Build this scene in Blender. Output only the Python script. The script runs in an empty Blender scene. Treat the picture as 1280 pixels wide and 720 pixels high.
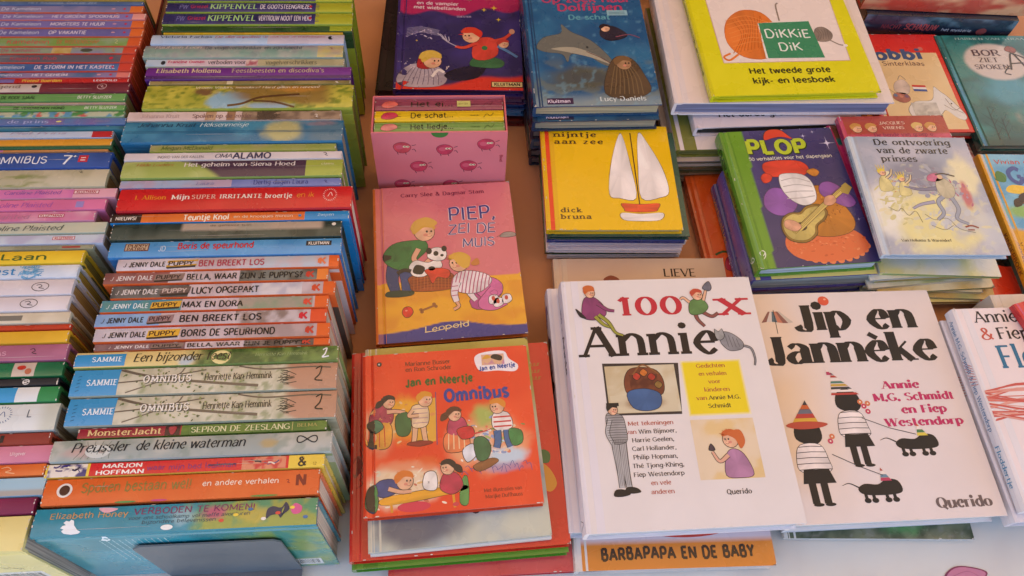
import bpy, math, random
import numpy as np

# ------------------------------------------------------------------ camera, sky, sun, exposure
SC = bpy.context.scene
COL = SC.collection
cam_d = bpy.data.cameras.new('camera')
cam = bpy.data.objects.new('camera', cam_d)
COL.objects.link(cam)
cam_d.sensor_width = 36.0
cam_d.lens = 36.0 * 950 / 1280
cam_d.clip_start = 0.02
cam_d.clip_end = 200
PIT, ROL = math.radians(61), math.radians(6)
F = np.array([0, math.cos(PIT), -math.sin(PIT)]); R0 = np.array([1.0, 0, 0]); U0 = np.array([0, math.sin(PIT), math.cos(PIT)])
# camera rolled six degrees
Rr = math.cos(ROL) * R0 + math.sin(ROL) * U0
Ur = -math.sin(ROL) * R0 + math.cos(ROL) * U0
from mathutils import Matrix, Vector
cam.matrix_world = Matrix(((Rr[0], Ur[0], -F[0], 0), (Rr[1], Ur[1], -F[1], 0), (Rr[2], Ur[2], -F[2], 0.82), (0, 0, 0, 1)))
SC.camera = cam

W = bpy.data.worlds.new('World'); SC.world = W; W.use_nodes = True
nt = W.node_tree; nt.nodes.clear()
sky = nt.nodes.new('ShaderNodeTexSky'); sky.sky_type = 'NISHITA'; sky.sun_disc = False
SUN_EL, SUN_AZ = math.radians(52), math.radians(-28)      # azimuth from +Y towards +X
sky.dust_density = 3.0; sky.ozone_density = 0.8; sky.sun_elevation = SUN_EL; sky.sun_rotation = SUN_AZ
bg = nt.nodes.new('ShaderNodeBackground'); bg.inputs['Strength'].default_value = 0.15
wo = nt.nodes.new('ShaderNodeOutputWorld')
nt.links.new(sky.outputs[0], bg.inputs[0]); nt.links.new(bg.outputs[0], wo.inputs[0])
sun_d = bpy.data.lights.new('sun', 'SUN'); sun_d.energy = 5.0; sun_d.angle = math.radians(0.6); sun_d.color = (1.0, 0.93, 0.82)
sun = bpy.data.objects.new('sun', sun_d); COL.objects.link(sun)
sd = Vector((math.sin(SUN_AZ) * math.cos(SUN_EL), math.cos(SUN_AZ) * math.cos(SUN_EL), math.sin(SUN_EL)))
sun.rotation_euler = sd.to_track_quat('Z', 'Y').to_euler()
SC.view_settings.view_transform = 'Standard'; SC.view_settings.look = 'None'
SC.view_settings.exposure = 1.68; SC.view_settings.gamma = 1.0; SC.view_settings.use_curve_mapping = False

# ------------------------------------------------------------------ colour and noise
def lin(h):
    if not isinstance(h, str): return np.array(h[:3], float)
    h = h.lstrip('#'); c = np.array([int(h[i:i + 2], 16) / 255 for i in (0, 2, 4)])
    return np.where(c <= .04045, c / 12.92, ((c + .055) / 1.055) ** 2.4)
_rng = np.random.RandomState(7)
_perm = _rng.rand(256, 256)
def vnoise(x, y):
    xi = np.floor(x).astype(int); yi = np.floor(y).astype(int); fx = x - xi; fy = y - yi
    fx = fx * fx * (3 - 2 * fx); fy = fy * fy * (3 - 2 * fy)
    g = lambda a, b: _perm[a % 256, b % 256]
    return (g(xi, yi) * (1 - fx) * (1 - fy) + g(xi + 1, yi) * fx * (1 - fy) + g(xi, yi + 1) * (1 - fx) * fy + g(xi + 1, yi + 1) * fx * fy)
def fbm(x, y, s=1.0, o=3, seed=0):
    v = 0; a = 1; t = 0
    for k in range(o):
        v = v + a * vnoise(x / s * 2 ** k + 17.3 * k + seed * 5.1, y / s * 2 ** k + 9.7 * k + seed * 3.3); t += a; a *= .5
    return v / t
def sm(a, b, x):
    t = np.clip((x - a) / (b - a), 0, 1); return t * t * (3 - 2 * t)
def mixc(a, b, t):
    t = np.asarray(t)[..., None]; return lin(a) * (1 - t) + lin(b) * t
def blend(c, h, t):                                  # c array (n,3)
    t = np.asarray(t)[..., None]; return c * (1 - t) + lin(h) * t
def flat(h):
    def f(x, y): return np.tile(lin(h), (x.shape[0], 1))
    return f
def noisy(a, b, s=20, seed=0, lo=.3, hi=.7):
    def f(x, y): return mixc(a, b, sm(lo, hi, fbm(x, y, s, 3, seed)))
    return f
def blot(x, y, cx, cy, rx, ry, soft=.35, rag=0.0, seed=0):    # soft mask of one painted patch
    d = np.sqrt(((x - cx) / rx) ** 2 + ((y - cy) / ry) ** 2)
    if rag: d = d + rag * (fbm(x, y, max(rx, ry) * .35, 3, seed) - .5)
    return 1 - sm(1 - soft, 1 + soft * .3, d)

# ------------------------------------------------------------------ materials
def mat(name, rough=.4, coat=0.0, spec=.5, var=.03, bump=0.0, bscale=400, kind='print'):
    m = bpy.data.materials.new(name); m.use_nodes = True; n = m.node_tree; b = n.nodes['Principled BSDF']
    at = n.nodes.new('ShaderNodeAttribute'); at.attribute_name = 'ink'
    tc = n.nodes.new('ShaderNodeTexCoord')
    nz = n.nodes.new('ShaderNodeTexNoise'); nz.inputs['Scale'].default_value = 24; nz.inputs['Detail'].default_value = 4
    n.links.new(tc.outputs['Object'], nz.inputs['Vector'])
    mr = n.nodes.new('ShaderNodeMapRange'); mr.inputs['From Min'].default_value = .3; mr.inputs['From Max'].default_value = .7
    mr.inputs['To Min'].default_value = 1 - var; mr.inputs['To Max'].default_value = 1 + var * .6
    n.links.new(nz.outputs['Fac'], mr.inputs['Value'])
    mx = n.nodes.new('ShaderNodeMix'); mx.data_type = 'RGBA'; mx.blend_type = 'MULTIPLY'; mx.inputs['Factor'].default_value = 1
    n.links.new(at.outputs['Color'], mx.inputs['A']); n.links.new(mr.outputs['Result'], mx.inputs['B'])
    last = mx.outputs['Result']
    if kind == 'paper':                               # edges of pages: fine dark and light leaves across the thickness
        mp = n.nodes.new('ShaderNodeMapping'); mp.inputs['Scale'].default_value = (6, 6, 1100)
        n.links.new(tc.outputs['Object'], mp.inputs['Vector'])
        n2 = n.nodes.new('ShaderNodeTexNoise'); n2.inputs['Scale'].default_value = 1; n2.inputs['Detail'].default_value = 3
        n.links.new(mp.outputs['Vector'], n2.inputs['Vector'])
        m2 = n.nodes.new('ShaderNodeMapRange'); m2.inputs['From Min'].default_value = .35; m2.inputs['From Max'].default_value = .65
        m2.inputs['To Min'].default_value = .48; m2.inputs['To Max'].default_value = 1.08
        n.links.new(n2.outputs['Fac'], m2.inputs['Value'])
        mx2 = n.nodes.new('ShaderNodeMix'); mx2.data_type = 'RGBA'; mx2.blend_type = 'MULTIPLY'; mx2.inputs['Factor'].default_value = 1
        n.links.new(last, mx2.inputs['A']); n.links.new(m2.outputs['Result'], mx2.inputs['B']); last = mx2.outputs['Result']
        bp = n.nodes.new('ShaderNodeBump'); bp.inputs['Strength'].default_value = .5; bp.inputs['Distance'].default_value = .0006
        n.links.new(n2.outputs['Fac'], bp.inputs['Height']); n.links.new(bp.outputs['Normal'], b.inputs['Normal'])
    elif bump:
        n3 = n.nodes.new('ShaderNodeTexNoise'); n3.inputs['Scale'].default_value = 12; n3.inputs['Detail'].default_value = 5
        n.links.new(tc.outputs['Object'], n3.inputs['Vector'])
        bp = n.nodes.new('ShaderNodeBump'); bp.inputs['Strength'].default_value = bump; bp.inputs['Distance'].default_value = .002
        n.links.new(n3.outputs['Fac'], bp.inputs['Height']); n.links.new(bp.outputs['Normal'], b.inputs['Normal'])
    n.links.new(last, b.inputs['Base Color'])
    r2 = n.nodes.new('ShaderNodeMapRange'); r2.inputs['From Min'].default_value = .3; r2.inputs['From Max'].default_value = .7
    r2.inputs['To Min'].default_value = max(rough - .06, .05); r2.inputs['To Max'].default_value = rough + .1
    n.links.new(nz.outputs['Fac'], r2.inputs['Value']); n.links.new(r2.outputs['Result'], b.inputs['Roughness'])
    b.inputs['Specular IOR Level'].default_value = spec; b.inputs['Coat Weight'].default_value = coat; b.inputs['Coat Roughness'].default_value = .12
    return m
M_GLOSS = mat('glossy_laminated_card', .26, .45, .5, .03, .22)
M_SATIN = mat('satin_card', .45, 0, .45, .03, .18)
M_MATTE = mat('matt_card', .62, 0, .35, .035, .06)
M_PAPER = mat('page_edges', .85, 0, .2, .05, kind='paper')

# ------------------------------------------------------------------ mesh builder (millimetres in, metres out)
EPS = .045
class MB:
    def __init__(s): s.v = []; s.f = []; s.c = []; s.n = 0
    def add(s, pts, faces, cols):                     # cols: per point (n,3)
        pts = np.asarray(pts, float); s.v.append(pts); b = s.n
        for f in faces: s.f.append([i + b for i in f])
        s.c.append(np.asarray(cols, float)); s.n += len(pts)
    def build(s, name, m, parent=None, smooth=False):
        v = np.concatenate(s.v) * .001; c = np.concatenate(s.c)
        me = bpy.data.meshes.new(name); me.from_pydata(v.tolist(), [], s.f)
        li = np.zeros(len(me.loops), dtype=np.int32); me.loops.foreach_get('vertex_index', li)
        ca = me.color_attributes.new('ink', 'FLOAT_COLOR', 'CORNER')
        cc = np.ones((len(li), 4), np.float32); cc[:, :3] = c[li]; ca.data.foreach_set('color', cc.ravel())
        me.materials.append(m)
        if smooth: me.polygons.foreach_set('use_smooth', [True] * len(me.polygons))
        o = bpy.data.objects.new(name, me); COL.objects.link(o)
        if parent is not None: o.parent = parent
        return o
def box(mb, x0, y0, z0, x1, y1, z1, h):
    p = [(x, y, z) for z in (z0, z1) for y in (y0, y1) for x in (x0, x1)]
    mb.add(p, [(0, 2, 3, 1), (4, 5, 7, 6), (0, 1, 5, 4), (2, 6, 7, 3), (0, 4, 6, 2), (1, 3, 7, 5)], np.tile(lin(h), (8, 1)))

# ------------------------------------------------------------------ a skeleton alphabet: every letter is a few pen strokes
G = {
'a': (4.4, 'C .5,4 2,5 3.5,4.1 3.6,2.6;P 3.6,3.2 3.6,0;C 3.6,2.9 1.7,2.8 .4,1.4 1.6,.05 3.6,1.2'),
'b': (4.7, 'P .6,7.5 .6,0;C .6,3.6 2.4,5 4.2,2.5 2.4,0 .6,1.4'),
'c': (3.9, 'C 3.6,4.1 2.1,5 .4,2.5 2.1,0 3.7,.9'),
'd': (4.7, 'P 4.1,7.5 4.1,0;C 4.1,3.6 2.3,5 .5,2.5 2.3,0 4.1,1.4'),
'e': (4.2, 'P .6,2.7 3.8,2.7;C 3.8,2.7 3.3,4.7 2.1,5 .4,2.5 2.2,0 3.8,1'),
'f': (2.9, 'C 3.1,7.1 2,7.5 1.2,6.3 1.2,4.5;P 1.2,5.5 1.2,0;P .1,4.8 2.7,4.8'),
'g': (4.6, 'C 4,3.6 2.3,5 .5,2.6 2.3,.3 4,1.7;P 4,5 4,.2;C 4,.4 3.7,-1.8 2.1,-2.2 .5,-1.5'),
'h': (4.7, 'P .6,7.5 .6,0;C .6,3.4 2.3,5 3.8,4.2 4.1,2.4;P 4.1,3 4.1,0'),
'i': (1.7, 'P .85,5 .85,0;D .85,6.8'),
'j': (1.8, 'P 1.2,5 1.2,-.6;C 1.2,-.4 .9,-1.9 -.4,-2.1;D 1.2,6.8'),
'k': (4.1, 'P .6,7.5 .6,0;P .6,2 3.6,4.9;P 1.7,2.9 3.9,0'),
'l': (1.7, 'P .85,7.5 .85,0'),
'm': (7.1, 'P .6,5 .6,0;C .6,3.6 2,5 3.3,4 3.5,2.4;P 3.5,3 3.5,0;C 3.5,3.6 5,5 6.2,4 6.4,2.4;P 6.4,3 6.4,0'),
'n': (4.7, 'P .6,5 .6,0;C .6,3.4 2.3,5 3.8,4.2 4.1,2.4;P 4.1,3 4.1,0'),
'o': (4.6, 'O 2.3,2.5 1.85,2.45'),
'p': (4.7, 'P .6,5 .6,-2.2;C .6,3.6 2.4,5 4.2,2.5 2.4,0 .6,1.4'),
'q': (4.7, 'P 4.1,5 4.1,-2.2;C 4.1,3.6 2.3,5 .5,2.5 2.3,0 4.1,1.4'),
'r': (3.1, 'P .6,5 .6,0;C .6,3 1.3,4.5 3,4.7'),
's': (3.5, 'C 3.1,4.3 1.9,5 .6,4.2 .9,3 2.6,2.2 3.1,1 1.8,0 .3,.7'),
't': (2.9, 'P 1.2,6.6 1.2,1.2;C 1.2,1.5 1.5,.1 2.8,.3;P .1,4.8 2.7,4.8'),
'u': (4.7, 'P .6,5 .6,2;C .6,2.6 .9,.2 2.3,0 4.1,1.5;P 4.1,5 4.1,0'),
'v': (4.1, 'P .2,5 2.05,0;P 2.05,0 3.9,5'),
'w': (6.1, 'P .2,5 1.6,0;P 1.6,0 3.05,5;P 3.05,5 4.5,0;P 4.5,0 5.9,5'),
'x': (4, 'P .3,5 3.7,0;P 3.7,5 .3,0'),
'y': (4.1, 'P .2,5 2.1,.3;P 3.9,5 1.3,-2.2'),
'z': (3.8, 'P .3,4.8 3.5,4.8;P 3.5,4.8 .3,.2;P .3,.2 3.5,.2'),
'A': (5.8, 'P .2,0 2.9,7;P 2.9,7 5.6,0;P 1.3,2.5 4.5,2.5'),
'B': (5.1, 'P .7,7 .7,0;C .7,6.9 3.5,6.9 3.8,5.3 3.2,3.8 .7,3.7;C .7,3.7 3.8,3.7 4.5,1.9 3.6,.1 .7,.1'),
'C': (5.4, 'C 5,5.8 3.2,7 .5,5 .5,2 3.2,0 5,1.2'),
'D': (5.7, 'P .7,7 .7,0;C .7,6.9 3.6,6.9 5.2,3.5 3.6,.1 .7,.1'),
'E': (4.5, 'P .7,7 .7,0;P .7,6.8 4.1,6.8;P .7,3.6 3.6,3.6;P .7,.2 4.2,.2'),
'F': (4.2, 'P .7,7 .7,0;P .7,6.8 4,6.8;P .7,3.6 3.4,3.6'),
'G': (5.8, 'C 5.1,5.9 3.2,7 .5,5 .5,2 3.2,0 5.2,1.3;P 5.2,3 5.2,.7;P 3.5,3 5.3,3'),
'H': (5.8, 'P .7,7 .7,0;P 5.1,7 5.1,0;P .7,3.6 5.1,3.6'),
'I': (2, 'P 1,7 1,0'),
'J': (3.6, 'P 2.8,7 2.8,1.8;C 2.8,2.2 2.4,0 .9,.1 .2,1.3'),
'K': (5.2, 'P .7,7 .7,0;P .8,2.8 4.7,7;P 1.9,4 5,0'),
'L': (4.3, 'P .7,7 .7,0;P .7,.2 4.1,.2'),
'M': (7, 'P .7,7 .7,0;P .7,7 3.5,1;P 3.5,1 6.3,7;P 6.3,7 6.3,0'),
'N': (5.9, 'P .7,7 .7,0;P .7,7 5.2,0;P 5.2,7 5.2,0'),
'O': (6.2, 'O 3.1,3.5 2.6,3.5'),
'P': (4.9, 'P .7,7 .7,0;C .7,6.9 3.6,6.9 4.5,5.1 3.6,3.2 .7,3.2'),
'Q': (6.2, 'O 3.1,3.5 2.6,3.5;P 3.4,1.6 5.9,-.9'),
'R': (5.2, 'P .7,7 .7,0;C .7,6.9 3.5,6.9 4.3,5.2 3.5,3.5 .7,3.5;P 2.4,3.5 5,0'),
'S': (4.7, 'C 4.2,6 2.5,7 .6,6 .8,4.5 3.6,3.2 4.3,1.5 2.4,0 .4,1.2'),
'T': (5, 'P 2.5,7 2.5,0;P .2,6.8 4.8,6.8'),
'U': (5.7, 'P .7,7 .7,2.2;C .7,2.8 1.2,.3 2.85,0 4.5,.3 5,2.8;P 5,7 5,2.2'),
'V': (5.5, 'P .2,7 2.75,0;P 2.75,0 5.3,7'),
'W': (8, 'P .2,7 2.1,0;P 2.1,0 4,7;P 4,7 5.9,0;P 5.9,0 7.8,7'),
'X': (5.3, 'P .4,7 4.9,0;P 4.9,7 .4,0'),
'Y': (5.1, 'P .2,7 2.55,3.4;P 4.9,7 2.55,3.4;P 2.55,3.6 2.55,0'),
'Z': (4.9, 'P .4,6.8 4.5,6.8;P 4.5,6.8 .4,.2;P .4,.2 4.6,.2'),
'0': (4.7, 'O 2.35,3.5 1.85,3.5'), '1': (3.2, 'P 1.9,7 1.9,0;P .5,5.6 1.9,7'),
'2': (4.5, 'C .5,5.5 2.2,7 4,5.4 2.8,3 .4,.3;P .4,.2 4.2,.2'), '3': (4.4, 'C .5,6.4 2.6,7 3.9,5.4 2,3.8;C 2,3.8 4.2,2.6 3.2,.2 .4,.6'),
'7': (4.3, 'P .3,6.8 4,6.8;P 4,6.8 1.4,0'), '9': (4.6, 'C 4.1,5 2.3,3 .5,5 2.3,7 4.1,5 3.6,2 1.6,0'),
'5': (4.4, 'P .9,6.8 3.9,6.8;P .9,6.8 .8,4;C .8,4 2.5,4.6 4.1,2.4 2.4,0 .4,.8'),
'.': (1.6, 'D .8,.45'), ',': (1.6, 'D .8,.45;P .9,.3 .4,-1.2'), '-': (2.9, 'P .4,2.6 2.5,2.6'), '!': (1.8, 'P .9,7 .9,2;D .9,.45'),
'?': (4, 'C .5,5.8 2,7 3.5,5.4 2,3.5 2,2;D 2,.45'), "'": (1.4, 'P .7,7.2 .5,5.4'), '+': (4.4, 'P .5,3 3.9,3;P 2.2,4.7 2.2,1.3'),
'&': (6, 'C 5.4,3.4 4,.4 1.6,0 .6,1.8 3.6,5 2.6,6.9 1.4,5.4 5.6,0'), '*': (3, 'D 1.5,3.5'),
'(': (2, 'C 1.7,7.4 .5,3.3 1.7,-1'), ')': (2, 'C .3,7.4 1.5,3.3 .3,-1'), 'è': (4.2, 'P .6,2.7 3.8,2.7;C 3.8,2.7 3.3,4.7 2.1,5 .4,2.5 2.2,0 3.8,1;P 1.2,7.2 2.8,5.9'),
'é': (4.2, 'P .6,2.7 3.8,2.7;C 3.8,2.7 3.3,4.7 2.1,5 .4,2.5 2.2,0 3.8,1;P 3.2,7.2 1.6,5.9'),
}
# style: (thick stem, thin stroke, serif half width, slant, extra spacing, jitter)
ST = {'sans': (.85, .75, 0, 0, .5, 0), 'bold': (1.45, 1.2, 0, 0, .75, 0), 'light': (.5, .45, 0, 0, .5, 0),
      'serif': (1.12, .55, .8, 0, .55, 0), 'sbold': (1.35, .6, 1.0, 0, .95, 0), 'ital': (.95, .5, 0, .2, .3, 0), 'serit': (1.1, .5, .55, .2, .4, 0),
      'slab': (1.35, .8, 1.35, 0, 1.9, 0), 'didone': (2.1, .36, 1.2, 0, 1.0, 0), 'hand': (.75, .7, 0, .08, .5, .28), 'chunk': (1.9, 1.75, 0, 0, 1.2, .22),
      'handb': (.95, .9, 0, .0, .7, .22)}
def catmull(p, closed=False, k=5):
    p = np.array(p, float); n = len(p); out = []
    if n < 3 and not closed: return p
    rng = range(n if closed else n - 1)
    for i in rng:
        g = lambda j: p[j % n] if closed else (p[j] if 0 <= j < n else (2 * p[0] - p[1] if j < 0 else 2 * p[-1] - p[-2]))
        a, b, c, d = g(i - 1), g(i), g(i + 1), g(i + 2)
        for t in np.arange(k) / k:
            out.append(.5 * (2 * b + (c - a) * t + (2 * a - 5 * b + 4 * c - d) * t * t + (3 * b - a - 3 * c + d) * t ** 3))
    if not closed: out.append(p[-1])
    return np.array(out)

class Pen:
    """prints on one face of a book: mp maps (a, b, layer height in mm) arrays to x, y, z"""
    def __init__(s, mb, mp, lift=0): s.mb = mb; s.mp = mp; s.rnd = random.Random(3); s.lift = lift; s.rs = 3 if lift else 12
    def pts(s, P, l): P = np.asarray(P, float); return np.stack(s.mp(P[:, 0], P[:, 1], np.broadcast_to(np.asarray(l, float), (len(P),)) * EPS), 1)
    def grid(s, x0, y0, x1, y1, step, fn, l=1):
        nx = max(1, int(math.ceil((x1 - x0) / step))); ny = max(1, int(math.ceil((y1 - y0) / step)))
        xs = np.linspace(x0, x1, nx + 1); ys = np.linspace(y0, y1, ny + 1)
        X, Y = np.meshgrid(xs, ys); X = X.ravel(); Y = Y.ravel(); w = nx + 1
        fs = [(j * w + i, j * w + i + 1, (j + 1) * w + i + 1, (j + 1) * w + i) for j in range(ny) for i in range(nx)]
        s.mb.add(s.pts(np.stack([X, Y], 1), l), fs, np.clip(fn(X, Y), 0, 1))
    def poly(s, P, col, l=3):
        l = l + s.lift; s.mb.add(s.pts(P, l), [tuple(range(len(P)))], np.tile(lin(col), (len(P), 1)))
    def blob(s, P, col, l=3, k=4): s.poly(catmull(P, True, k), col, l)
    def rect(s, x0, y0, x1, y1, col, l=3): s.grid(x0, y0, x1, y1, s.rs, flat(col), l)
    def ell(s, cx, cy, rx, ry=None, col='#000000', l=3, n=18, rot=0):
        ry = rx if ry is None else ry; t = np.arange(n) / n * 2 * math.pi; c, q = math.cos(rot), math.sin(rot)
        x = rx * np.cos(t); y = ry * np.sin(t); s.poly(np.stack([cx + x * c - y * q, cy + x * q + y * c], 1), col, l)
    def fan(s, P, col, l=3):
        """brushed fill: colour wanders a little between the middle and the rim"""
        P = np.asarray(P, float); cc = P.mean(0); d = P - cc; e = np.roll(d, -1, 0); cr = d[:, 0] * e[:, 1] - d[:, 1] * e[:, 0]
        if not (np.all(cr > 0) or np.all(cr < 0)): return s.poly(P, col, l)
        n = len(P); base = lin(col); mid = cc + d * .55; Q = np.concatenate([[cc], mid, P]); k = s.rnd.uniform(0, 6)
        w = 1 + .13 * np.sin(np.arange(n) / n * 12.6 + k) + np.array([s.rnd.uniform(-.1, .1) for _ in range(n)])
        C = np.concatenate([[base], np.clip(base[None] * (1.02 + (w[:, None] - 1) * .8), 0, 1), np.clip(base[None] * (w[:, None] - .03), 0, 1)])
        s.mb.add(s.pts(Q, l + s.lift), [(0, 1 + i, 1 + (i + 1) % n) for i in range(n)] + [(1 + i, 1 + n + i, 1 + n + (i + 1) % n, 1 + (i + 1) % n) for i in range(n)], C)
    def stroke(s, P, hw, col, l=3, rise=.25):          # P (n,2), hw (n,) half widths
        P = np.asarray(P, float); d = np.gradient(P, axis=0); n_ = np.maximum(np.hypot(d[:, 0], d[:, 1]), 1e-9)
        nx, ny = -d[:, 1] / n_, d[:, 0] / n_
        hw = np.broadcast_to(hw, (len(P),)); A = P + np.stack([nx, ny], 1) * hw[:, None]; B = P - np.stack([nx, ny], 1) * hw[:, None]
        L = l + np.linspace(0, rise, len(P)); k = len(P)
        pa = s.pts(A, L); pb = s.pts(B, L)
        s.mb.add(np.concatenate([pa, pb]), [(i, i + k, i + k + 1, i + 1) for i in range(k - 1)], np.tile(lin(col), (2 * k, 1)))
    def line(s, P, w, col, l=3, smooth=True, w1=None):
        P = catmull(P) if smooth and len(P) > 2 else np.array(P, float)
        if len(P) == 2: P = np.array([P[0], (P[0] + P[1]) / 2, P[1]])
        s.stroke(P, np.linspace(w, w if w1 is None else w1, len(P)) / 2, col, l)
    def text(s, x, y, t, cap, col, style='sans', width=None, l=5, rot=0, align='l', k=4, mono=None):
        th, tn, sf, sl, sp, jit = ST[style]; sc = cap / 7.0
        adv = [(2.6 if c == ' ' else G.get(c, G['o'])[0]) + sp for c in t]; tot = sum(adv) - sp
        sx = sc if width is None else width / tot
        if align == 'c': x0 = -tot * sx / 2
        elif align == 'r': x0 = -tot * sx
        else: x0 = 0
        cr, sr = math.cos(rot), math.sin(rot); jx = s.rnd
        def T(P):
            P = np.asarray(P, float); u = x0 + (cx + P[:, 0] + sl * P[:, 1]) * sx; v = P[:, 1] * sc + dy
            return np.stack([x + u * cr - v * sr, y + u * sr + v * cr], 1)
        cx = 0
        for c, a in zip(t, adv):
            dy = jx.uniform(-jit, jit) * sc * 1.6 if jit else 0
            if c != ' ':
                lay = l
                for stq in G.get(c, G['o'])[1].split(';'):
                    kind = stq[0]; pp = [tuple(map(float, q.split(','))) for q in stq[2:].split()]
                    if jit: pp = [(px + jx.uniform(-jit, jit) * .5, py + jx.uniform(-jit, jit) * .5) for px, py in pp]
                    lay += .3
                    if kind == 'D':
                        r = th * .58; t8 = np.arange(8) / 8 * 2 * math.pi
                        s.poly(T(np.stack([pp[0][0] + r * np.cos(t8), pp[0][1] + r * np.sin(t8)], 1)), col, lay); continue
                    if kind == 'O':
                        t8 = np.linspace(0, 2 * math.pi, 21 if cap > 4 else 13); P = np.stack([pp[0][0] + (pp[1][0] - 0) * np.cos(t8), pp[0][1] + (pp[1][1] - .15) * np.sin(t8)], 1)
                    elif kind == 'C': P = catmull(pp, False, k if cap > 3 else 3)
                    else: P = np.array([pp[0], ((pp[0][0] + pp[1][0]) / 2, (pp[0][1] + pp[1][1]) / 2), pp[1]])
                    d = np.gradient(P, axis=0); ln = np.maximum(np.hypot(d[:, 0], d[:, 1]), 1e-9); q = np.abs(d[:, 1]) / ln
                    if kind == 'P' and style in ('serif', 'sbold', 'didone') and c in 'AVWXMNvwxyk' and abs(P[-1][0] - P[0][0]) > .5:
                        q = q * (1.0 if (P[-1][0] - P[0][0]) * (P[-1][1] - P[0][1]) < 0 else .25)
                    hw = (tn + (th - tn) * q ** 1.6) / 2
                    if kind == 'O': d = np.stack([-np.sin(t8) * pp[1][0], np.cos(t8) * pp[1][1]], 1); ln = np.hypot(d[:, 0], d[:, 1])
                    nn = np.stack([-d[:, 1], d[:, 0]], 1) / ln[:, None]
                    A = T(P + nn * hw[:, None]); B = T(P - nn * hw[:, None]); K = len(P); L = lay + np.linspace(0, .25, K)
                    s.mb.add(np.concatenate([s.pts(A, L), s.pts(B, L)]), [(i, i + K, i + K + 1, i + 1) for i in range(K - 1)], np.tile(lin(col), (2 * K, 1)))
                    if sf and kind == 'P' and abs(P[-1][1] - P[0][1]) > 1.4:
                        for e in (P[0], P[-1]):
                            if min(abs(e[1] - q_) for q_ in (0, 5, 7, 7.5, -2.2)) < .05 and not (c == 't' and e[1] > 5) and not (c in 'bdhnmpqru' and e[1] in (5, 7.5) and False):
                                if e[1] > 3: yy0, yy1 = e[1] - tn, e[1]
                                else: yy0, yy1 = e[1], e[1] + tn
                                xl, xr = e[0] - sf, e[0] + sf
                                if c in 'bhklnmpruij' and e[1] in (5, 7.5): xr = e[0] + th / 2
                                if c in 'du' and e[1] in (5, 7.5): xr = e[0] + th / 2
                                lay += .05
                                s.poly(T([(xl, yy0), (xr, yy0), (xr, yy1), (xl, yy1)]), col, lay + .3)
            cx += a
        return tot * sx

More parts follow.
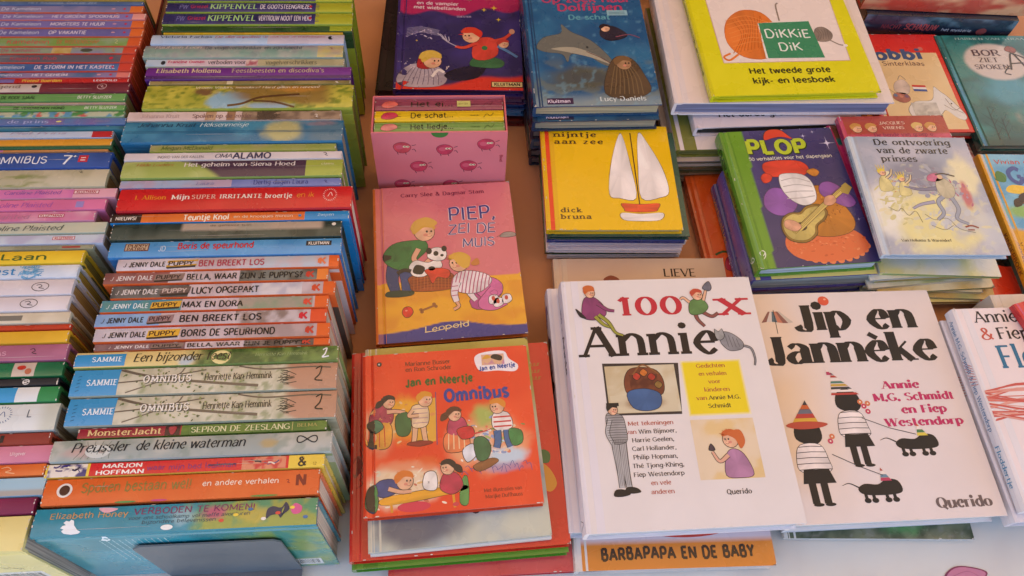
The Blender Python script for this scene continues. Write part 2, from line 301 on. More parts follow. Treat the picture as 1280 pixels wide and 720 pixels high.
# ------------------------------------------------------------------ one book, lying: spine at x = 0, pages open towards +x, y along the spine, z up
def tagit(o, label=None, cat=None, group=None, kind=None):
    if label: o['label'] = label
    if cat: o['category'] = cat
    if group: o['group'] = group
    if kind: o['kind'] = kind
    return o
def book(name, label, group, w, h, T, hard=True, edge='#d8d0c8', pages='#e6dccb', top=None, spine=None, back=None, m=None, warp=0.0, bulge=None,
         spine_dir='lie', mat_=None, step=4):
    m = m or M_GLOSS
    if bulge is None: bulge = (1.2 if T > 14 else .5) if hard else .25
    bt = 1.8 if hard else .4
    if warp == 0.0 and spine_dir == 'lie' and hard and T > 8 and isinstance(top, str): warp = ((w * 7 + h * 3 + T * 11) % 10) * .12
    gd = min(1.3, T * .12) if hard else .15
    bt = min(bt, T * .3)
    N = 7; xs = np.linspace(12, w, N); wz = warp * ((xs - 12) / (w - 12)) ** 2
    TX = np.array([0.6, 2.5, 5.5, 8.2, 11.0] + list(xs[1:])); TZ = np.array([T - .8, T - .05, T - gd * .4, T - gd, T - .1] + list(T + wz[1:]))
    ns = 9; qs = np.linspace(.8, T - .8, ns + 2)
    bulge = min(bulge, 1.3); bl = lambda z: np.interp(z, qs, -bulge * (1 - ((2 * qs / T - 1)) ** 2))
    outer = [(w, 0), (11, 0), (8.2, gd), (5.5, gd * .4), (2.5, 0.05)] + [(float(bl(z)), float(z)) for z in qs] + [(a, b) for a, b in zip(TX[1:], TZ[1:])]
    inner = [(a, b - bt) for a, b in list(zip(TX[3:], TZ[3:]))[::-1]] + [(3.2, T - bt - gd), (3.2, bt + gd), (8.2, bt + gd), (11, bt), (w, bt)]
    ring = outer + inner; K = len(ring); mb = MB()
    P = [(x, 0, z) for x, z in ring] + [(x, h, z) for x, z in ring]
    fs = [(i, i + K, (i + 1) % K + K, (i + 1) % K) for i in range(K)]
    fs.append(tuple(range(K))); fs.append(tuple(range(2 * K - 1, K - 1, -1)))
    mb.add(P, fs, np.tile(lin(edge), (2 * K, 1)))
    topmap = lambda a, b, l: (a, b, np.interp(a, TX, TZ) + l)
    if top is not None:
        pen = Pen(mb, topmap)
        if isinstance(top, str): pen.grid(1.2, .0, w, h, 30, flat(top), 1)
        else: top(pen, w, h)
        if spine_dir == 'lie' and isinstance(top, str) is False:
            rr = random.Random(int(w * 13 + h * 7 + T * 31)); pale = '#d9d2c8'
            for _ in range(16):                          # rubbed spots along the edges and corners
                s_ = rr.randrange(4); q = rr.random() ** 1.0
                if rr.random() < .45: q = rr.choice([0, 1]) + 0.0
                x_, y_ = ((w - .5, q * (h - 2) + 1), (2 + q * (w - 4), .5), (2 + q * (w - 4), h - .5), (2.2, q * (h - 2) + 1))[s_]
                rx, ry = rr.uniform(.25, .6), rr.uniform(.6, 2.6)
                if s_ in (1, 2): rx, ry = ry, rx
                pen.ell(min(x_, w - .3), min(max(y_, .3), h - .3), rx, ry, pale, 12, 7)
            for _ in range(2):                           # a faint crease
                x_, y_ = rr.uniform(20, w - 20), rr.uniform(10, h - 10)
    if spine is not None:
        if spine_dir == 'stand': sp = lambda a, b, l: (bl(T - b) - l, a, T - b)
        else: sp = lambda a, b, l: (bl(b) - l, h - a, b)
        pen = Pen(mb, sp, 4.0)
        if isinstance(spine, str): pen.grid(0, .8, h, T - .8, 3, flat(spine), 1)
        else: spine(pen, h, T)
        rr = random.Random(int(h * 17 + T * 91 + w))
        if spine_dir == 'stand' and T > 6:               # reading creases along the spine, rubbed ends
            for _ in range(rr.choice([0, 1, 2, 2])):
                q = rr.uniform(.15, .9) * T; x0 = rr.uniform(2, h * .7); x1 = min(h - 2, x0 + rr.uniform(20, 90)); xm = (x0 + x1) / 2
                pen.stroke([(x0, q), (xm, q + rr.uniform(-.2, .2)), (x1, q)], [.03, rr.uniform(.1, .2), .03], '#cfc6bc', 8)
            for e in (0, 1):
                for _ in range(rr.randint(2, 5)):
                    pen.ell(.5 if e == 0 else h - .5, rr.uniform(1.2, T - 1.2), rr.uniform(.25, .8), rr.uniform(.4, 1.1), '#d6cec4', 8, 7)
            for _ in range(rr.randint(1, 4)):
                pen.ell(rr.uniform(4, h - 4), T - .9, rr.uniform(.8, 3), .22, '#d6cec4', 8, 7)
    root = bpy.data.objects.new(name, None); COL.objects.link(root)
    tagit(root, label, 'book', group)
    co = mb.build('cover', m, root)
    pb = MB(); o_ = 3.0 if hard else .25
    pxs = np.linspace(3.4, w - o_, 8); pz0 = bt + .08; pzt = np.interp(pxs, TX, TZ) - bt - .08
    K = len(pxs); V = []
    for yy in (o_, h - o_):
        V += [(x, yy, (pz0 + gd if x < 9 else pz0)) for x in pxs] + [(x, yy, z) for x, z in zip(pxs, pzt)]
    fq = []
    for i in range(K - 1):
        fq += [(i, i + 1, K + i + 1, K + i), (2 * K + i + 1, 2 * K + i, 3 * K + i, 3 * K + i + 1), (K + i, K + i + 1, 3 * K + i + 1, 3 * K + i), (i + 1, i, 2 * K + i, 2 * K + i + 1)]
    fq += [(K - 1, 3 * K - 1, 4 * K - 1, 2 * K - 1), (0, K, 3 * K, 2 * K)]
    pb.add(V, fq, np.tile(lin(pages), (len(V), 1)))
    pb.build('page_block', M_PAPER, root)
    return root
def lay(root, x, y, z0, rot, tx=0, ty=0):
    root.location = (x, y, z0); root.rotation_euler = (math.radians(tx), math.radians(ty), math.radians(rot)); return root
A_COL = math.radians(8.5); LEAN = math.radians(4)
def stand(root, u, n, h, T, L, dlean=0.0):
    """spine up, fore edge down; u along the row, n distance of the front cover plane, leaning a little away"""
    le = LEAN + dlean
    ca, sa = math.cos(A_COL), math.sin(A_COL)
    # book axes in world: X(book) = down, Y(book) = along the row, Z(book) = towards the viewer
    al = Vector((ca, sa, 0)); aw = Vector((-sa, ca, 0)); up = Vector((0, 0, 1))
    body = aw * math.sin(le) + up * math.cos(le)       # fore edge -> spine
    thick = aw * math.cos(le) - up * math.sin(le)      # front -> back
    org = al * u + aw * (n / math.cos(le)) + up * (T * .001 * math.sin(le) + .0005) + body * (h * .001) + thick * (T * .001)
    X = -body; Y = al; Z = -thick
    root.matrix_world = Matrix(((X.x, Y.x, Z.x, org.x), (X.y, Y.y, Z.y, org.y), (X.z, Y.z, Z.z, org.z), (0, 0, 0, 1)))
    return root

# ------------------------------------------------------------------ the setting: ground, table top, cloth, awning
def simple_mat(name, col, rough=.9):
    m = bpy.data.materials.new(name); m.use_nodes = True; b = m.node_tree.nodes['Principled BSDF']
    b.inputs['Base Color'].default_value = (*lin(col), 1); b.inputs['Roughness'].default_value = rough; return m
g = MB(); box(g, -30000, -30000, -900, 30000, 30000, -800, '#a39784')
tagit(g.build('ground', mat('paving_ground', .9, 0, .3, .2)), kind='structure')
g = MB(); box(g, -1600, -25, -40, 1900, 1445, -10, '#8b7358')
tagit(g.build('table_top', mat('wood_table_top', .7)), kind='structure')

def cloth_material():
    m = bpy.data.materials.new('cotton_tablecloth'); m.use_nodes = True; n = m.node_tree; b = n.nodes['Principled BSDF']
    tc = n.nodes.new('ShaderNodeTexCoord')
    at = n.nodes.new('ShaderNodeAttribute'); at.attribute_name = 'ink'
    w1 = n.nodes.new('ShaderNodeTexWave'); w1.inputs['Scale'].default_value = 420; w1.inputs['Distortion'].default_value = .6; w1.bands_direction = 'X'
    w2 = n.nodes.new('ShaderNodeTexWave'); w2.inputs['Scale'].default_value = 420; w2.inputs['Distortion'].default_value = .6; w2.bands_direction = 'Y'
    for w in (w1, w2): n.links.new(tc.outputs['Object'], w.inputs['Vector'])
    ad = n.nodes.new('ShaderNodeMath'); ad.operation = 'ADD'; n.links.new(w1.outputs['Fac'], ad.inputs[0]); n.links.new(w2.outputs['Fac'], ad.inputs[1])
    nz = n.nodes.new('ShaderNodeTexNoise'); nz.inputs['Scale'].default_value = 5; nz.inputs['Detail'].default_value = 6; n.links.new(tc.outputs['Object'], nz.inputs['Vector'])
    mr = n.nodes.new('ShaderNodeMapRange'); mr.inputs['From Min'].default_value = .3; mr.inputs['From Max'].default_value = .7; mr.inputs['To Min'].default_value = .9; mr.inputs['To Max'].default_value = 1.04
    n.links.new(nz.outputs['Fac'], mr.inputs['Value'])
    mx = n.nodes.new('ShaderNodeMix'); mx.data_type = 'RGBA'; mx.blend_type = 'MULTIPLY'; mx.inputs['Factor'].default_value = 1
    n.links.new(at.outputs['Color'], mx.inputs['A']); n.links.new(mr.outputs['Result'], mx.inputs['B']); n.links.new(mx.outputs['Result'], b.inputs['Base Color'])
    bp = n.nodes.new('ShaderNodeBump'); bp.inputs['Strength'].default_value = .25; bp.inputs['Distance'].default_value = .0003
    n.links.new(ad.outputs[0], bp.inputs['Height']); n.links.new(bp.outputs['Normal'], b.inputs['Normal'])
    b.inputs['Roughness'].default_value = .92; b.inputs['Specular IOR Level'].default_value = .15; b.inputs['Sheen Weight'].default_value = .15
    return m
CLOTH = '#dcd9d1'
mb = MB()
cl = Pen(mb, lambda a, b, l: (a, b, l + 2.2 * (fbm(a, b, 120, 3, 4) - .5) + 1.5 * sm(.5, .58, fbm(a * .35 + b * .3, b - a * .5, 70, 2, 9)) - 3.2))
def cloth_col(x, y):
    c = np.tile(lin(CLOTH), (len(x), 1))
    v = y * .989 - x * .148                            # warm brown shade between the piles, painted into the cloth behind its front edge
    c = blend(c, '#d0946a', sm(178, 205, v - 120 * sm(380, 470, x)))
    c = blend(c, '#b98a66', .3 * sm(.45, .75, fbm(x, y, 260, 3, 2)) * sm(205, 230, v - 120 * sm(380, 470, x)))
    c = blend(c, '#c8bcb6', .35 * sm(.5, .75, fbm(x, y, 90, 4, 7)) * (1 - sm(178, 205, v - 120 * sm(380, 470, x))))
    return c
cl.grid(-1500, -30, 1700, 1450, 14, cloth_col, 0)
# printed pink petals near the front edge
def petal(cx, cy, r, rot, pen=cl):
    P = [(-1, 0), (-.55, .42), (.1, .5), (1, .28), (.75, -.1), (.3, -.55), (-.5, -.5)]
    c, s_ = math.cos(rot), math.sin(rot)
    Q = [(cx + r * (a * c - b * s_), cy + r * (a * s_ + b * c)) for a, b in P]
    pen.blob(Q, '#8e4a62', 14); [pen.line([(cx - .8 * r * c, cy - .8 * r * s_), (cx + r * (.1 * c - k * s_), cy + r * (.1 * s_ + k * c)), (cx + .7 * r * c, cy + .7 * r * s_)], .5, '#b06c86', 26) for k in (-.3, 0, .28)]; Q2 = [(cx + .9 * r * (a * c - b * s_), cy + .9 * r * (a * s_ + b * c)) for a, b in P]
    pen.blob(Q2, '#c9829a', 22)
petal(508, 166, 24, .1); petal(560, 120, 30, 2.2); petal(470, 112, 26, -1.4); petal(250, 60, 28, .6); petal(820, 320, 28, 1.1); petal(-90, 60, 26, .4)
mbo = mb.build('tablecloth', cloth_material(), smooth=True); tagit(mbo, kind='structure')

# fabric roof of the market stall, over the back of the table and open towards the front right
am = bpy.data.materials.new('awning_fabric'); am.use_nodes = True; n = am.node_tree; n.nodes.clear()
o_ = n.nodes.new('ShaderNodeOutputMaterial'); mxs = n.nodes.new('ShaderNodeMixShader'); tr = n.nodes.new('ShaderNodeBsdfTranslucent'); df = n.nodes.new('ShaderNodeBsdfDiffuse')
tr.inputs[0].default_value = (.34, .225, .125, 1); df.inputs[0].default_value = (.62, .50, .38, 1); mxs.inputs[0].default_value = .3
n.links.new(tr.outputs[0], mxs.inputs[1]); n.links.new(df.outputs[0], mxs.inputs[2]); n.links.new(mxs.outputs[0], o_.inputs[0])
g = MB(); nx = 24; V = []; 
for j in range(2):
    for i in range(nx + 1):
        x = -2600 + 5200 * i / nx; V.append((x, -250 + j * 3600, 1350 + (500 if j == 0 else 900) * .6 - 30 * math.cos(i * math.pi)))
g.add(V, [(i, i + 1, nx + 2 + i, nx + 1 + i) for i in range(nx)], np.tile(lin('#d98a6a'), (len(V), 1)))
tagit(g.build('awning_roof', am), kind='structure')
g = MB(); g.add([(-1150, 450, -800), (-1150, 1900, -800), (-1150, 1900, 1750), (-1150, 450, 1660)], [(0, 1, 2, 3)], np.tile(lin('#5e4a40'), (4, 1)))  # unseen panels at left and back, added to block skylight
g.add([(-1150, 1900, -800), (1300, 1900, -800), (1300, 1900, 1760), (-1150, 1900, 1760)], [(0, 1, 2, 3)], np.tile(lin('#5e4a40'), (4, 1)))
tagit(g.build('unseen_light_block', mat('light_block_brown', .9, 0, .2, .1)), kind='structure')

# ------------------------------------------------------------------ rows of standing books
def spine_fn(bg, sh=(), tx=(), step=None):
    def fn(pen, L, T):
        for k, b in enumerate(bg):
            f0, f1 = b[0] * L, b[1] * L
            if callable(b[2]): pen.grid(f0, .7, f1, T - .7, 2.0, lambda x, y, L=L, T=T, q=b[2]: q(x / L, y / T, x, y), 1 + .2 * k)
            elif len(b) == 3: pen.grid(f0, .7, f1, T - .7, 2.5, flat(b[2]), 1 + .2 * k)
            else: pen.grid(f0, .7, f1, T - .7, 2.4, noisy(b[2], b[3], b[4] if len(b) > 4 else 14, k + int(L * 7 + T * 13) % 31), 1 + .2 * k)
        for s_ in sh:
            kd, f, q, a, b_, c = s_[:6]; l = s_[6] if len(s_) > 6 else 3
            if kd == 'e': pen.ell(f * L, q * T, a, b_, c, l)
            elif kd == 'r': pen.rect(f * L - a, q * T - b_, f * L + a, q * T + b_, c, l)
            elif kd == 'o': pen.stroke([(f * L + a * math.cos(t), q * T + b_ * math.sin(t)) for t in np.linspace(0, 6.2832, 20)], .35, c, l)
            elif kd == 'sun':
                for t in np.linspace(0, 2 * math.pi, 22)[:-1]: pen.line([(f * L + a * .78 * math.cos(t), q * T + b_ * .78 * math.sin(t)), (f * L + a * math.cos(t), q * T + b_ * math.sin(t))], .55, c, l)
                pen.line([(f * L - a * .3, q * T - b_ * .3), (f * L + a * .1, q * T + b_ * .35), (f * L + a * .35, q * T - b_ * .25)], .6, c, l)
            elif kd == 'w':                          # a small squiggle mark
                pen.line([(f * L - a, q * T + b_ * .6), (f * L - a * .2, q * T + b_), (f * L + a * .4, q * T + b_ * .1), (f * L - a * .3, q * T - b_ * .5), (f * L + a, q * T - b_)], .7, c, l)
            elif kd == 'tw':                         # twigs
                rr = random.Random(int(f * 100)); 
                for i in range(int(a)):
                    x = rr.uniform(f * L, f * L + b_); y = rr.uniform(1.5, T - 1.5)
                    pen.line([(x, y), (x + rr.uniform(3, 9), min(T - 1, y + rr.uniform(-3, 4))), (x + rr.uniform(8, 22), max(1, min(T - 1, y + rr.uniform(-5, 5))))], rr.uniform(.3, 1.1), c, l)
                    for _ in range(3): pen.ell(x + rr.uniform(-4, 14), max(1.2, min(T - 1.2, y + rr.uniform(-3, 3))), rr.uniform(.6, 1.5), rr.uniform(.4, .9), s_[7] if len(s_) > 7 else '#66784a', l + .6, 7, rr.uniform(0, 3))
        for t in tx:
            f0, f1, qc, cf, st, c, txt = t[:7]
            cap = cf * T; pen.text(f0 * L, qc * T - cap / 2, txt, cap, c, st, width=(f1 - f0) * L, l=6)
    return fn
JD = lambda a, b, s, c='#26221f': [(a, b, .5, .4, 'bold', c, 'JENNY DALE'), (a - .035, a - .018, .5, .34, 'serit', c, 'J')]
def puppy(left, l2, mid, mid2, tail, tailc, badge, title, t0, t1, jd0, jd1, jc='#26221f', bc='#2a2018', tc='#1f1a18', k='#c8442e', dark=None):
    """spine with a coloured left end, pale middle, photo strip, coloured tail and a small sign"""
    m0, m1 = mid2
    bgs = [(0, 1, left, l2, 12), (mid[0], 1, '#cdbcc0', '#bda9ab', 16), (m0, m1) + tuple(tail), (tailc[0], 1, tailc[1])]
    sh = [('r', (badge[0] + badge[1]) / 2, .5, (badge[1] - badge[0]) * 110, 99, badge[2])]
    def fn(pen, L, T):
        spine_fn(bgs)(pen, L, T)
        b0, b1 = badge[0] * L, badge[1] * L
        pen.poly([(b0, T * .22), (b1, T * .3), (b1 + 1, T * .82), (b0 + 1, T * .74)], badge[2], 3)
        pen.poly([(b0 + 1, T * .12), (b1 * .99, T * .2), (b1 * .99, T * .34), (b0, T * .24)], '#3a2c22', 3.6)
        pen.text(b0 + 2, T * .36, 'PUPPY', T * .32, badge[3], 'bold', width=(badge[1] - badge[0]) * L * .82, l=6)
        pen.text(jd0 * L, T * .3, 'JENNY DALE', T * .36, jc, 'bold', width=(jd1 - jd0) * L, l=6)
        pen.text(jd0 * L - 5.5, T * .3, 'J', T * .3, jc, 'ital', l=6)
        pen.text(t0 * L, T * .26, title, T * .46, tc, 'bold', width=(t1 - t0) * L, l=6)
        kx = tailc[0] * L - 9
        pen.text(kx, T * .25, 'K', T * .5, k, 'chunk', width=6, l=6); pen.poly([(kx - 2, T * .3), (kx, T * .3), (kx, T * .75), (kx - 2, T * .6)], k, 6)
    return fn
def omni_sammie(pen, L, T):
    def bgf(x, y):
        c = mixc('#d0cbb4', '#b9b69c', sm(.35, .7, fbm(x, y, 12, 3, 3)))
        c = blend(c, '#7d8a5c', .7 * sm(.6, .75, fbm(x, y, 7, 3, 8)) * sm(.15, .3, x / L))
        c = blend(c, '#b98c72', sm(.79, .83, x / L + .04 * (fbm(x, y, 6, 2, 1) - .5)) * sm(T * .1, T * .3, y + 4 * (x / L - .8) * T))
        return c
    pen.grid(0, .7, L, T - .7, 2, bgf, 1)
    for P, w in (([(42, T * .95), (60, T * .75), (85, T * .55), (130, T * .35), (170, T * .2)], 2.6), ([(50, T * .1), (75, T * .4), (95, T * .7), (100, T * .95)], 1.2), ([(40, T * .45), (70, T * .55), (120, T * .85)], 1.3), ([(150, T * .95), (175, T * .8), (215, T * .85), (236, T * .8)], 1.6)):
        pen.line([(a, min(T - 1.4, max(1.4, b))) for a, b in P], w, '#6b6153', 3)
    rr = random.Random(5)
    for i in range(46):
        x = rr.uniform(46, 160); y = rr.uniform(2, T - 2.5); pen.ell(x, y, rr.uniform(.8, 1.9), rr.uniform(.5, 1.1), rr.choice(['#6f7d4c', '#8a9660', '#5d6547']), 3.6, 7, rr.uniform(0, 3))
    for i in range(20):
        x = rr.uniform(186, 198); y = rr.uniform(T * .2, T * .75); pen.line([(x, y), (x + rr.uniform(4, 10), y + rr.uniform(-4, 4))], .7, '#35372e', 3.8)
    pen.rect(0, .8, 42, T - .8, '#3f97cc', 4); pen.text(14, T * .38, 'SAMMIE', T * .21, '#e9f2f7', 'slab', width=27, l=7)
    for i in range(5): pen.line([(5, T * (.2 + .13 * i)), (8, T * (.23 + .13 * i))], .6, '#1d5578', 6)
    pen.text(65.2, T * .4, 'OMNIBUS', T * .26, '#55584e', 'slab', width=43, l=6); pen.text(64.4, T * .43, 'OMNIBUS', T * .26, '#f0ece2', 'slab', width=43, l=9)
    pen.text(120, T * .45, 'Henriëtte Kan Hemmink'.replace('ë', 'e'), T * .23, '#2e2a25', 'serif', width=62, l=7)
    pen.line([(222, T * .75), (227, T * .85), (226, T * .55), (222, T * .35), (229, T * .3)], 1.3, '#1c1a18', 7)

def verb_cover(pen, w, h):                            # x down the cover from the spine, y along
    def f(x, y):
        c = mixc('#23808f', '#2f93a6', sm(.3, .7, fbm(x, y, 30, 3, 1)))
        r = sm(h * .55, h * .8, y + 30 * (fbm(x, y, 24, 2, 4) - .5))
        c = c * (1 - r[:, None]) + mixc('#7f9a54', '#3d8a7c', sm(.35, .65, fbm(x, y, 14, 3, 9))) * r[:, None]
        return c
    pen.grid(1.2, 0, w, h, 3.5, f, 1)
    rr = random.Random(4)
    for i in range(11):                              # lines of blurb, across the width of the cover
        y = 50 + i * 5.4; x0, x1 = 16, 16 + rr.uniform(60, 72); x = x0
        while x < x1:
            d = rr.uniform(3, 8); pen.stroke([(x, y), (x + d / 2, y), (x + d, y)], .45, '#b7d5da', 3); x += d + 1.3
    pen.rect(w - 30, h - 42, w - 8, h - 14, '#e9e6e0', 4)
    for i in range(16): pen.rect(w - 28, h - 40 + i * 1.5, w - 12, h - 40 + i * 1.5 + rr.uniform(.4, 1), '#222222', 6)
    pen.blob([(6, 42), (4, 50), (9, 55), (15, 52), (17, 57), (14, 60), (8, 58), (3, 47)], '#e6eef0', 4)
def verb_spine(pen, L, T):
    def f(x, y):
        u = x / L
        c = mixc('#24859a', '#2f8fa8', sm(.3, .7, fbm(x, y, 18, 3, 2)))
        r = sm(.5, .62, u + .12 * (fbm(x, y, 10, 2, 6) - .5)) 
        c = c * (1 - r[:, None]) + mixc('#9aa450', '#52946e', sm(.4, .65, fbm(x, y, 11, 3, 5) + .25 * (y / T - .5))) * r[:, None]
        c = blend(c, '#c8477c', .8 * blot(x, y, L * .63, T * .6, 12, 7, .6, .6, 3)); c = blend(c, '#c9b24a', .7 * blot(x, y, L * .78, T * .45, 16, 8, .5, .5, 7))
        c = blend(c, '#a8c9d0', .6 * blot(x, y, L * .52, T * .5, 12, 8, .6, .6, 9)); return c
    pen.grid(0, .8, L, T - .8, 2.2, f, 1)
    pen.poly([(L * .115, T * .1), (L * .105, T * .18), (L * .112, T * .24), (L * .100, T * .28), (L * .106, T * .36), (L * .117, T * .38), (L * .107, T * .46), (L * .115, T * .53), (L * .126, T * .5), (L * .132, T * .56), (L * .142, T * .52), (L * .146, T * .36), (L * .160, T * .2), (L * .172, T * .14), (L * .165, T * .08), (L * .14, T * .06)], '#eef2f4', 3)
    pen.blob([(L * .22, T * .98 - 1), (L * .235, T * .78), (L * .26, T * .76), (L * .285, T * .93 - 1)], '#e6b2c0', 3)
    pen.ell(L * .47, T * .16, 5, 2.2, '#eef2ee', 3)
    pen.text(L * .055, T * .6, 'Elizabeth Honey', T * .2, '#c79a62', 'handb', width=L * .27, l=6)
    pen.text(L * .345, T * .64, 'VERBODEN TE KOMEN!', T * .22, '#7b2c62', 'handb', width=L * .43, l=6)
    pen.text(L * .33, T * .46, 'voor ons schoolkamp vol maffe avonturen', T * .12, '#22485c', 'hand', width=L * .43, l=6)
    pen.text(L * .38, T * .3, 'bijzondere belevenissen', T * .12, '#22485c', 'hand', width=L * .26, l=6)
    pen.blob([(L * .82, T * .6), (L * .84, T * .72), (L * .87, T * .66), (L * .885, T * .86), (L * .9, T * .6), (L * .88, T * .42), (L * .87, T * .3), (L * .86, T * .42), (L * .835, T * .4), (L * .82, T * .3)], '#2c3350', 4)
    pen.blob([(L * .905, T * .62), (L * .92, T * .8), (L * .945, T * .66), (L * .94, T * .45), (L * .915, T * .42)], '#d65a94', 4)
    for i in range(7): pen.ell(L * (.66 + .05 * i), T * (.3 + .35 * ((i * 7) % 3) / 2), 2.2, 1.4, ['#d7493d', '#f0d24c', '#3b6fa8', '#ece7d9'][i % 4], 4)
def face_end(pen, x0, x1, T, base, cols, seed):
    pen.grid(x0, .8, x1, T - .8, 1.6, lambda x, y: mixc(base, cols[0], sm(.45, .6, fbm(x, y, 5, 2, seed))), 2.4)
    rr = random.Random(seed)
    for i in range(7):
        cx = rr.uniform(x0 + 3, x1 - 3); cy = rr.uniform(2.5, T - 2.5)
        pen.line([(cx - 3, cy), (cx, cy + rr.uniform(-2, 2)), (cx + 3, cy - rr.uniform(-2, 2))], rr.uniform(.6, 1.6), rr.choice(cols), 3.2)
def marjon(pen, L, T):
    spine_fn([(0, 1, '#e7c94a'), (.155, .87, '#d3232d')], [(.24, .4, .7, .27, 'bold', '#f3e9df', 'x')][:0])(pen, L, T)
    face_end(pen, 2, L * .145, T, '#e6ddd0', ['#413a78', '#20202c', '#efe8d0'], 3); face_end(pen, L * .70, L * .86, T, '#d98a6a', ['#c93a3a', '#2c2a36', '#f0dcc8', '#49427c'], 8)
    pen.text(L * .2, T * .56, 'MARJON', T * .28, '#f6efe6', 'bold', width=L * .14, l=6); pen.text(L * .18, T * .12, 'HOFFMAN', T * .28, '#f6efe6', 'bold', width=L * .17, l=6)
    pen.text(L * .36, T * .3, 'waar mijn bed leukman', T * .34, '#8a2c74', 'handb', width=L * .32, l=6)
    pen.stroke([(L * .58, T * .46), (L * .63, T * .5), (L * .68, T * .48)], .6, '#3b1c4c', 8)
    pen.text(L * .905, T * .2, '&', T * .6, '#1f1a18', 'bold', width=7, l=6); pen.text(L * .96, T * .2, '12', T * .2, '#8a6a20', 'sans', l=6)
def preuss(pen, L, T):
    def f(x, y):
        c = mixc('#a3aaa3', '#bdbcb0', sm(.3, .7, fbm(x, y, 16, 3, 1))); c = blend(c, '#c98f86', .5 * blot(x, y, 30, T * .4, 22, 6, .6, .7, 2))
        c = blend(c, '#7f8f7e', .5 * sm(.55, .75, fbm(x, y, 8, 3, 6))); c = blend(c, '#c2a35a', .7 * blot(x, y, L * .77, T * .5, 9, 5, .5, .5, 5)); return c
    pen.grid(0, .8, L, T - .8, 2.2, f, 1)
    pen.ell(40, T * .42, 11, T * .3, '#cdd0c8', 2.5); 
    for i in range(6): pen.line([(20 + i * 6, 2), (26 + i * 5, T * .5), (22 + i * 7, T - 2.2)], .5, '#6f7668', 2.8)
    pen.text(L * .07, T * .4, 'Preussler', T * .42, '#2b2c2d', 'serit', width=L * .2, l=6); pen.text(L * .295, T * .4, 'de kleine waterman', T * .42, '#2b2c2d', 'serit', width=L * .39, l=6)
    P = [(L * .91 + 9 * math.cos(t), T * .62 + T * .16 * math.sin(2 * t)) for t in np.linspace(0, 6.283, 33)]; pen.stroke(P, .55, '#26282a', 6)
def monster(pen, L, T):
    spine_fn([(0, .41, '#8a1f32', '#a02a3a'), (.41, 1, '#5f7f34', '#49702c')])(pen, L, T)
    pen.rect(L * .345, .8, L * .405, T - .8, '#3c1a20', 4); pen.blob([(L * .36, T * .8), (L * .39, T * .8), (L * .385, T * .3), (L * .375, T * .12), (L * .365, T * .3)], '#a32c3c', 5)
    pen.text(L * .04, T * .25, 'MonsterJacht', T * .52, '#e3c389', 'sbold', width=L * .29, l=6); pen.text(L * .45, T * .24, 'SEPRON DE ZEESLANG', T * .5, '#d9d8a8', 'serif', width=L * .4, l=6)
    pen.line([(L * .86, 1), (L * .86, T - 1)], .6, '#b9b574', 5, False); pen.text(L * .88, T * .4, 'BELMA', T * .3, '#a9a45c', 'sbold', width=L * .08, l=6)
def feest(pen, L, T):
    def f(x, y):
        u = x / L; c = np.tile(lin('#dcc684'), (len(x), 1)); r = sm(.38, .5, u + .1 * (fbm(x, y, 12, 2, 3) - .5))
        g2 = mixc('#3f5c2c', '#6f8a45', sm(.35, .7, fbm(x, y, 8, 3, 5))); c = c * (1 - r[:, None]) + g2 * r[:, None]
        c = blend(c, '#a9bfd0', .8 * blot(x, y, L * .42, T * .3, 9, 6, .5, .5, 4)); return c
    pen.grid(0, .8, L, T - .8, 2, f, 1); pen.rect(0, 2, 46, T - 3, '#3a95cb', 4); pen.text(16, T * .36, 'SAMMIE', T * .28, '#eaf3f7', 'slab', width=27, l=7)
    pen.ell(L * .55, T * .45, 9, T * .42, '#e2d491', 4); pen.text(L * .22, T * .3, 'Een bijzonder feest', T * .5, '#2a281c', 'serit', width=L * .365, l=6)
    pen.text(L * .68, T * .42, 'Henriette Kan Hemmink', T * .2, '#8fa56b', 'serit', width=L * .2, l=6); pen.line([(L * .94, T * .7), (L * .955, T * .8), (L * .95, T * .45), (L * .94, T * .25), (L * .965, T * .3)], 1.3, '#eeeeee', 6)
def vaders(pen, L, T):
    def f(x, y):
        u = x / L; v = y / T
        c = mixc('#a7a63a', '#c8bf4c', sm(.3, .7, fbm(x, y, 15, 3, 1))); c = blend(c, '#7c8a2c', sm(.5, .7, fbm(x, y * 2, 7, 3, 6)))
        c = blend(c, '#8fb3c4', blot(x, y, L * .41, T * .32, 26, T * .42, .3, .7, 3)); c = blend(c, '#8fa9b8', blot(x, y, L * .6, T * .1, 28, T * .16, .3, .5, 4))
        r = sm(.36, .5, u + .1 * (v - .5)) * sm(.2, .5, v + .25 * (fbm(x, y, 20, 2, 8) - .5) + .2 * u) * (1 - sm(.84, .94, u))
        c = blend(c, '#8a6a34', r * .9); c = blend(c, '#c98c3a', .7 * blot(x, y, L * .72, T * .8, 30, 6, .6, .6, 2)); c = blend(c, '#7a5a3a', blot(x, y, L * .28, T * .7, 14, 7, .5, .9, 5)); return c
    pen.grid(0, .8, L, T - .8, 2.4, f, 1)
    pen.line([(L * .4, T * .12), (L * .47, T * .2), (L * .54, T * .42), (L * .62, T * .5), (L * .74, T * .56)], 3.2, '#5a3d22', 3); pen.line([(L * .52, T * .3), (L * .62, T * .25), (L * .72, T * .02 + 1)], 2.6, '#5a3d22', 3.6)
    pen.text(L * .23, T * .84, 'Vroem Vaders, moeders? Hard gillen en rennen!', T * .09, '#efe6cf', 'serit', width=L * .6, l=6)
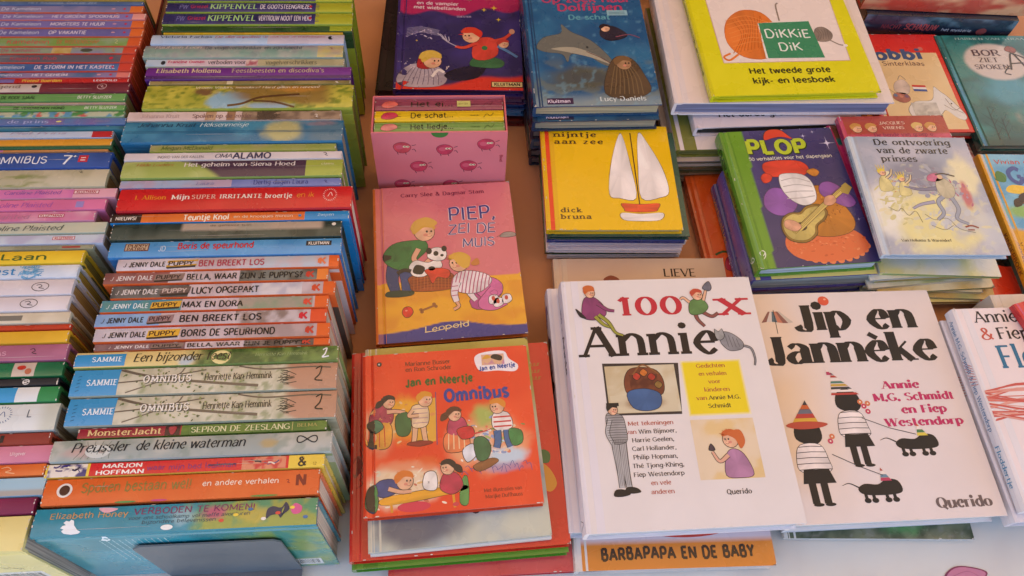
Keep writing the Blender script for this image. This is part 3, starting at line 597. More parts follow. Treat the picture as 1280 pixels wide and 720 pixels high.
def heks(pen, L, T):
    def f(x, y):
        u = x / L; c = mixc('#2c6f94', '#4a8fae', sm(.3, .7, fbm(x, y, 22, 3, 1) + .2 * (y / T - .5))); c = blend(c, '#b7b27c', blot(x, y, L * .72, T * .5, 26, T * .6, .5, .4, 3))
        c = blend(c, '#55788c', blot(x, y, L * .93, T * .4, 26, T * .6, .5, .5, 5)); c = blend(c, '#8c7a86', .8 * blot(x, y, L * .9, T * .85, 22, 5, .5, .8, 7)); return c
    pen.grid(0, .8, L, T - .8, 2.4, f, 1)
    pen.text(L * .06, T * .7, 'Johanna Kruit', T * .2, '#1f3a5a', 'ital', width=L * .26, l=6); pen.text(L * .34, T * .7, 'Heksenmeisje', T * .2, '#c9e0e8', 'ital', width=L * .22, l=6)
    for q in (.42, .48): pen.stroke([(2, T * q), (L / 2, T * q), (L - 2, T * q)], .35, '#1f5677', 3)

# (u, length, n, thickness, height) of each book, front to back, in metres
ROW2 = [
(-0.362,0.236,0.1338,0.0247,0.141),(-0.360,0.234,0.1599,0.0240,0.140),(-0.363,0.240,0.1843,0.0130,0.140),(-0.361,0.244,0.1977,0.0205,0.141),(-0.343,0.220,0.2190,0.0106,0.139),
(-0.356,0.241,0.2300,0.0280,0.140),(-0.358,0.242,0.2584,0.0279,0.140),(-0.360,0.244,0.2867,0.0174,0.140),(-0.346,0.221,0.3046,0.0086,0.139),(-0.348,0.222,0.3136,0.0154,0.140),
(-0.350,0.220,0.3294,0.0152,0.140),(-0.348,0.219,0.3452,0.0144,0.140),(-0.341,0.218,0.3602,0.0156,0.140),(-0.351,0.220,0.3766,0.0143,0.140),(-0.341,0.220,0.3913,0.0152,0.140),
(-0.352,0.233,0.4069,0.0201,0.140),(-0.354,0.234,0.4277,0.0212,0.140),(-0.358,0.245,0.4492,0.0123,0.140),(-0.354,0.243,0.4629,0.0302,0.141),(-0.357,0.233,0.4935,0.0116,0.140),
(-0.358,0.235,0.5063,0.0242,0.140),(-0.359,0.234,0.5308,0.0116,0.140),(-0.334,0.202,0.5428,0.0106,0.140),(-0.366,0.241,0.5538,0.0323,0.141),(-0.366,0.237,0.5865,0.0150,0.140),
(-0.352,0.236,0.6027,0.0385,0.140),(-0.351,0.231,0.6416,0.0068,0.140),(-0.357,0.237,0.6491,0.0204,0.140),(-0.360,0.231,0.6699,0.0129,0.140),(-0.365,0.234,0.6832,0.0221,0.140),
(-0.360,0.229,0.7057,0.0175,0.140),(-0.348,0.215,0.7236,0.0040,0.140),(-0.351,0.229,0.7280,0.0105,0.140),(-0.352,0.230,0.7391,0.0213,0.140),(-0.351,0.228,0.7608,0.0189,0.140),
(-0.352,0.228,0.7801,0.0178,0.140),(-0.352,0.228,0.7983,0.0204,0.140),(-0.354,0.228,0.8192,0.0251,0.140),]
NV = '#2f2c63'
def kippen(title):
    def fn(pen, L, T):
        spine_fn([(0, .82, '#38356e', '#2c2a5a', 20), (.80, 1, '#a9ad2c')])(pen, L, T)
        pen.text(L * .07, T * .3, 'PW', T * .4, '#8a86c0', 'hand', width=10, l=5); pen.text(L * .13, T * .35, 'Griezel', T * .32, '#a8325a', 'bold', width=L * .09, l=5)
        pen.text(L * .235, T * .28, 'KIPPENVEL', T * .5, '#a8d48c', 'sbold', width=L * .25, l=5); pen.text(L * .5, T * .3, title, T * .42, '#d6cfe0', 'bold', width=L * .28, l=5)
        pen.ell(L * .79 - 4, T * .5, 2, 2.4, '#b8304a', 5)
    return fn
T_ = lambda f0, f1, qc, cf, st, c, txt: (f0, f1, qc, cf, st, c, txt)
R2 = [ # (label, cover edge colour, spine painter, top cover painter or colour, hard, page colour)
('thick teal hardback at the very front of the middle row, blurb and barcode facing out', '#2a8496', verb_spine, verb_cover, True, '#cdbfae'),
('orange hardback with black ladybird roundel, directly behind the thick teal book', '#d9622a', spine_fn([(0, 1, '#dd6a2c', '#d86026', 30)], [('e', .075, .55, 6.5, 6.3, '#e9e2da'), ('e', .075, .55, 4.3, 4.6, '#4a2a22', 4), ('w', .885, .55, 1.6, 1.6, '#9a2c20'), ('e', .3, .05, 9, .9, '#4f8a44'), ('e', .42, .06, 7, .9, '#c43a78'), ('e', .8, .06, 12, .9, '#5f8a3c')], [T_(.135, .53, .62, .36, 'handb', '#8a7a3a', 'Spoken bestaan wel!'), T_(.57, .85, .6, .2, 'handb', '#f5e3cf', 'en andere verhalen'), T_(.915, .95, .58, .4, 'chunk', '#7a2018', 'N')]), '#c85a2c', True, '#d9c6b4'),
('slim red and yellow book with cartoon faces at both spine ends', '#e0c24a', marjon, '#d9b83c', True, '#dccbb0'),
('pale grey green hardback with round headband and black looped infinity mark on spine', '#a9aea4', preuss, '#86946a', True, '#b9b0a0'),
('low dark red and green spine sunk behind the grey green hardback with the infinity mark', '#557a30', monster, '#5c7a38', True, '#b8a98e'),
('branch patterned spine with blue end label, front copy of the two alike', '#a8a48c', omni_sammie, '#b9b49a', True, '#c6ab8c'),
('branch patterned spine with blue end label, rear copy of the two alike', '#a8a48c', omni_sammie, '#b9b49a', True, '#c6ab8c'),
('cream and leaf green spine with blue end label and yellow moon behind the lettering', '#7f9450', feest, '#5c7a3a', True, '#d2c3a4'),
('narrow half hidden mauve brown puppy spine just behind the cream and leaf green one', '#d96a34', puppy('#7a5a5c', '#8a6a68', (.38,), (.63, .93), ('#8a7a72', '#5f5248', 9), (.93, '#dd6428'), (.235, .37, '#8a7468', '#3a2c28'), 'BELLA, WAAR ZIJN JE PUPPY\'S?', .39, .91, .085, .23, '#e4d8d4'), '#cfc4bf', False, '#cdb9a4'),
('white and lilac puppy spine with yellow sign, long title about a detective dog', '#dd6428', puppy('#cfc6cc', '#c2b6be', (.36,), (.6, .93), ('#bda6a4', '#a89492', 12), (.945, '#e0682a'), (.22, .355, '#dfae38', '#4a2c1c'), 'BORIS DE SPEURHOND', .365, .765, .06, .215), '#cfc4bf', False, '#cdb9a4'),
('light blue and white puppy spine ending in pink and red, second from the leafy book', '#dd5a2c', puppy('#8fb0d6', '#7f9fca', (.275,), (.6, .9), ('#c9bcbe', '#8f7c74', 9), (.93, '#e0562c'), (.22, .33, '#9a7a78', '#40242a'), 'BEN BREEKT LOS', .36, .715, .05, .205, tc='#231a20', k='#d02838'), '#cfc4bf', False, '#cdb9a4'),
('teal and sage puppy spine with yellow sign and orange end', '#dd6428', puppy('#3f8aa6', '#5f8f8a', (.35,), (.6, .93), ('#aa9c8e', '#8f9a80', 12), (.94, '#e2682a'), (.215, .345, '#d9a636', '#3c2418'), 'MAX EN DORA', .355, .62, .05, .205, '#d9e4e6', k='#d8503a'), '#cfc4bf', False, '#cdb9a4'),
('dark grey ended puppy spine with white photo strip, set a little to the right', '#dd6428', puppy('#4c4a48', '#6f6a64', (.34,), (.62, .85), ('#bcb8c4', '#d8d2d4', 9), (.945, '#dd6428'), (.215, .345, '#6a5750', '#c9b4a8'), 'LUCY OPGEPAKT', .355, .655, .045, .205, '#dcd4d0', k='#d05030'), '#4a4038', False, '#a08a74'),
('brown mauve puppy spine with grey photo strip and bulldog picture by its orange end', '#dd6428', puppy('#7c4c48', '#94605a', (.285,), (.6, .95), ('#7f8078', '#5f5a50', 9), (.95, '#e8863a'), (.22, .35, '#8f756a', '#38261f'), "BELLA, WAAR ZIJN JE PUPPY'S?", .365, .885, .055, .215, '#ddd0cc', k='#c8402c'), '#cfc4bf', False, '#cdb9a4'),
('rearmost white puppy spine with rosy lettering and broad orange end', '#dd6428', puppy('#d3cad0', '#c6b9c0', (.35,), (.55, .93), ('#c7b6ba', '#b9c0c8', 12), (.955, '#e2682a'), (.22, .355, '#c99a34', '#40301a'), 'BEN BREEKT LOS', .365, .66, .055, .215, tc='#a83a4c', k='#e07a4a'), '#cfc4bf', True, '#cdb9a4'),
('sky blue hardback with red title and small patterned badge, behind the puppy spines', '#3f86c0', spine_fn([(0, 1, '#5a9fd4', '#4a8fc8', 30)], [('r', .115, .62, 12, 5, '#6a3a30'), ('r', .115, .62, 11, 4, '#c9b496', 4), ('r', .9, .66, 13, 3.2, '#2c2c30')], [T_(.075, .16, .7, .17, 'bold', '#5a2420', 'PUPPY'), T_(.075, .16, .5, .17, 'bold', '#5a2420', 'PATROL'), T_(.29, .615, .64, .38, 'bold', '#c42c34', 'Boris de speurhond'), T_(.855, .945, .66, .2, 'bold', '#efe6da', 'KLUITMAN'), T_(.21, .24, .5, .3, 'sans', '#cfe0ee', 'JD')]), '#3a7db8', True, '#b9b09c'),
('dark green grey book with pale wavy band, between the sky blue and orange spines', '#2f3c34', spine_fn([(0, 1, lambda u, v, x, y: (lambda c: blend(blend(c, '#b7a694', (sm(.29, .31, u)) * sm(.45, .55, v) * (1 - sm(.9, .93, u))), '#9a9c8c', .5 * blot(x, y, 140, 14, 20, 5, .6, .8, 4)))(mixc('#2c3a34', '#46524a', sm(.3, .7, fbm(x, y, 14, 3, 5)))))], [('e', .965, .75, 2.2, 2.2, '#e9e4d8')], [T_(.42, .6, .8, .12, 'handb', '#7a6a58', 'de geheime tuin')]), '#22302c', True, '#6f675a'),
('narrow orange spine with dark tag at left and bright blue end', '#1f86c4', spine_fn([(0, 1, '#dd7630', '#d56a28', 30), (0, .125, '#3a2a24'), (.81, 1, '#2488c6')], [('e', .79, .5, 1.6, 1.8, '#2a7ab8')], [T_(.02, .105, .5, .34, 'bold', '#e9dccf', 'NIEUWS!'), T_(.3, .49, .5, .55, 'bold', '#f4ead8', 'Teuntje Knol'), T_(.51, .76, .5, .26, 'sans', '#f0d9bf', 'en de knoopjes minion'), T_(.865, .935, .55, .26, 'sans', '#bfe0f0', 'Zwijsen')]), '#1e84c2', True, '#d9cdb8'),
('very thick bright red spine with white lettering and white sun emblem', '#c61f24', spine_fn([(0, 1, '#d2262a', '#c82024', 40)], [('sun', .905, .58, 7.5, 9, '#f3e4dc')], [T_(.07, .2, .56, .18, 'sbold', '#e8902c', 'I. Allison'), T_(.225, .3, .56, .2, 'sbold', '#f2e6da', 'Mijn'), T_(.31, .41, .56, .18, 'slab', '#e7b9a8', 'SUPER'), T_(.43, .61, .56, .18, 'slab', '#f2e6da', 'IRRITANTE'), T_(.625, .74, .56, .2, 'sbold', '#f2e6da', 'broertje'), T_(.76, .835, .58, .22, 'hand', '#e8902c', 'en ik')]), '#b81c22', True, '#e2d3bd'),
('low lilac blue spine directly behind the thick red one', '#7c8cc0', spine_fn([(0, .5, '#9fb0cc', '#b49cb4', 18), (.5, 1, '#7a86c0', '#6c7ab8', 18)], [('w', .93, .55, 2, 1.6, '#2c3070')], [T_(.34, .42, .5, .34, 'serit', '#8a86b0', 'Laura'), T_(.6, .85, .55, .5, 'serif', '#3a4488', 'Dertig dagen Laura')]), '#6f80b8', False, '#c0b49e'),
('lime and plum spine with a dark hat brim curve and white title', '#8fa04a', spine_fn([(0, 1, lambda u, v, x, y: (lambda c: blend(c, '#4a3248', np.maximum(sm(-.02, .02, (u - .22 - .22 * np.sqrt(np.clip(1 - v, 0, 1)))), 0)))(mixc('#9fae58', '#b4bd74', sm(.3, .7, fbm(x, y, 22, 2, 3))))), (.83, 1, '#a4b04c')], [], [T_(.06, .225, .75, .17, 'serit', '#b07a44', 'Hilde Loeters'), T_(.275, .78, .74, .25, 'serif', '#e3dcdc', 'Het geheim van Siena Hoed'), T_(.9, .96, .7, .12, 'sans', '#e3e6c0', 'clavis')]), '#8a9a44', True, '#bfb29a'),
('white spine with heavy dark overlapping capitals in two sizes', '#d6cdd0', spine_fn([(0, 1, '#ddd4d6', '#d2c8cb', 30)], [('w', .925, .6, 2.6, 2.4, '#3a3440')], [T_(.15, .36, .42, .3, 'sans', '#6a6068', 'INGRID VAN DER KALLEN'), T_(.41, .49, .5, .52, 'ital', '#3a3858', 'OMA'), T_(.495, .67, .5, .75, 'bold', '#3a3858', 'ALAMO')]), '#d3cacd', False, '#cfc4b4'),
('short slim olive green spine behind the white one', '#8d963a', spine_fn([(0, 1, '#8f9a4a', '#a39a6a', 20)], [], [T_(.06, .33, .5, .5, 'serit', '#5a6a34', 'Megan McDonald')]), '#8f9a3a', False, '#b9ab8c'),
('thick sea blue spine fading to pale yellow, dark blue author name', '#2c6f94', heks, '#2c6a8c', True, '#a89c88'),
('cream pink spine with sepia scratchy drawing at its right', '#cbbcb4', spine_fn([(0, 1, '#d6c2c0', '#cbb4ae', 20), (.36, .41, '#a98264', '#c0a080', 8), (.46, .5, '#9a7458'), (.53, 1, '#a48c74', '#7c6654', 6)], [('w', .885, .45, 2, 2.4, '#efe6dc'), ('tw', .62, 9, 70, .5, '#4f4034', 3.2, '#5a4a3c')], [T_(.06, .24, .5, .36, 'serif', '#b79c9c', 'Johanna Kruit'), T_(.3, .58, .5, .4, 'serif', '#7c5c58', 'Spoken op de zolder')]), '#b7a59a', False, '#bcae9a'),
('extra thick yellow green spine picturing a tree bough against the sky', '#9aa038', vaders, '#8c9434', True, '#8c8a4a'),
('thin olive brown spine wedged behind the thick tree spine', '#8a8048', spine_fn([(0, 1, '#a08e5c', '#857848', 20), (.38, .41, '#d6c9a4')], [('w', .93, .5, 2, 1, '#efe6da')]), '#7c7440', False, '#a89a78'),
('purple spine with cream serif lettering', '#5a2470', spine_fn([(0, 1, lambda u, v, x, y: blend(mixc('#6d2f88', '#7d3f92', u), '#45165c', 1 - sm(.2, .34, v)))], [], [T_(.05, .36, .66, .36, 'sbold', '#e0c9a8', 'Elisabeth Mollema'), T_(.415, .865, .66, .36, 'sbold', '#c9b49c', "Feestbeesten en discodiva's")]), '#4e1c66', True, '#8c7c64'),
('pale blue to beige spine with scarf stripes in the middle', '#a7a890', spine_fn([(0, .1, '#9fbdd8', '#b7c8d8'), (.1, .5, '#d6c4cc', '#cbb4be', 12), (.5, .56, '#a85a66', '#d8c0bc', 3), (.56, 1, '#b7ae88', '#a39c78', 14)], [('e', .085, .5, 2.6, 3.4, '#2c2c34')], [T_(.11, .29, .62, .32, 'bold', '#c0406a', 'Francine Oomen'), T_(.31, .5, .55, .5, 'serif', '#4a4450', 'verboden voor'), T_(.6, .86, .5, .5, 'serif', '#6a6a52', 'vogelverschrikkers')]), '#9c9a80', False, '#a89a80'),
('grey green marbled spine with pale picture panel at its right end', '#8c9a8c', spine_fn([(0, 1, lambda u, v, x, y: blend(mixc('#7fa094', '#9fa8a0', sm(.3, .7, fbm(x, y, 14, 3, 2))), '#8c7c8c', .5 * sm(.6, .9, v) + .3 * sm(.55, .7, fbm(x, y, 9, 2, 6)))), (.87, 1, '#c4b872', '#b7a488', 10)], [('w', .94, .7, 2.2, 1.6, '#8a4a3c')], [T_(.05, .28, .8, .22, 'serit', '#d8c8c0', 'Paul van Loon'), T_(.3, .79, .76, .26, 'serif', '#4f5f6c', 'De vogelverschrikker en zijn knecht')]), '#86948a', True, '#a39a84'),
('pale sky blue spine with navy author name and black crescent', '#b7c6da', spine_fn([(0, 1, '#a8c2e0', '#bccbe0', 30), (.6, 1, '#c9c2ce', '#bdb6c8', 30)], [('e', .93, .6, 3.2, 3.4, '#20242c'), ('e', .945, .64, 2.8, 2.8, '#c2bcca', 4)], [T_(.045, .31, .74, .24, 'serif', '#3c4c78', 'Victoria Farkas'), T_(.325, .56, .72, .24, 'serit', '#b8607c', 'De dierenpolitie'), T_(.57, .9, .72, .16, 'serit', '#b8607c', 'Op zoek naar de vrachtwagens')]), '#bcc6d4', True, '#a89e90'),
('thin yellow spine just behind the pale sky blue one', '#c2a22c', spine_fn([(0, 1, '#d0b02c', '#c28a34', 30)]), '#bfa02c', False, '#a08c54'),
('thin dark green spine with lime end below the navy pair', '#2c4a24', spine_fn([(0, .88, '#27491f', '#3a5c2c', 16), (.88, 1, '#9aa82c')]), '#9aa82c', False, '#6c6c3c'),
('navy spine with glowing green title and lime end, nearer of the navy set', '#93a028', kippen('VERTROUW NOOIT EEN HEKS'), '#8c9a28', True, '#8c8a3c'),
('navy spine with glowing green title and lime end, second of the navy set', '#93a028', kippen('DE GOOTSTEENGRIEZEL'), '#8c9a28', True, '#8c8a3c'),
('navy spine with lime end cut by the top edge of the photo', '#93a028', kippen('ER ZIT IETS IN DE KAST'), '#8c9a28', True, '#8c8a3c'),
]
NAMESEQ = 'standing_book'
for i, (r, q) in enumerate(zip(ROW2, R2)):
    u, L, n_, T, H = r; lab, ed, sp, tp, hard, pg = q
    T *= 1000; L *= 1000; H *= 1000
    if 8 <= i <= 14 or i in (21,): m = M_SATIN
    elif i in (3, 24, 28): m = M_MATTE
    else: m = M_GLOSS
    b = book(NAMESEQ, lab, 'books standing spine up in the middle row', H, L, T, hard and T > 5, ed, pg, tp, sp, None, m, 0, (2.2 if T > 22 else None), 'stand')
    stand(b, u, n_, H, T, L)

# ------------------------------------------------------------------ left row, running out of the frame on the left
ROW1 = [
(-0.586,0.220,0.1239,0.0303,0.140),(-0.585,0.220,0.1546,0.0150,0.140),(-0.581,0.220,0.1699,0.0170,0.140),(-0.584,0.220,0.1874,0.0115,0.140),(-0.581,0.220,0.1992,0.0164,0.140),
(-0.586,0.220,0.2160,0.0113,0.140),(-0.584,0.220,0.2278,0.0270,0.140),(-0.588,0.220,0.2552,0.0161,0.140),(-0.591,0.220,0.2716,0.0082,0.140),(-0.589,0.220,0.2803,0.0157,0.140),
(-0.589,0.220,0.2964,0.0179,0.140),(-0.592,0.220,0.3147,0.0139,0.140),(-0.592,0.220,0.3290,0.0062,0.140),(-0.595,0.220,0.3359,0.0126,0.140),(-0.599,0.220,0.3490,0.0173,0.140),
(-0.599,0.220,0.3667,0.0186,0.140),(-0.598,0.220,0.3857,0.0162,0.140),(-0.596,0.220,0.4023,0.0164,0.140),(-0.589,0.220,0.4191,0.0061,0.140),(-0.581,0.220,0.4256,0.0122,0.140),
(-0.581,0.220,0.4383,0.0147,0.140),(-0.595,0.220,0.4534,0.0135,0.140),(-0.587,0.220,0.4673,0.0148,0.140),(-0.579,0.220,0.4825,0.0134,0.140),(-0.592,0.220,0.4962,0.0252,0.140),
(-0.593,0.220,0.5218,0.0227,0.140),(-0.599,0.220,0.5449,0.0040,0.140),(-0.596,0.220,0.5493,0.0142,0.140),(-0.598,0.220,0.5640,0.0104,0.140),(-0.586,0.220,0.5752,0.0065,0.140),
(-0.587,0.220,0.5821,0.0113,0.140),(-0.591,0.220,0.5939,0.0091,0.140),(-0.592,0.220,0.6033,0.0091,0.140),(-0.593,0.220,0.6129,0.0038,0.140),(-0.594,0.220,0.6171,0.0129,0.140),
(-0.592,0.220,0.6304,0.0150,0.140),(-0.595,0.220,0.6458,0.0071,0.140),(-0.595,0.220,0.6533,0.0097,0.140),(-0.595,0.220,0.6634,0.0136,0.140),(-0.595,0.220,0.6774,0.0138,0.140),
(-0.595,0.220,0.6917,0.0114,0.140),(-0.592,0.220,0.7035,0.0156,0.140),(-0.592,0.220,0.7195,0.0145,0.140),(-0.593,0.220,0.7344,0.0134,0.140),(-0.594,0.220,0.7481,0.0121,0.140),
(-0.599,0.220,0.7607,0.0130,0.140),(-0.601,0.220,0.7741,0.0074,0.140),(-0.601,0.220,0.7819,0.0068,0.140),(-0.600,0.220,0.7891,0.0156,0.140),(-0.601,0.220,0.8051,0.0228,0.140),]
def yellow_cover(pen, w, h):
    pen.grid(1.2, 0, w, h, 6, noisy('#e4d68c', '#d8c878', 60, 3), 1)
    pen.rect(66, h - 58, 108, h - 14, '#d9d6cf', 3)
    rr = random.Random(9); y = h - 55
    while y < h - 18: d = rr.uniform(.5, 1.6); pen.rect(72, y, 100, y + d, '#33312f', 5); y += d + rr.uniform(.5, 1.4)
    pen.line([(50, h - 46), (48, h - 42), (53, h - 38), (50, h - 34), (54, h - 30)], .8, '#5a5030', 4); pen.text(58, h - 30, 'VI', 5, '#5a5030', 'hand', l=4, rot=1.57)
def duo(a, b, pat=16): return spine_fn([(0, 1, a, b, pat)])
def pl(title_c, base, base2, f0=.3, tag=None, name='Caroline Plaisted'):
    sh = []; tx = [T_(f0 + .12, f0 + .5, .5, .42, 'ital', title_c, name)]
    if tag: sh = [('r', tag, .55, 13, 2.4, '#b03048'), ('r', tag, .55, 12.2, 1.7, '#ecdcdc', 4)]; tx.append(T_(tag - .05, tag + .05, .55, .2, 'bold', '#b03048', 'KLUITMAN'))
    return spine_fn([(0, 1, base, base2, 26)], sh, tx)
def vl(title, base, tailc, base2=None, tc='#d6cde4', extra=()):
    b2 = base2 or base
    return spine_fn([(0, 1, base, b2, 20), (.93, 1, tailc)], [('e', .84, .5, 2.4, 1.1, '#d8a0b0'), ('e', .90, .5, 1.6, 1.6, '#c8304c')] + list(extra), [T_(.24, .45, .5, .42, 'handb', '#cfd4ea', 'De Kameleon'), T_(.50, .50 + .018 * len(title), .5, .42, 'bold', tc, title)])
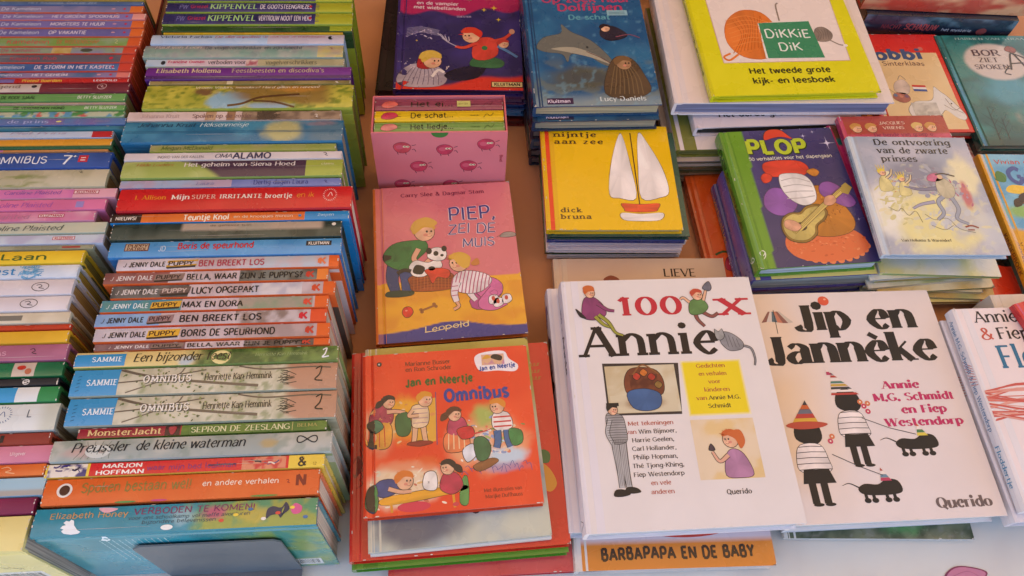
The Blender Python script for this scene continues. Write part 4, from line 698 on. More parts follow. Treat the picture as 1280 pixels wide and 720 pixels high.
R1 = [
('fat pale yellow book with barcode at the near end of the far left row', '#dccb84', spine_fn([(0, 1, '#e8d990', '#dfcd80', 40)]), yellow_cover, True, '#c4beb6'),
('dark magenta spine right behind the fat pale yellow book', '#7c1c44', spine_fn([(0, 1, '#8c2450', '#7a1c46', 30)], [('w', .8, .5, 8, 3, '#b8567c')]), '#7c1c44', True, '#8c7c74'),
('powder blue spine with exposed grey page edges', '#8fb4c8', spine_fn([(0, 1, lambda u, v, x, y: blend(mixc('#8fb9cf', '#a3c4d2', u), '#a9a49c', 1 - sm(.34, .4, v)))], [('e', .73, .72, 3, 1.8, '#3f6074')]), '#a9a49c', False, '#9c968e'),
('bright orange spine with yellow scribble, two behind the magenta one', '#d8662a', spine_fn([(0, 1, '#de7434', '#d5642a', 30)], [('w', .86, .5, 6, 3, '#e8b88c'), ('w', .7, .5, 5, 2, '#a83c20')]), '#cc5c24', True, '#9c7c5c'),
('dusty pink spine with large blue letter near its end', '#cc7c92', spine_fn([(0, 1, '#d889a0', '#cc7c94', 30)], [], [T_(.55, .71, .5, .6, 'sbold', '#3c4c94', 'DIP'), T_(.84, .9, .5, .18, 'bold', '#e8c4cc', 'Uitgever')]), '#c4768c', True, '#a08c80'),
('rust brown spine with small black N mark', '#b0503a', spine_fn([(0, .78, '#c25a42', '#b04e38', 30), (.78, 1, '#8c3428')], [], [T_(.76, .82, .5, .6, 'bold', '#26201e', 'N')]), '#8c3428', True, '#6c4c3c'),
('thick white and blue hardback with sun emblem on its spine', '#aeb4ac', spine_fn([(0, 1, lambda u, v, x, y: blend(blend(mixc('#9fc4dc', '#dde2e0', sm(.35, .6, u + .3 * (fbm(x, y, 16, 3, 2) - .5))), '#4a8cb8', .8 * sm(.62, .7, fbm(x, y, 12, 2, 7)) * (1 - sm(.5, .7, u))), '#c9cdc0', sm(.9, .97, u)))], [('sun', .78, .6, 9, 8.5, '#3a5a8c')], [T_(.88, .9, .62, .28, 'sans', '#4a5a6c', 'L')]), '#b0b4a8', True, '#a49c88'),
('slim spine of sky blue, white and grass green blocks with boxed rainbow title', '#2f7c44', spine_fn([(0, 1, '#3c9ad0'), (.83, .92, '#dfe2e0'), (.92, 1, '#2f8a4c')], [('r', .68, .55, 16, 4.2, '#c84a7c'), ('r', .68, .55, 15, 3.4, '#dce4f0', 4)], [T_(.62, .74, .55, .32, 'bold', '#4a56a8', 'BOEKET')]), '#2c7a44', True, '#5a6c50'),
('thin grey blue spine with black end and white roundel', '#22242c', spine_fn([(0, .72, '#8fa0b8', '#6c7c94', 12), (.72, 1, '#24242a')], [('e', .87, .5, 3.2, 2.8, '#e9e6e2')], [T_(.86, .88, .5, .4, 'bold', '#24242a', 'S')]), '#1f2026', True, '#4c4640'),
('forest green spine with small boxed red picture', '#1f6a3e', spine_fn([(0, 1, '#23734a', '#1e6842', 30)], [('r', .84, .5, 10, 7, '#c9b8a8'), ('e', .83, .6, 4, 2.4, '#c0382c', 4), ('e', .86, .35, 3, 3, '#b86a4c', 4.5)], [T_(.44, .72, .5, .26, 'bold', '#7fb090', 'OP DE VLUCHT')]), '#1f6a40', True, '#6c6a4c'),
('mauve pink spine with small black squiggle', '#a8607c', spine_fn([(0, 1, '#b4708c', '#a8647f', 30)], [('w', .86, .55, 3.4, 3, '#2c1c28')], [T_(.45, .75, .45, .22, 'bold', '#d09cb0', 'GEHEIM IN DE KLAS')]), '#9c5a74', True, '#a08448'),
('plain golden yellow spine', '#d8a82c', spine_fn([(0, 1, '#e4b430', '#d9a82a', 30)]), '#cc9c28', True, '#9c8454'),
('low red orange spine in front of the cream one', '#b83a24', spine_fn([(0, 1, '#c8482c', '#b84028', 20)]), '#b03a24', False, '#8c6c44'),
('cream spine carrying a grey printed box', '#cfc4a8', spine_fn([(0, 1, '#d9cfb8', '#cdc2a8', 20)], [('r', .74, .5, 13, 2.8, '#7c786c')]), '#c4b898', True, '#b89c6c'),
('white spine with oval dog mark and pink handwritten ending, front of the white pair', '#d8d0d0', spine_fn([(0, 1, '#e6dfe0', '#d9d0d4', 40)], [('o', .83, .5, 8, 5, '#3c3a3c'), ('w', .83, .5, 4, 2.4, '#3c3a3c')], [T_(.36, .66, .5, .34, 'hand', '#a83058', 'er geweest')]), '#dcd4d2', True, '#b08c58'),
('white spine with oval dog mark and no lettering, behind its lettered twin', '#d8d0d0', spine_fn([(0, 1, '#e4dcde', '#d9d0d4', 40)], [('o', .86, .5, 8, 5, '#3c3a3c'), ('w', .86, .5, 4, 2.4, '#3c3a3c')]), '#d9d0ce', True, '#b4965c'),
('white spine with sky blue handwriting and blue brush strokes', '#d4d6dc', spine_fn([(0, 1, '#dde4ec', '#ccd6e2', 20)], [('tw', .76, 5, 18, .5, '#5a9cc8', 3, '#7cb4d8')], [T_(.36, .73, .5, .46, 'handb', '#2f86c0', 'er geweest')]), '#d8c060', True, '#b4a04c'),
('bright yellow spine with green handwritten author name', '#dcb62c', spine_fn([(0, 1, '#ecc932', '#e0ba2c', 40)], [], [T_(.25, .38, .5, .4, 'handb', '#4a6a2c', 'door'), T_(.42, .84, .5, .44, 'handb', '#41622c', 'Dick Laan')]), '#5c5c30', True, '#8c8848'),
('low sage grey spine behind the bright yellow one', '#8c8c70', spine_fn([(0, 1, '#a3a488', '#8c8c70', 20)], [('r', .9, .5, 9, 1, '#a83c34')]), '#8c8c70', False, '#7c7454'),
('icy white and lilac spine with small red boxed tag', '#b8bccc', spine_fn([(0, 1, '#c4cfdc', '#b4b4cc', 18)], [('r', .82, .6, 11, 2.2, '#b83444'), ('r', .82, .6, 10.3, 1.6, '#e4dce0', 4)], [T_(.78, .86, .6, .2, 'bold', '#b83444', 'KLUITMAN'), T_(.3, .5, .5, .3, 'ital', '#7c8cb8', 'vlinders')]), '#aeb0c0', False, '#8c8474'),
('pale sage spine with dark slanted author name', '#a8b09c', pl('#4c5a54', '#b4c0b0', '#c4c4ac', .3), '#a0a890', False, '#8c8468'),
('pink to white spine with red boxed tag, shortest of the pink group', '#c888a0', pl('#b87c98', '#d078a0', '#e0b0c0', .2, .8), '#b47488', False, '#8c6c6c'),
('candy pink spine with violet lettering and small lilac square', '#cc6c94', spine_fn([(0, 1, '#dc78a4', '#cf6c98', 26)], [('r', .88, .5, 4, 4, '#9a88c4')], [T_(.45, .75, .5, .4, 'ital', '#a85cac', 'Caroline Plaisted')]), '#bc5c84', False, '#8c6474'),
('orchid pink spine with blush end and boxed tag', '#c88898', spine_fn([(0, .8, '#cc70ac', '#d880b0', 26), (.8, 1, '#dca4b4')], [('r', .86, .6, 13, 2.6, '#a83444'), ('r', .86, .6, 12.2, 1.9, '#e8ccd0', 4)], [T_(.48, .74, .6, .36, 'ital', '#8c5ca8', 'Caroline Plaisted'), T_(.815, .905, .6, .22, 'bold', '#a83444', 'KLUITMAN')]), '#c07c8c', False, '#94706c'),
('thick cream spine printed with soft green grass', '#b0a888', spine_fn([(0, 1, lambda u, v, x, y: blend(mixc('#c9c2a8', '#b8b294', sm(.3, .7, fbm(x, y, 20, 3, 2))), '#7f8c4c', .85 * sm(.45, .62, fbm(x * .5, y * 2, 8, 3, 5)) * (1 - sm(.6, .8, v)) * (1 - sm(.6, .8, u))))], [('w', .87, .82, 2.4, 1.6, '#5a5c50')]), '#a49878', True, '#8c7854'),
('thick royal blue spine with white brushed title and big 7+', '#2c4c94', spine_fn([(0, 1, '#38589e', '#2f4c90', 30)], [('r', .87, .55, 5, 5, '#c02c3c'), ('r', .87, .6, 2.6, .7, '#e9c8c8', 5), ('r', .87, .45, 2.6, .7, '#e9c8c8', 5)], [T_(.44, .7, .5, .42, 'handb', '#dfe2ea', 'OMNIBUS'), T_(.77, .815, .48, .55, 'handb', '#eef0f4', '7'), T_(.815, .84, .72, .26, 'sans', '#eef0f4', '+')]), '#2c4484', True, '#8c8070'),
('sliver of pink and orange spine behind the thick royal blue one', '#b88454', spine_fn([(0, .5, '#c474a4', '#b86c90'), (.5, 1, '#c4884c', '#b87c48')]), '#a87848', False, '#8c7450'),
('amber spine with dark green line underneath', '#3c6a48', spine_fn([(0, 1, lambda u, v, x, y: blend(blend(np.tile(lin('#dc9c34'), (len(x), 1)), '#2f8480', 1 - sm(.38, .4, u)), '#2c5c3c', 1 - sm(.2, .28, v)))]), '#8c8a3c', True, '#6c7454'),
('pale blue spine with solid red block at its end', '#b4c0d4', spine_fn([(0, 1, '#b8c6dc', '#c4c0d0', 16), (.9, 1, '#b4242c')], [], [T_(.3, .43, .5, .5, 'bold', '#eef0f4', 'SNUF'), T_(.5, .77, .7, .3, 'ital', '#a89cb4', 'Piet Prins')]), '#7c9484', False, '#84888c'),
('thin teal spine leaning under the violet blue one', '#2c6c7c', spine_fn([(0, 1, '#3c7c94', '#2c6478', 16)]), '#24606c', False, '#4c6464'),
('violet to blue spine with small yellow fish', '#4c6c9c', spine_fn([(0, 1, '#5c7cb0', '#7c6ca4', 18)], [('e', .67, .5, 3, 1.2, '#e0d888')], [T_(.42, .62, .5, .4, 'sbold', '#a8b0dc', 'de prins'), T_(.84, .92, .5, .22, 'bold', '#8c88b0', 'LEMNISCAAT')]), '#3c6c84', False, '#5c6c74'),
('spine with a strip of many coloured cartoon figures', '#8ca88c', spine_fn([(0, 1, lambda u, v, x, y: blend(blend(mixc('#b8c0a4', '#5c94b4', sm(.5, .6, fbm(x, y, 9, 2, 3))), '#c8605c', sm(.62, .68, fbm(x, y, 8, 2, 9))), '#4f8c4c', sm(.62, .66, fbm(x, y, 7, 2, 14))))]), '#8cac90', False, '#8c8468'),
('grass green spine with black title and white author name, front of the green pair', '#5c8c4c', spine_fn([(0, 1, '#74a860', '#689c58', 26)], [], [T_(.45, .7, .5, .4, 'bold', '#2c4c2c', 'DE VERDWENEN HOND'), T_(.8, .96, .5, .4, 'bold', '#d8e4cc', 'BETTY SLUYZER')]), '#6c8c50', False, '#847c54'),
('sliver of blush coloured spine between the green pair', '#b89c8c', spine_fn([(0, 1, '#c8a4a0', '#a8b09c', 10)]), '#a89080', False, '#8c7c68'),
('grass green spine with black title and white author name, rear of the green pair', '#5c8c4c', spine_fn([(0, 1, '#6fa45c', '#649854', 26)], [], [T_(.38, .55, .5, .36, 'bold', '#2c4c2c', 'DE RODE SJAAL'), T_(.76, .93, .5, .34, 'bold', '#d8e4cc', 'BETTY SLUYZER')]), '#6c8c50', False, '#847c54'),
('spine half white, half wine red with white roundel', '#6c2430', spine_fn([(0, .55, '#d2c4bc', '#c4b4ac', 14), (.55, 1, '#742c38', '#682430', 18)], [('o', .86, .6, 5, 4.6, '#d8b4b4'), ('w', .86, .6, 2.6, 2, '#d8b4b4'), ('e', .52, .6, 3, 2.4, '#3a3034')], [T_(.3, .45, .6, .34, 'sbold', '#8c7c74', 'legend')]), '#64202c', True, '#8c3428'),
('thin red spine with yellow lettering', '#a82c2c', spine_fn([(0, .42, '#7c6ca8'), (.42, 1, '#cc3430', '#bc2c2c')], [], [T_(.46, .66, .5, .6, 'bold', '#ecc04c', 'Protest Boerdam'), T_(.82, .94, .5, .4, 'bold', '#dfe0e8', 'LEOPOLD')]), '#9c2c24', False, '#983c20'),
('pink and navy landscape spine with blush tail', '#c4443c', vl('HET GEHEIM', '#8c7ca4', '#dc7c74', '#4c6890'), '#b83424', False, '#a8401c'),
('blue night sky spine with scarlet tail', '#c4442c', vl('DE STORM IN HET KASTEEL', '#3c5c94', '#cc4434', '#5474a8'), '#b83424', False, '#a8401c'),
('slate grey spine with scarlet tail', '#c4442c', spine_fn([(0, .93, '#6c6c78', '#605c68', 20), (.93, 1, '#c84430')], [('e', .88, .5, 2.4, 2.4, '#c42c44')], [T_(.36, .6, .5, .34, 'bold', '#a84c5c', 'Kapitein Rob')]), '#b83424', False, '#a8401c'),
('green photo spine with dark blotch and scarlet tail', '#c4442c', spine_fn([(0, 1, '#8c8ca4', '#8c9c80', 12), (.93, 1, '#cc4c34'), (.56, .66, '#b8984c', '#c4b078', 8)], [('e', .74, .5, 7, 3, '#4c5040'), ('w', .88, .5, 2.4, 2.6, '#d0703c')], [T_(.3, .5, .5, .5, 'handb', '#b4586c', 'De Kameleon')]), '#b83424', False, '#a8401c'),
('meadow green spine with orange lettering and burnt orange tail', '#c8502c', spine_fn([(0, .2, '#7c9cb4'), (.2, .93, '#8ca47c', '#7c9c4c', 16), (.93, 1, '#d45c2c')], [('w', .87, .5, 2.6, 4, '#c8c890')], [T_(.3, .52, .5, .42, 'handb', '#c8584c', 'Kameleon'), T_(.56, .78, .5, .4, 'bold', '#b87c4c', 'DE WEDDENSCHAP')]), '#b83c20', False, '#a8401c'),
('periwinkle spine with orange tail, first of the four periwinkle ones', '#c8582c', vl('OP VAKANTIE', '#7068a8', '#dc6c30', '#6864a0'), '#b83c20', False, '#a8401c'),
('periwinkle spine with orange tail, second of the four periwinkle ones', '#c8582c', vl('MONSTERS TE HUUR', '#7c70b0', '#dc6c30', '#746ca8'), '#b83c20', False, '#a8401c'),
('periwinkle spine with pale salmon tail, third of the four periwinkle ones', '#c8706c', vl('HET GROENE SPOOKHUIS', '#8878b4', '#e49c94', '#8074ac'), '#b8503c', False, '#a8481c'),
('grey lilac spine with orange tail, rearmost of the four periwinkle ones', '#c8582c', vl('', '#7478a4', '#dc7434', '#8c84ac'), '#b83c20', False, '#a8401c'),
('narrow steel blue spine with faded white lettering near the top edge', '#4c6494', spine_fn([(0, 1, '#4c6490', '#5c749c', 20)], [], [T_(.38, .75, .5, .4, 'bold', '#8ca0c4', 'HET RAADSEL VAN DE ZEE')]), '#48402c', False, '#5c4c3c'),
('narrow mustard spine at the far end of the left row', '#a8902c', spine_fn([(0, 1, '#b09c30', '#a08c2c', 20)]), '#8c7c2c', False, '#6c603c'),
]
for i, (r, q) in enumerate(zip(ROW1, R1)):
    u, L, n_, T, H = r; lab, ed, sp, tp, hard, pg = q
    T *= 1000; L *= 1000; H *= 1000
    m = M_SATIN if i % 3 else M_GLOSS
    if 36 < i < 46: m = M_SATIN
    b = book(NAMESEQ, lab, 'books standing spine up in the left row', H, L, T, hard and T > 5, ed, pg, tp, sp, None, m, 0, (2.2 if T > 22 else None), 'stand')
    stand(b, u, n_, H, T, L)

# ------------------------------------------------------------------ figures: small generic painted children, drawn with outline and flat colour
def hatch(pen, P, ang, gap, w, col, l, smooth=True):
    """stripes that stop at the outline"""
    P = catmull(P, True, 4) if smooth else np.asarray(P, float); ca, sa = math.cos(ang), math.sin(ang)
    u = P[:, 0] * ca + P[:, 1] * sa; v = -P[:, 0] * sa + P[:, 1] * ca; k = v.min() + gap * .6
    while k < v.max():
        xs = []
        for i in range(len(P)):
            j = (i + 1) % len(P)
            if (v[i] - k) * (v[j] - k) < 0: xs.append(u[i] + (u[j] - u[i]) * (k - v[i]) / (v[j] - v[i]))
        xs.sort()
        for x0, x1 in zip(xs[::2], xs[1::2]):
            if x1 - x0 > 1: um = (x0 + x1) / 2; kk = k + gap * .12; pen.stroke([(x0 * ca - k * sa, x0 * sa + k * ca), (um * ca - kk * sa, um * sa + kk * ca), (x1 * ca - k * sa, x1 * sa + k * ca)], w / 2, col, l)
        k += gap
def dabs(pen, x0, y0, x1, y1, n, cols, l=3.2, r=(.5, 1.8), seed=1, ang=0.0):
    """loose brush marks"""
    rr = random.Random(seed)
    for i in range(n):
        x, y = rr.gauss((x0 + x1) / 2, (x1 - x0) / 4.2), rr.gauss((y0 + y1) / 2, (y1 - y0) / 4.2)
        if x0 < x < x1 and y0 < y < y1: pen.ell(x, y, rr.uniform(*r), rr.uniform(*r) * .5, rr.choice(cols), l + .01 * (i % 40), 7, ang + rr.uniform(-.9, .9))
def limb(pen, P, w0, w1, col, l, ol='#2a1c18'):
    pen.line(P, w0 + 1.2, ol, l, True, w1 + 1.2); pen.line(P, w0, col, l + .5, True, w1)
def shape(pen, P, col, l, ol='#2a1c18', g=.62):
    P = catmull(P, True, 4); c = P.mean(0); d = P - c; n = np.maximum(np.hypot(d[:, 0], d[:, 1]), .01)[:, None]
    pen.poly(P + d / n * g, ol, l); pen.fan(P, col, l + .5)
def head(pen, x, y, r, hair, l, skin='#e3b18e', side=1, ol='#4a3226', long=0):
    pen.ell(x, y, r + .6, r * 1.05 + .6, ol, l); t_ = np.arange(14) / 14 * 2 * math.pi; pen.fan(np.stack([x + r * np.cos(t_), y + r * 1.05 * np.sin(t_)], 1), skin, l + .4); pen.ell(x + side * r * .1, y - r * .35, r * .24, r * .18, '#d98a74', l + .75, 9); pen.line([(x + side * r * .48, y + r * .05), (x + side * r * .6, y - r * .2), (x + side * r * .45, y - r * .22)], .3, '#9c5c48', l + 1.1)
    P = [(x - side * r * 1.1, y - r * .2), (x - side * r * 1.25, y + r * .7), (x - side * r * .3, y + r * 1.35), (x + side * r * .8, y + r * 1.1), (x + side * r * 1.0, y + r * .45), (x, y + r * .55), (x - side * r * .6, y + r * .1)]
    pen.blob(P, hair, l + .8); rr = random.Random(int(x * 7 + y))
    for i in range(9):
        a = rr.uniform(.3, 2.9); pen.line([(x + r * .9 * math.cos(a), y + r * .9 * math.sin(a)), (x + r * 1.5 * math.cos(a + .2), y + r * 1.45 * math.sin(a + .1))], r * .22, hair, l + 1, False, .1)
    if long: pen.blob([(x - side * r * .6, y + r * .6), (x - side * r * 2.0, y + r * .2), (x - side * r * 2.2, y - r * .9), (x - side * r * 1.2, y - r * .6)], hair, l + .9)
    pen.ell(x + side * r * .25, y + r * .05, r * .11, r * .14, '#221a18', l + 1.2, 8); pen.ell(x + side * r * .68, y + r * .05, r * .1, r * .13, '#221a18', l + 1.2, 8)
    pen.line([(x + side * r * .2, y - r * .45), (x + side * r * .5, y - r * .58), (x + side * r * .75, y - r * .42)], .35, '#8c3a30', l + 1.2)
def blush(pen, x, y, rx, ry, inner, outer, l=2.2, seed=1, rag=.5):
    """soft watercolour patch on a flat ground of colour outer"""
    pen.grid(x - rx * 1.35, y - ry * 1.35, x + rx * 1.35, y + ry * 1.35, max(rx, ry) / 9, lambda X, Y: blend(np.tile(lin(outer), (len(X), 1)), inner, blot(X, Y, x, y, rx, ry, .5, rag, seed)), l)

# ------------------------------------------------------------------ covers
def c_piep(p, w, h):
    def f(x, y):
        c = mixc('#d2707a', '#d97a80', sm(.3, .7, fbm(x, y, 60, 2, 1))); c = blend(c, '#edae2c', (y < 75 + .02 * x) * 1.0)
        c = blend(c, '#d9862a', .5 * sm(.4, .6, fbm(x, y, 30, 3, 6)) * (y < 70) * sm(0, 14, np.abs(y - 40)))
        d = 12 + 10 * np.exp(-((x - 84) / 38.0) ** 2); c = blend(c, '#3a3a90', 1 - sm(d - .6, d + .6, y)); c = blend(c, '#d8742c', .35 * (x < 9)); return c
    p.grid(1.2, 0, w, h, 1.6, f, 1)
    p.text(85, 195.5, 'Carry Slee & Dagmar Stam', 5.2, '#7a2240', 'sbold', width=102, align='c')
    for dx, dy, c, l in ((-.7, -.5, '#f0d8dc', 4), (.7, .5, '#f0d8dc', 4.1), (0, 0, '#33367c', 8)):
        p.rnd = random.Random(5)
        p.text(90 + dx, 157 + dy, 'PIEP,', 18.5, c, 'handb', width=57, l=l); p.text(88 + dx, 138 + dy, 'ZEI DE', 13.5, c, 'hand', width=57, l=l); p.text(104 + dx, 118.5 + dy, 'MUIS', 12, c, 'hand', width=38, l=l)
    # boy holding a spotted puppy
    limb(p, [(24, 102), (20, 82), (24, 62)], 17, 10, '#33426f', 2.6); limb(p, [(32, 100), (36, 82), (36, 63)], 16, 10, '#3a4a7c', 3.4); shape(p, [(14, 58), (40, 58), (42, 64), (16, 65)], '#2c4030', 4)
    shape(p, [(10, 112), (22, 128), (44, 132), (60, 130), (62, 118), (48, 104), (36, 92), (18, 98)], '#35763c', 5); p.grid(22, 104, 44, 124, 3, noisy('#35763c', '#2c6434', 8), 6.4)
    limb(p, [(52, 120), (46, 106), (56, 98), (64, 104)], 6, 5, '#e0a888', 7)
    head(p, 60, 143, 12, '#cfa03c', 8); p.blob([(44, 150), (50, 160), (64, 164), (76, 156), (70, 150), (58, 152), (48, 142)], '#d3a648', 10)
    shape(p, [(40, 96), (48, 104), (62, 100), (74, 104), (78, 94), (66, 88), (56, 82), (44, 84)], '#ece4dc', 8); p.blob([(44, 88), (48, 98), (58, 94), (54, 85)], '#2a2420', 9.5); p.ell(66, 92, 4, 3, '#2a2420', 9.5)
    shape(p, [(62, 108), (66, 118), (76, 120), (84, 114), (82, 104), (72, 102)], '#ece4dc', 10); p.ell(64, 116, 3.5, 4.5, '#2a2420', 11.4); p.ell(82, 118, 3.2, 4, '#2a2420', 11.4); p.ell(72, 112, 3, 3.4, '#2a2420', 11.4); p.ell(79, 109, 2, 1.8, '#1a1614', 11.6); p.line([(26, 88), (34, 92), (42, 90)], 5, '#2a2420', 9)
    # basket
    shape(p, [(40, 82), (62, 86), (88, 84), (90, 72), (84, 63), (46, 63), (40, 72)], '#9c4a24', 6.5)
    for i in range(5): p.line([(42, 66 + i * 3.6), (64, 68 + i * 3.6), (88, 66 + i * 3.6)], .7, '#6c2c14', 7.6)
    for i in range(11): p.line([(44 + i * 4, 64), (45 + i * 4, 82)], .6, '#c06c34', 7.9, False)
    shape(p, [(58, 90), (72, 92), (86, 88), (84, 78), (72, 80), (66, 72), (62, 82)], '#d8402c', 9)
    # crawling child in stripes
    limb(p, [(128, 62), (120, 50), (114, 42), (130, 40), (146, 44)], 20, 8, '#b8508a', 7.4); shape(p, [(112, 62), (120, 74), (136, 74), (146, 64), (142, 50), (126, 46)], '#d0689e', 8.2); limb(p, [(138, 58), (128, 48), (122, 40), (134, 37), (148, 42)], 15, 8, '#d66fa4', 9.4); p.line([(130, 54), (136, 58), (140, 54), (136, 50), (131, 54)], .5, '#8c3c68', 11.2)
    shape(p, [(88, 64), (92, 80), (106, 86), (128, 80), (134, 70), (122, 58), (104, 56)], '#e9dde0', 10)
    hatch(p, [(88, 64), (92, 80), (106, 86), (128, 80), (134, 70), (122, 58), (104, 56)], 1.35, 4.2, 1.3, '#b8607c', 11.4)
    limb(p, [(94, 72), (90, 58), (92, 46)], 9, 6, '#e9dde0', 11); limb(p, [(92, 46), (94, 40), (88, 36)], 3.6, 3, '#e0a888', 12); limb(p, [(106, 60), (110, 52), (114, 46)], 7, 5, '#e9dde0', 9)
    for yy in (66, 60, 54): p.line([(87, yy), (95, yy + .5)], 1.1, '#b8607c', 13, False)
    head(p, 98, 97, 11, '#d8a83c', 12, side=-1); p.blob([(92, 104), (100, 110), (110, 104), (110, 92), (102, 90)], '#dcae44', 14.6); p.blob([(112, 96), (120, 102), (122, 94), (115, 92)], '#c8803c', 15)
    for x, y in ((138, 42), (148, 46), (133, 46)): shape(p, [(x - 4, y - 5), (x - 3, y + 4), (x + 5, y + 5), (x + 7, y - 2), (x + 2, y - 6)], '#efe6e4', 10.6); p.ell(x + 1, y + 1, 2, 3, '#c84a3c', 12)
    shape(p, [(30, 37), (33, 43), (39, 43), (42, 37), (38, 31), (33, 31)], '#dc3a28', 5); p.ell(34.5, 39, 1.4, 1, '#f0a090', 6.4)
    p.line([(52, 38), (58, 40), (66, 43)], 2.6, '#9c6434', 5); [p.ell(a, b, 2.1, 2, '#9c6434', 5.4) for a, b in ((51, 39), (52, 36), (66, 45), (68, 42))]
    shape(p, [(150, 130), (154, 135), (162, 136), (168, 134), (168, 130), (158, 129)], '#9c9088', 5); p.line([(150, 132), (146, 130)], .6, '#6c5c58', 6, False)
    p.text(54, 10, 'Leopold', 7, '#f2dc9c', 'hand', width=50, rot=.08, l=7); p.line([(54, 10), (78, 13), (104, 20)], .7, '#f2dc9c', 6)
def c_nij(p, w, h):
    p.grid(1.2, 0, w, h, 8, flat('#eebe00'), 1); p.grid(.8, 0, 10.5, h, 10, flat('#e6421c'), 1.6)
    K = '#4a2610'
    p.text(17, 141, 'nijntje', 7.2, K, 'slab', width=54); p.text(17, 129.5, 'aan zee', 7.2, K, 'slab', width=62); p.text(18.5, 25, 'dick', 6.4, K, 'slab', width=25); p.text(18.5, 15.5, 'bruna', 6.4, K, 'slab', width=36)
    # plain white sailing boat with a red hull: two tall sails of the size and colours of the picture on the cover
    shape(p, [(112, 46), (111, 90), (105, 143), (98, 138), (86, 96), (80, 52), (92, 46)], '#f0e6e0', 3, K, .7)
    shape(p, [(119, 46), (120, 92), (126, 147), (136, 132), (150, 92), (154, 56), (142, 47)], '#f0e6e0', 3, K, .7)
    p.line([(115.5, 34), (115.5, 60), (115.5, 148)], 1.4, K, 4, False)
    shape(p, [(94, 38), (116, 36.5), (139, 38), (137, 30), (131, 26), (100, 26), (96, 30)], '#e2542c', 4, K, .7)
    shape(p, [(92, 24), (116, 22.5), (142, 24), (138, 14), (116, 12.5), (94, 14)], '#f0e6e0', 4, K, .7)
def c_annie(p, w, h):
    BGc = '#e6dcd6'; p.grid(1.2, 0, w, h, 20, flat(BGc), 1)
    p.text(60, 230, '100', 22.5, '#c02838', 'sbold', width=72); p.text(174, 227, 'x', 29, '#c02838', 'sbold', width=30)
    p.text(16, 182, 'Annie', 35, '#231a18', 'sbold', width=148)
    # seated lady, jumping boy, grey cat on the tail of the title
    shape(p, [(20, 236), (24, 252), (34, 254), (44, 244), (46, 232), (34, 226), (22, 228)], '#8c3f6c', 8); limb(p, [(38, 246), (48, 238), (56, 236)], 4, 2.5, '#8c3f6c', 10); limb(p, [(38, 232), (48, 222), (54, 210), (62, 206)], 4, 2, '#9c9a3c', 10); limb(p, [(34, 230), (42, 220), (50, 216)], 4, 2, '#9c9a3c', 9); head(p, 31, 259, 5.5, '#c8622c', 11); p.ell(30, 265, 6.5, 4, '#cc6a34', 13); p.blob([(18, 236), (13, 240), (17, 230), (24, 228)], '#2a2226', 10.6)
    shape(p, [(140, 236), (144, 246), (156, 248), (162, 238), (154, 230), (142, 229)], '#5f8448', 8); limb(p, [(142, 244), (136, 250), (132, 248)], 3, 2, '#e3b18e', 9); limb(p, [(158, 246), (162, 256), (164, 262)], 3, 2, '#e3b18e', 9); limb(p, [(146, 230), (148, 222), (154, 214)], 4, 2.6, '#8c5048', 7); limb(p, [(154, 232), (164, 226), (172, 230)], 4, 2.6, '#8c5048', 7); head(p, 152, 253, 6, '#c04c34', 11); shape(p, [(160, 262), (168, 270), (170, 262), (166, 258)], '#6a6a74', 10)
    shape(p, [(168, 196), (172, 206), (182, 204), (192, 194), (190, 186), (178, 184), (172, 188)], '#8c8a8c', 9); shape(p, [(164, 200), (164, 210), (168, 207), (172, 210), (173, 201), (168, 197)], '#9a9894', 10.5); limb(p, [(190, 190), (200, 186), (202, 174), (200, 166)], 2, 1, '#8c8a8c', 8); [p.line([(174 + i * 4, 204 - i * 2), (176 + i * 4, 188)], .6, '#5a5a5c', 11.6, False) for i in range(4)]
    # framed picture: basket of fruit with a blue cloth
    p.poly([(35, 116), (35, 174), (117, 172), (112, 115)], '#3a302c', 3); p.grid(37, 118, 112, 170.5, 3, noisy('#d8ccae', '#c8b48c', 14, 5), 3.6)
    blush(p, 74, 128, 26, 7, '#a88c6c', '#d3c5a4', 4.2, 3)
    shape(p, [(56, 150), (62, 165), (76, 168), (92, 164), (98, 150), (92, 136), (62, 136)], '#7a4028', 5); p.grid(62, 138, 92, 160, 3, noisy('#7a4028', '#5c2c1c', 5, 7), 6.2)
    shape(p, [(58, 140), (76, 144), (92, 138), (90, 124), (76, 120), (62, 124)], '#3f5f8c', 7); p.line([(66, 160), (78, 174 - 3), (94, 160)], 1.6, '#8c5a30', 8.4)
    for x, y, c in ((70, 158, '#b83c2c'), (78, 162, '#c8702c'), (86, 157, '#a83428'), (92, 148, '#8c6a34')): shape(p, [(x - 4, y), (x, y + 4), (x + 4, y), (x, y - 4)], c, 8)
    p.grid(119, 112, 185, 174, 3, lambda x, y: blend(np.tile(lin('#f0e2b8'), (len(x), 1)), '#ecd21c', sm(0, 3, np.minimum.reduce([x - 119, 185 - x, y - 112, 174 - y]))), 3)
    for i, (a, b, t, c) in enumerate(((136, 167, 'Gedichten', '#b04a3a'), (137, 167, 'en verhalen', '#b04a3a'), (146, 159, 'voor', '#b04a3a'), (140, 167, 'kinderen', '#b04a3a'))): p.text(a, 165.3 - i * 9, t, 4.3, c, 'serif', width=b - a)
    p.text(130, 129.3, 'van', 4.3, '#b04a3a', 'serif', width=11); p.text(143, 129.3, 'Annie M.G.', 4.3, '#2a2020', 'serif', width=34); p.text(141, 120.3, 'Schmidt', 4.3, '#2a2020', 'serif', width=24)
    p.grid(119, 46, 185, 108, 3, lambda x, y: blend(np.tile(lin('#e6cfae'), (len(x), 1)), '#e2bf7c', .8 * sm(.35, .65, fbm(x, y, 18, 3, 2))), 3)
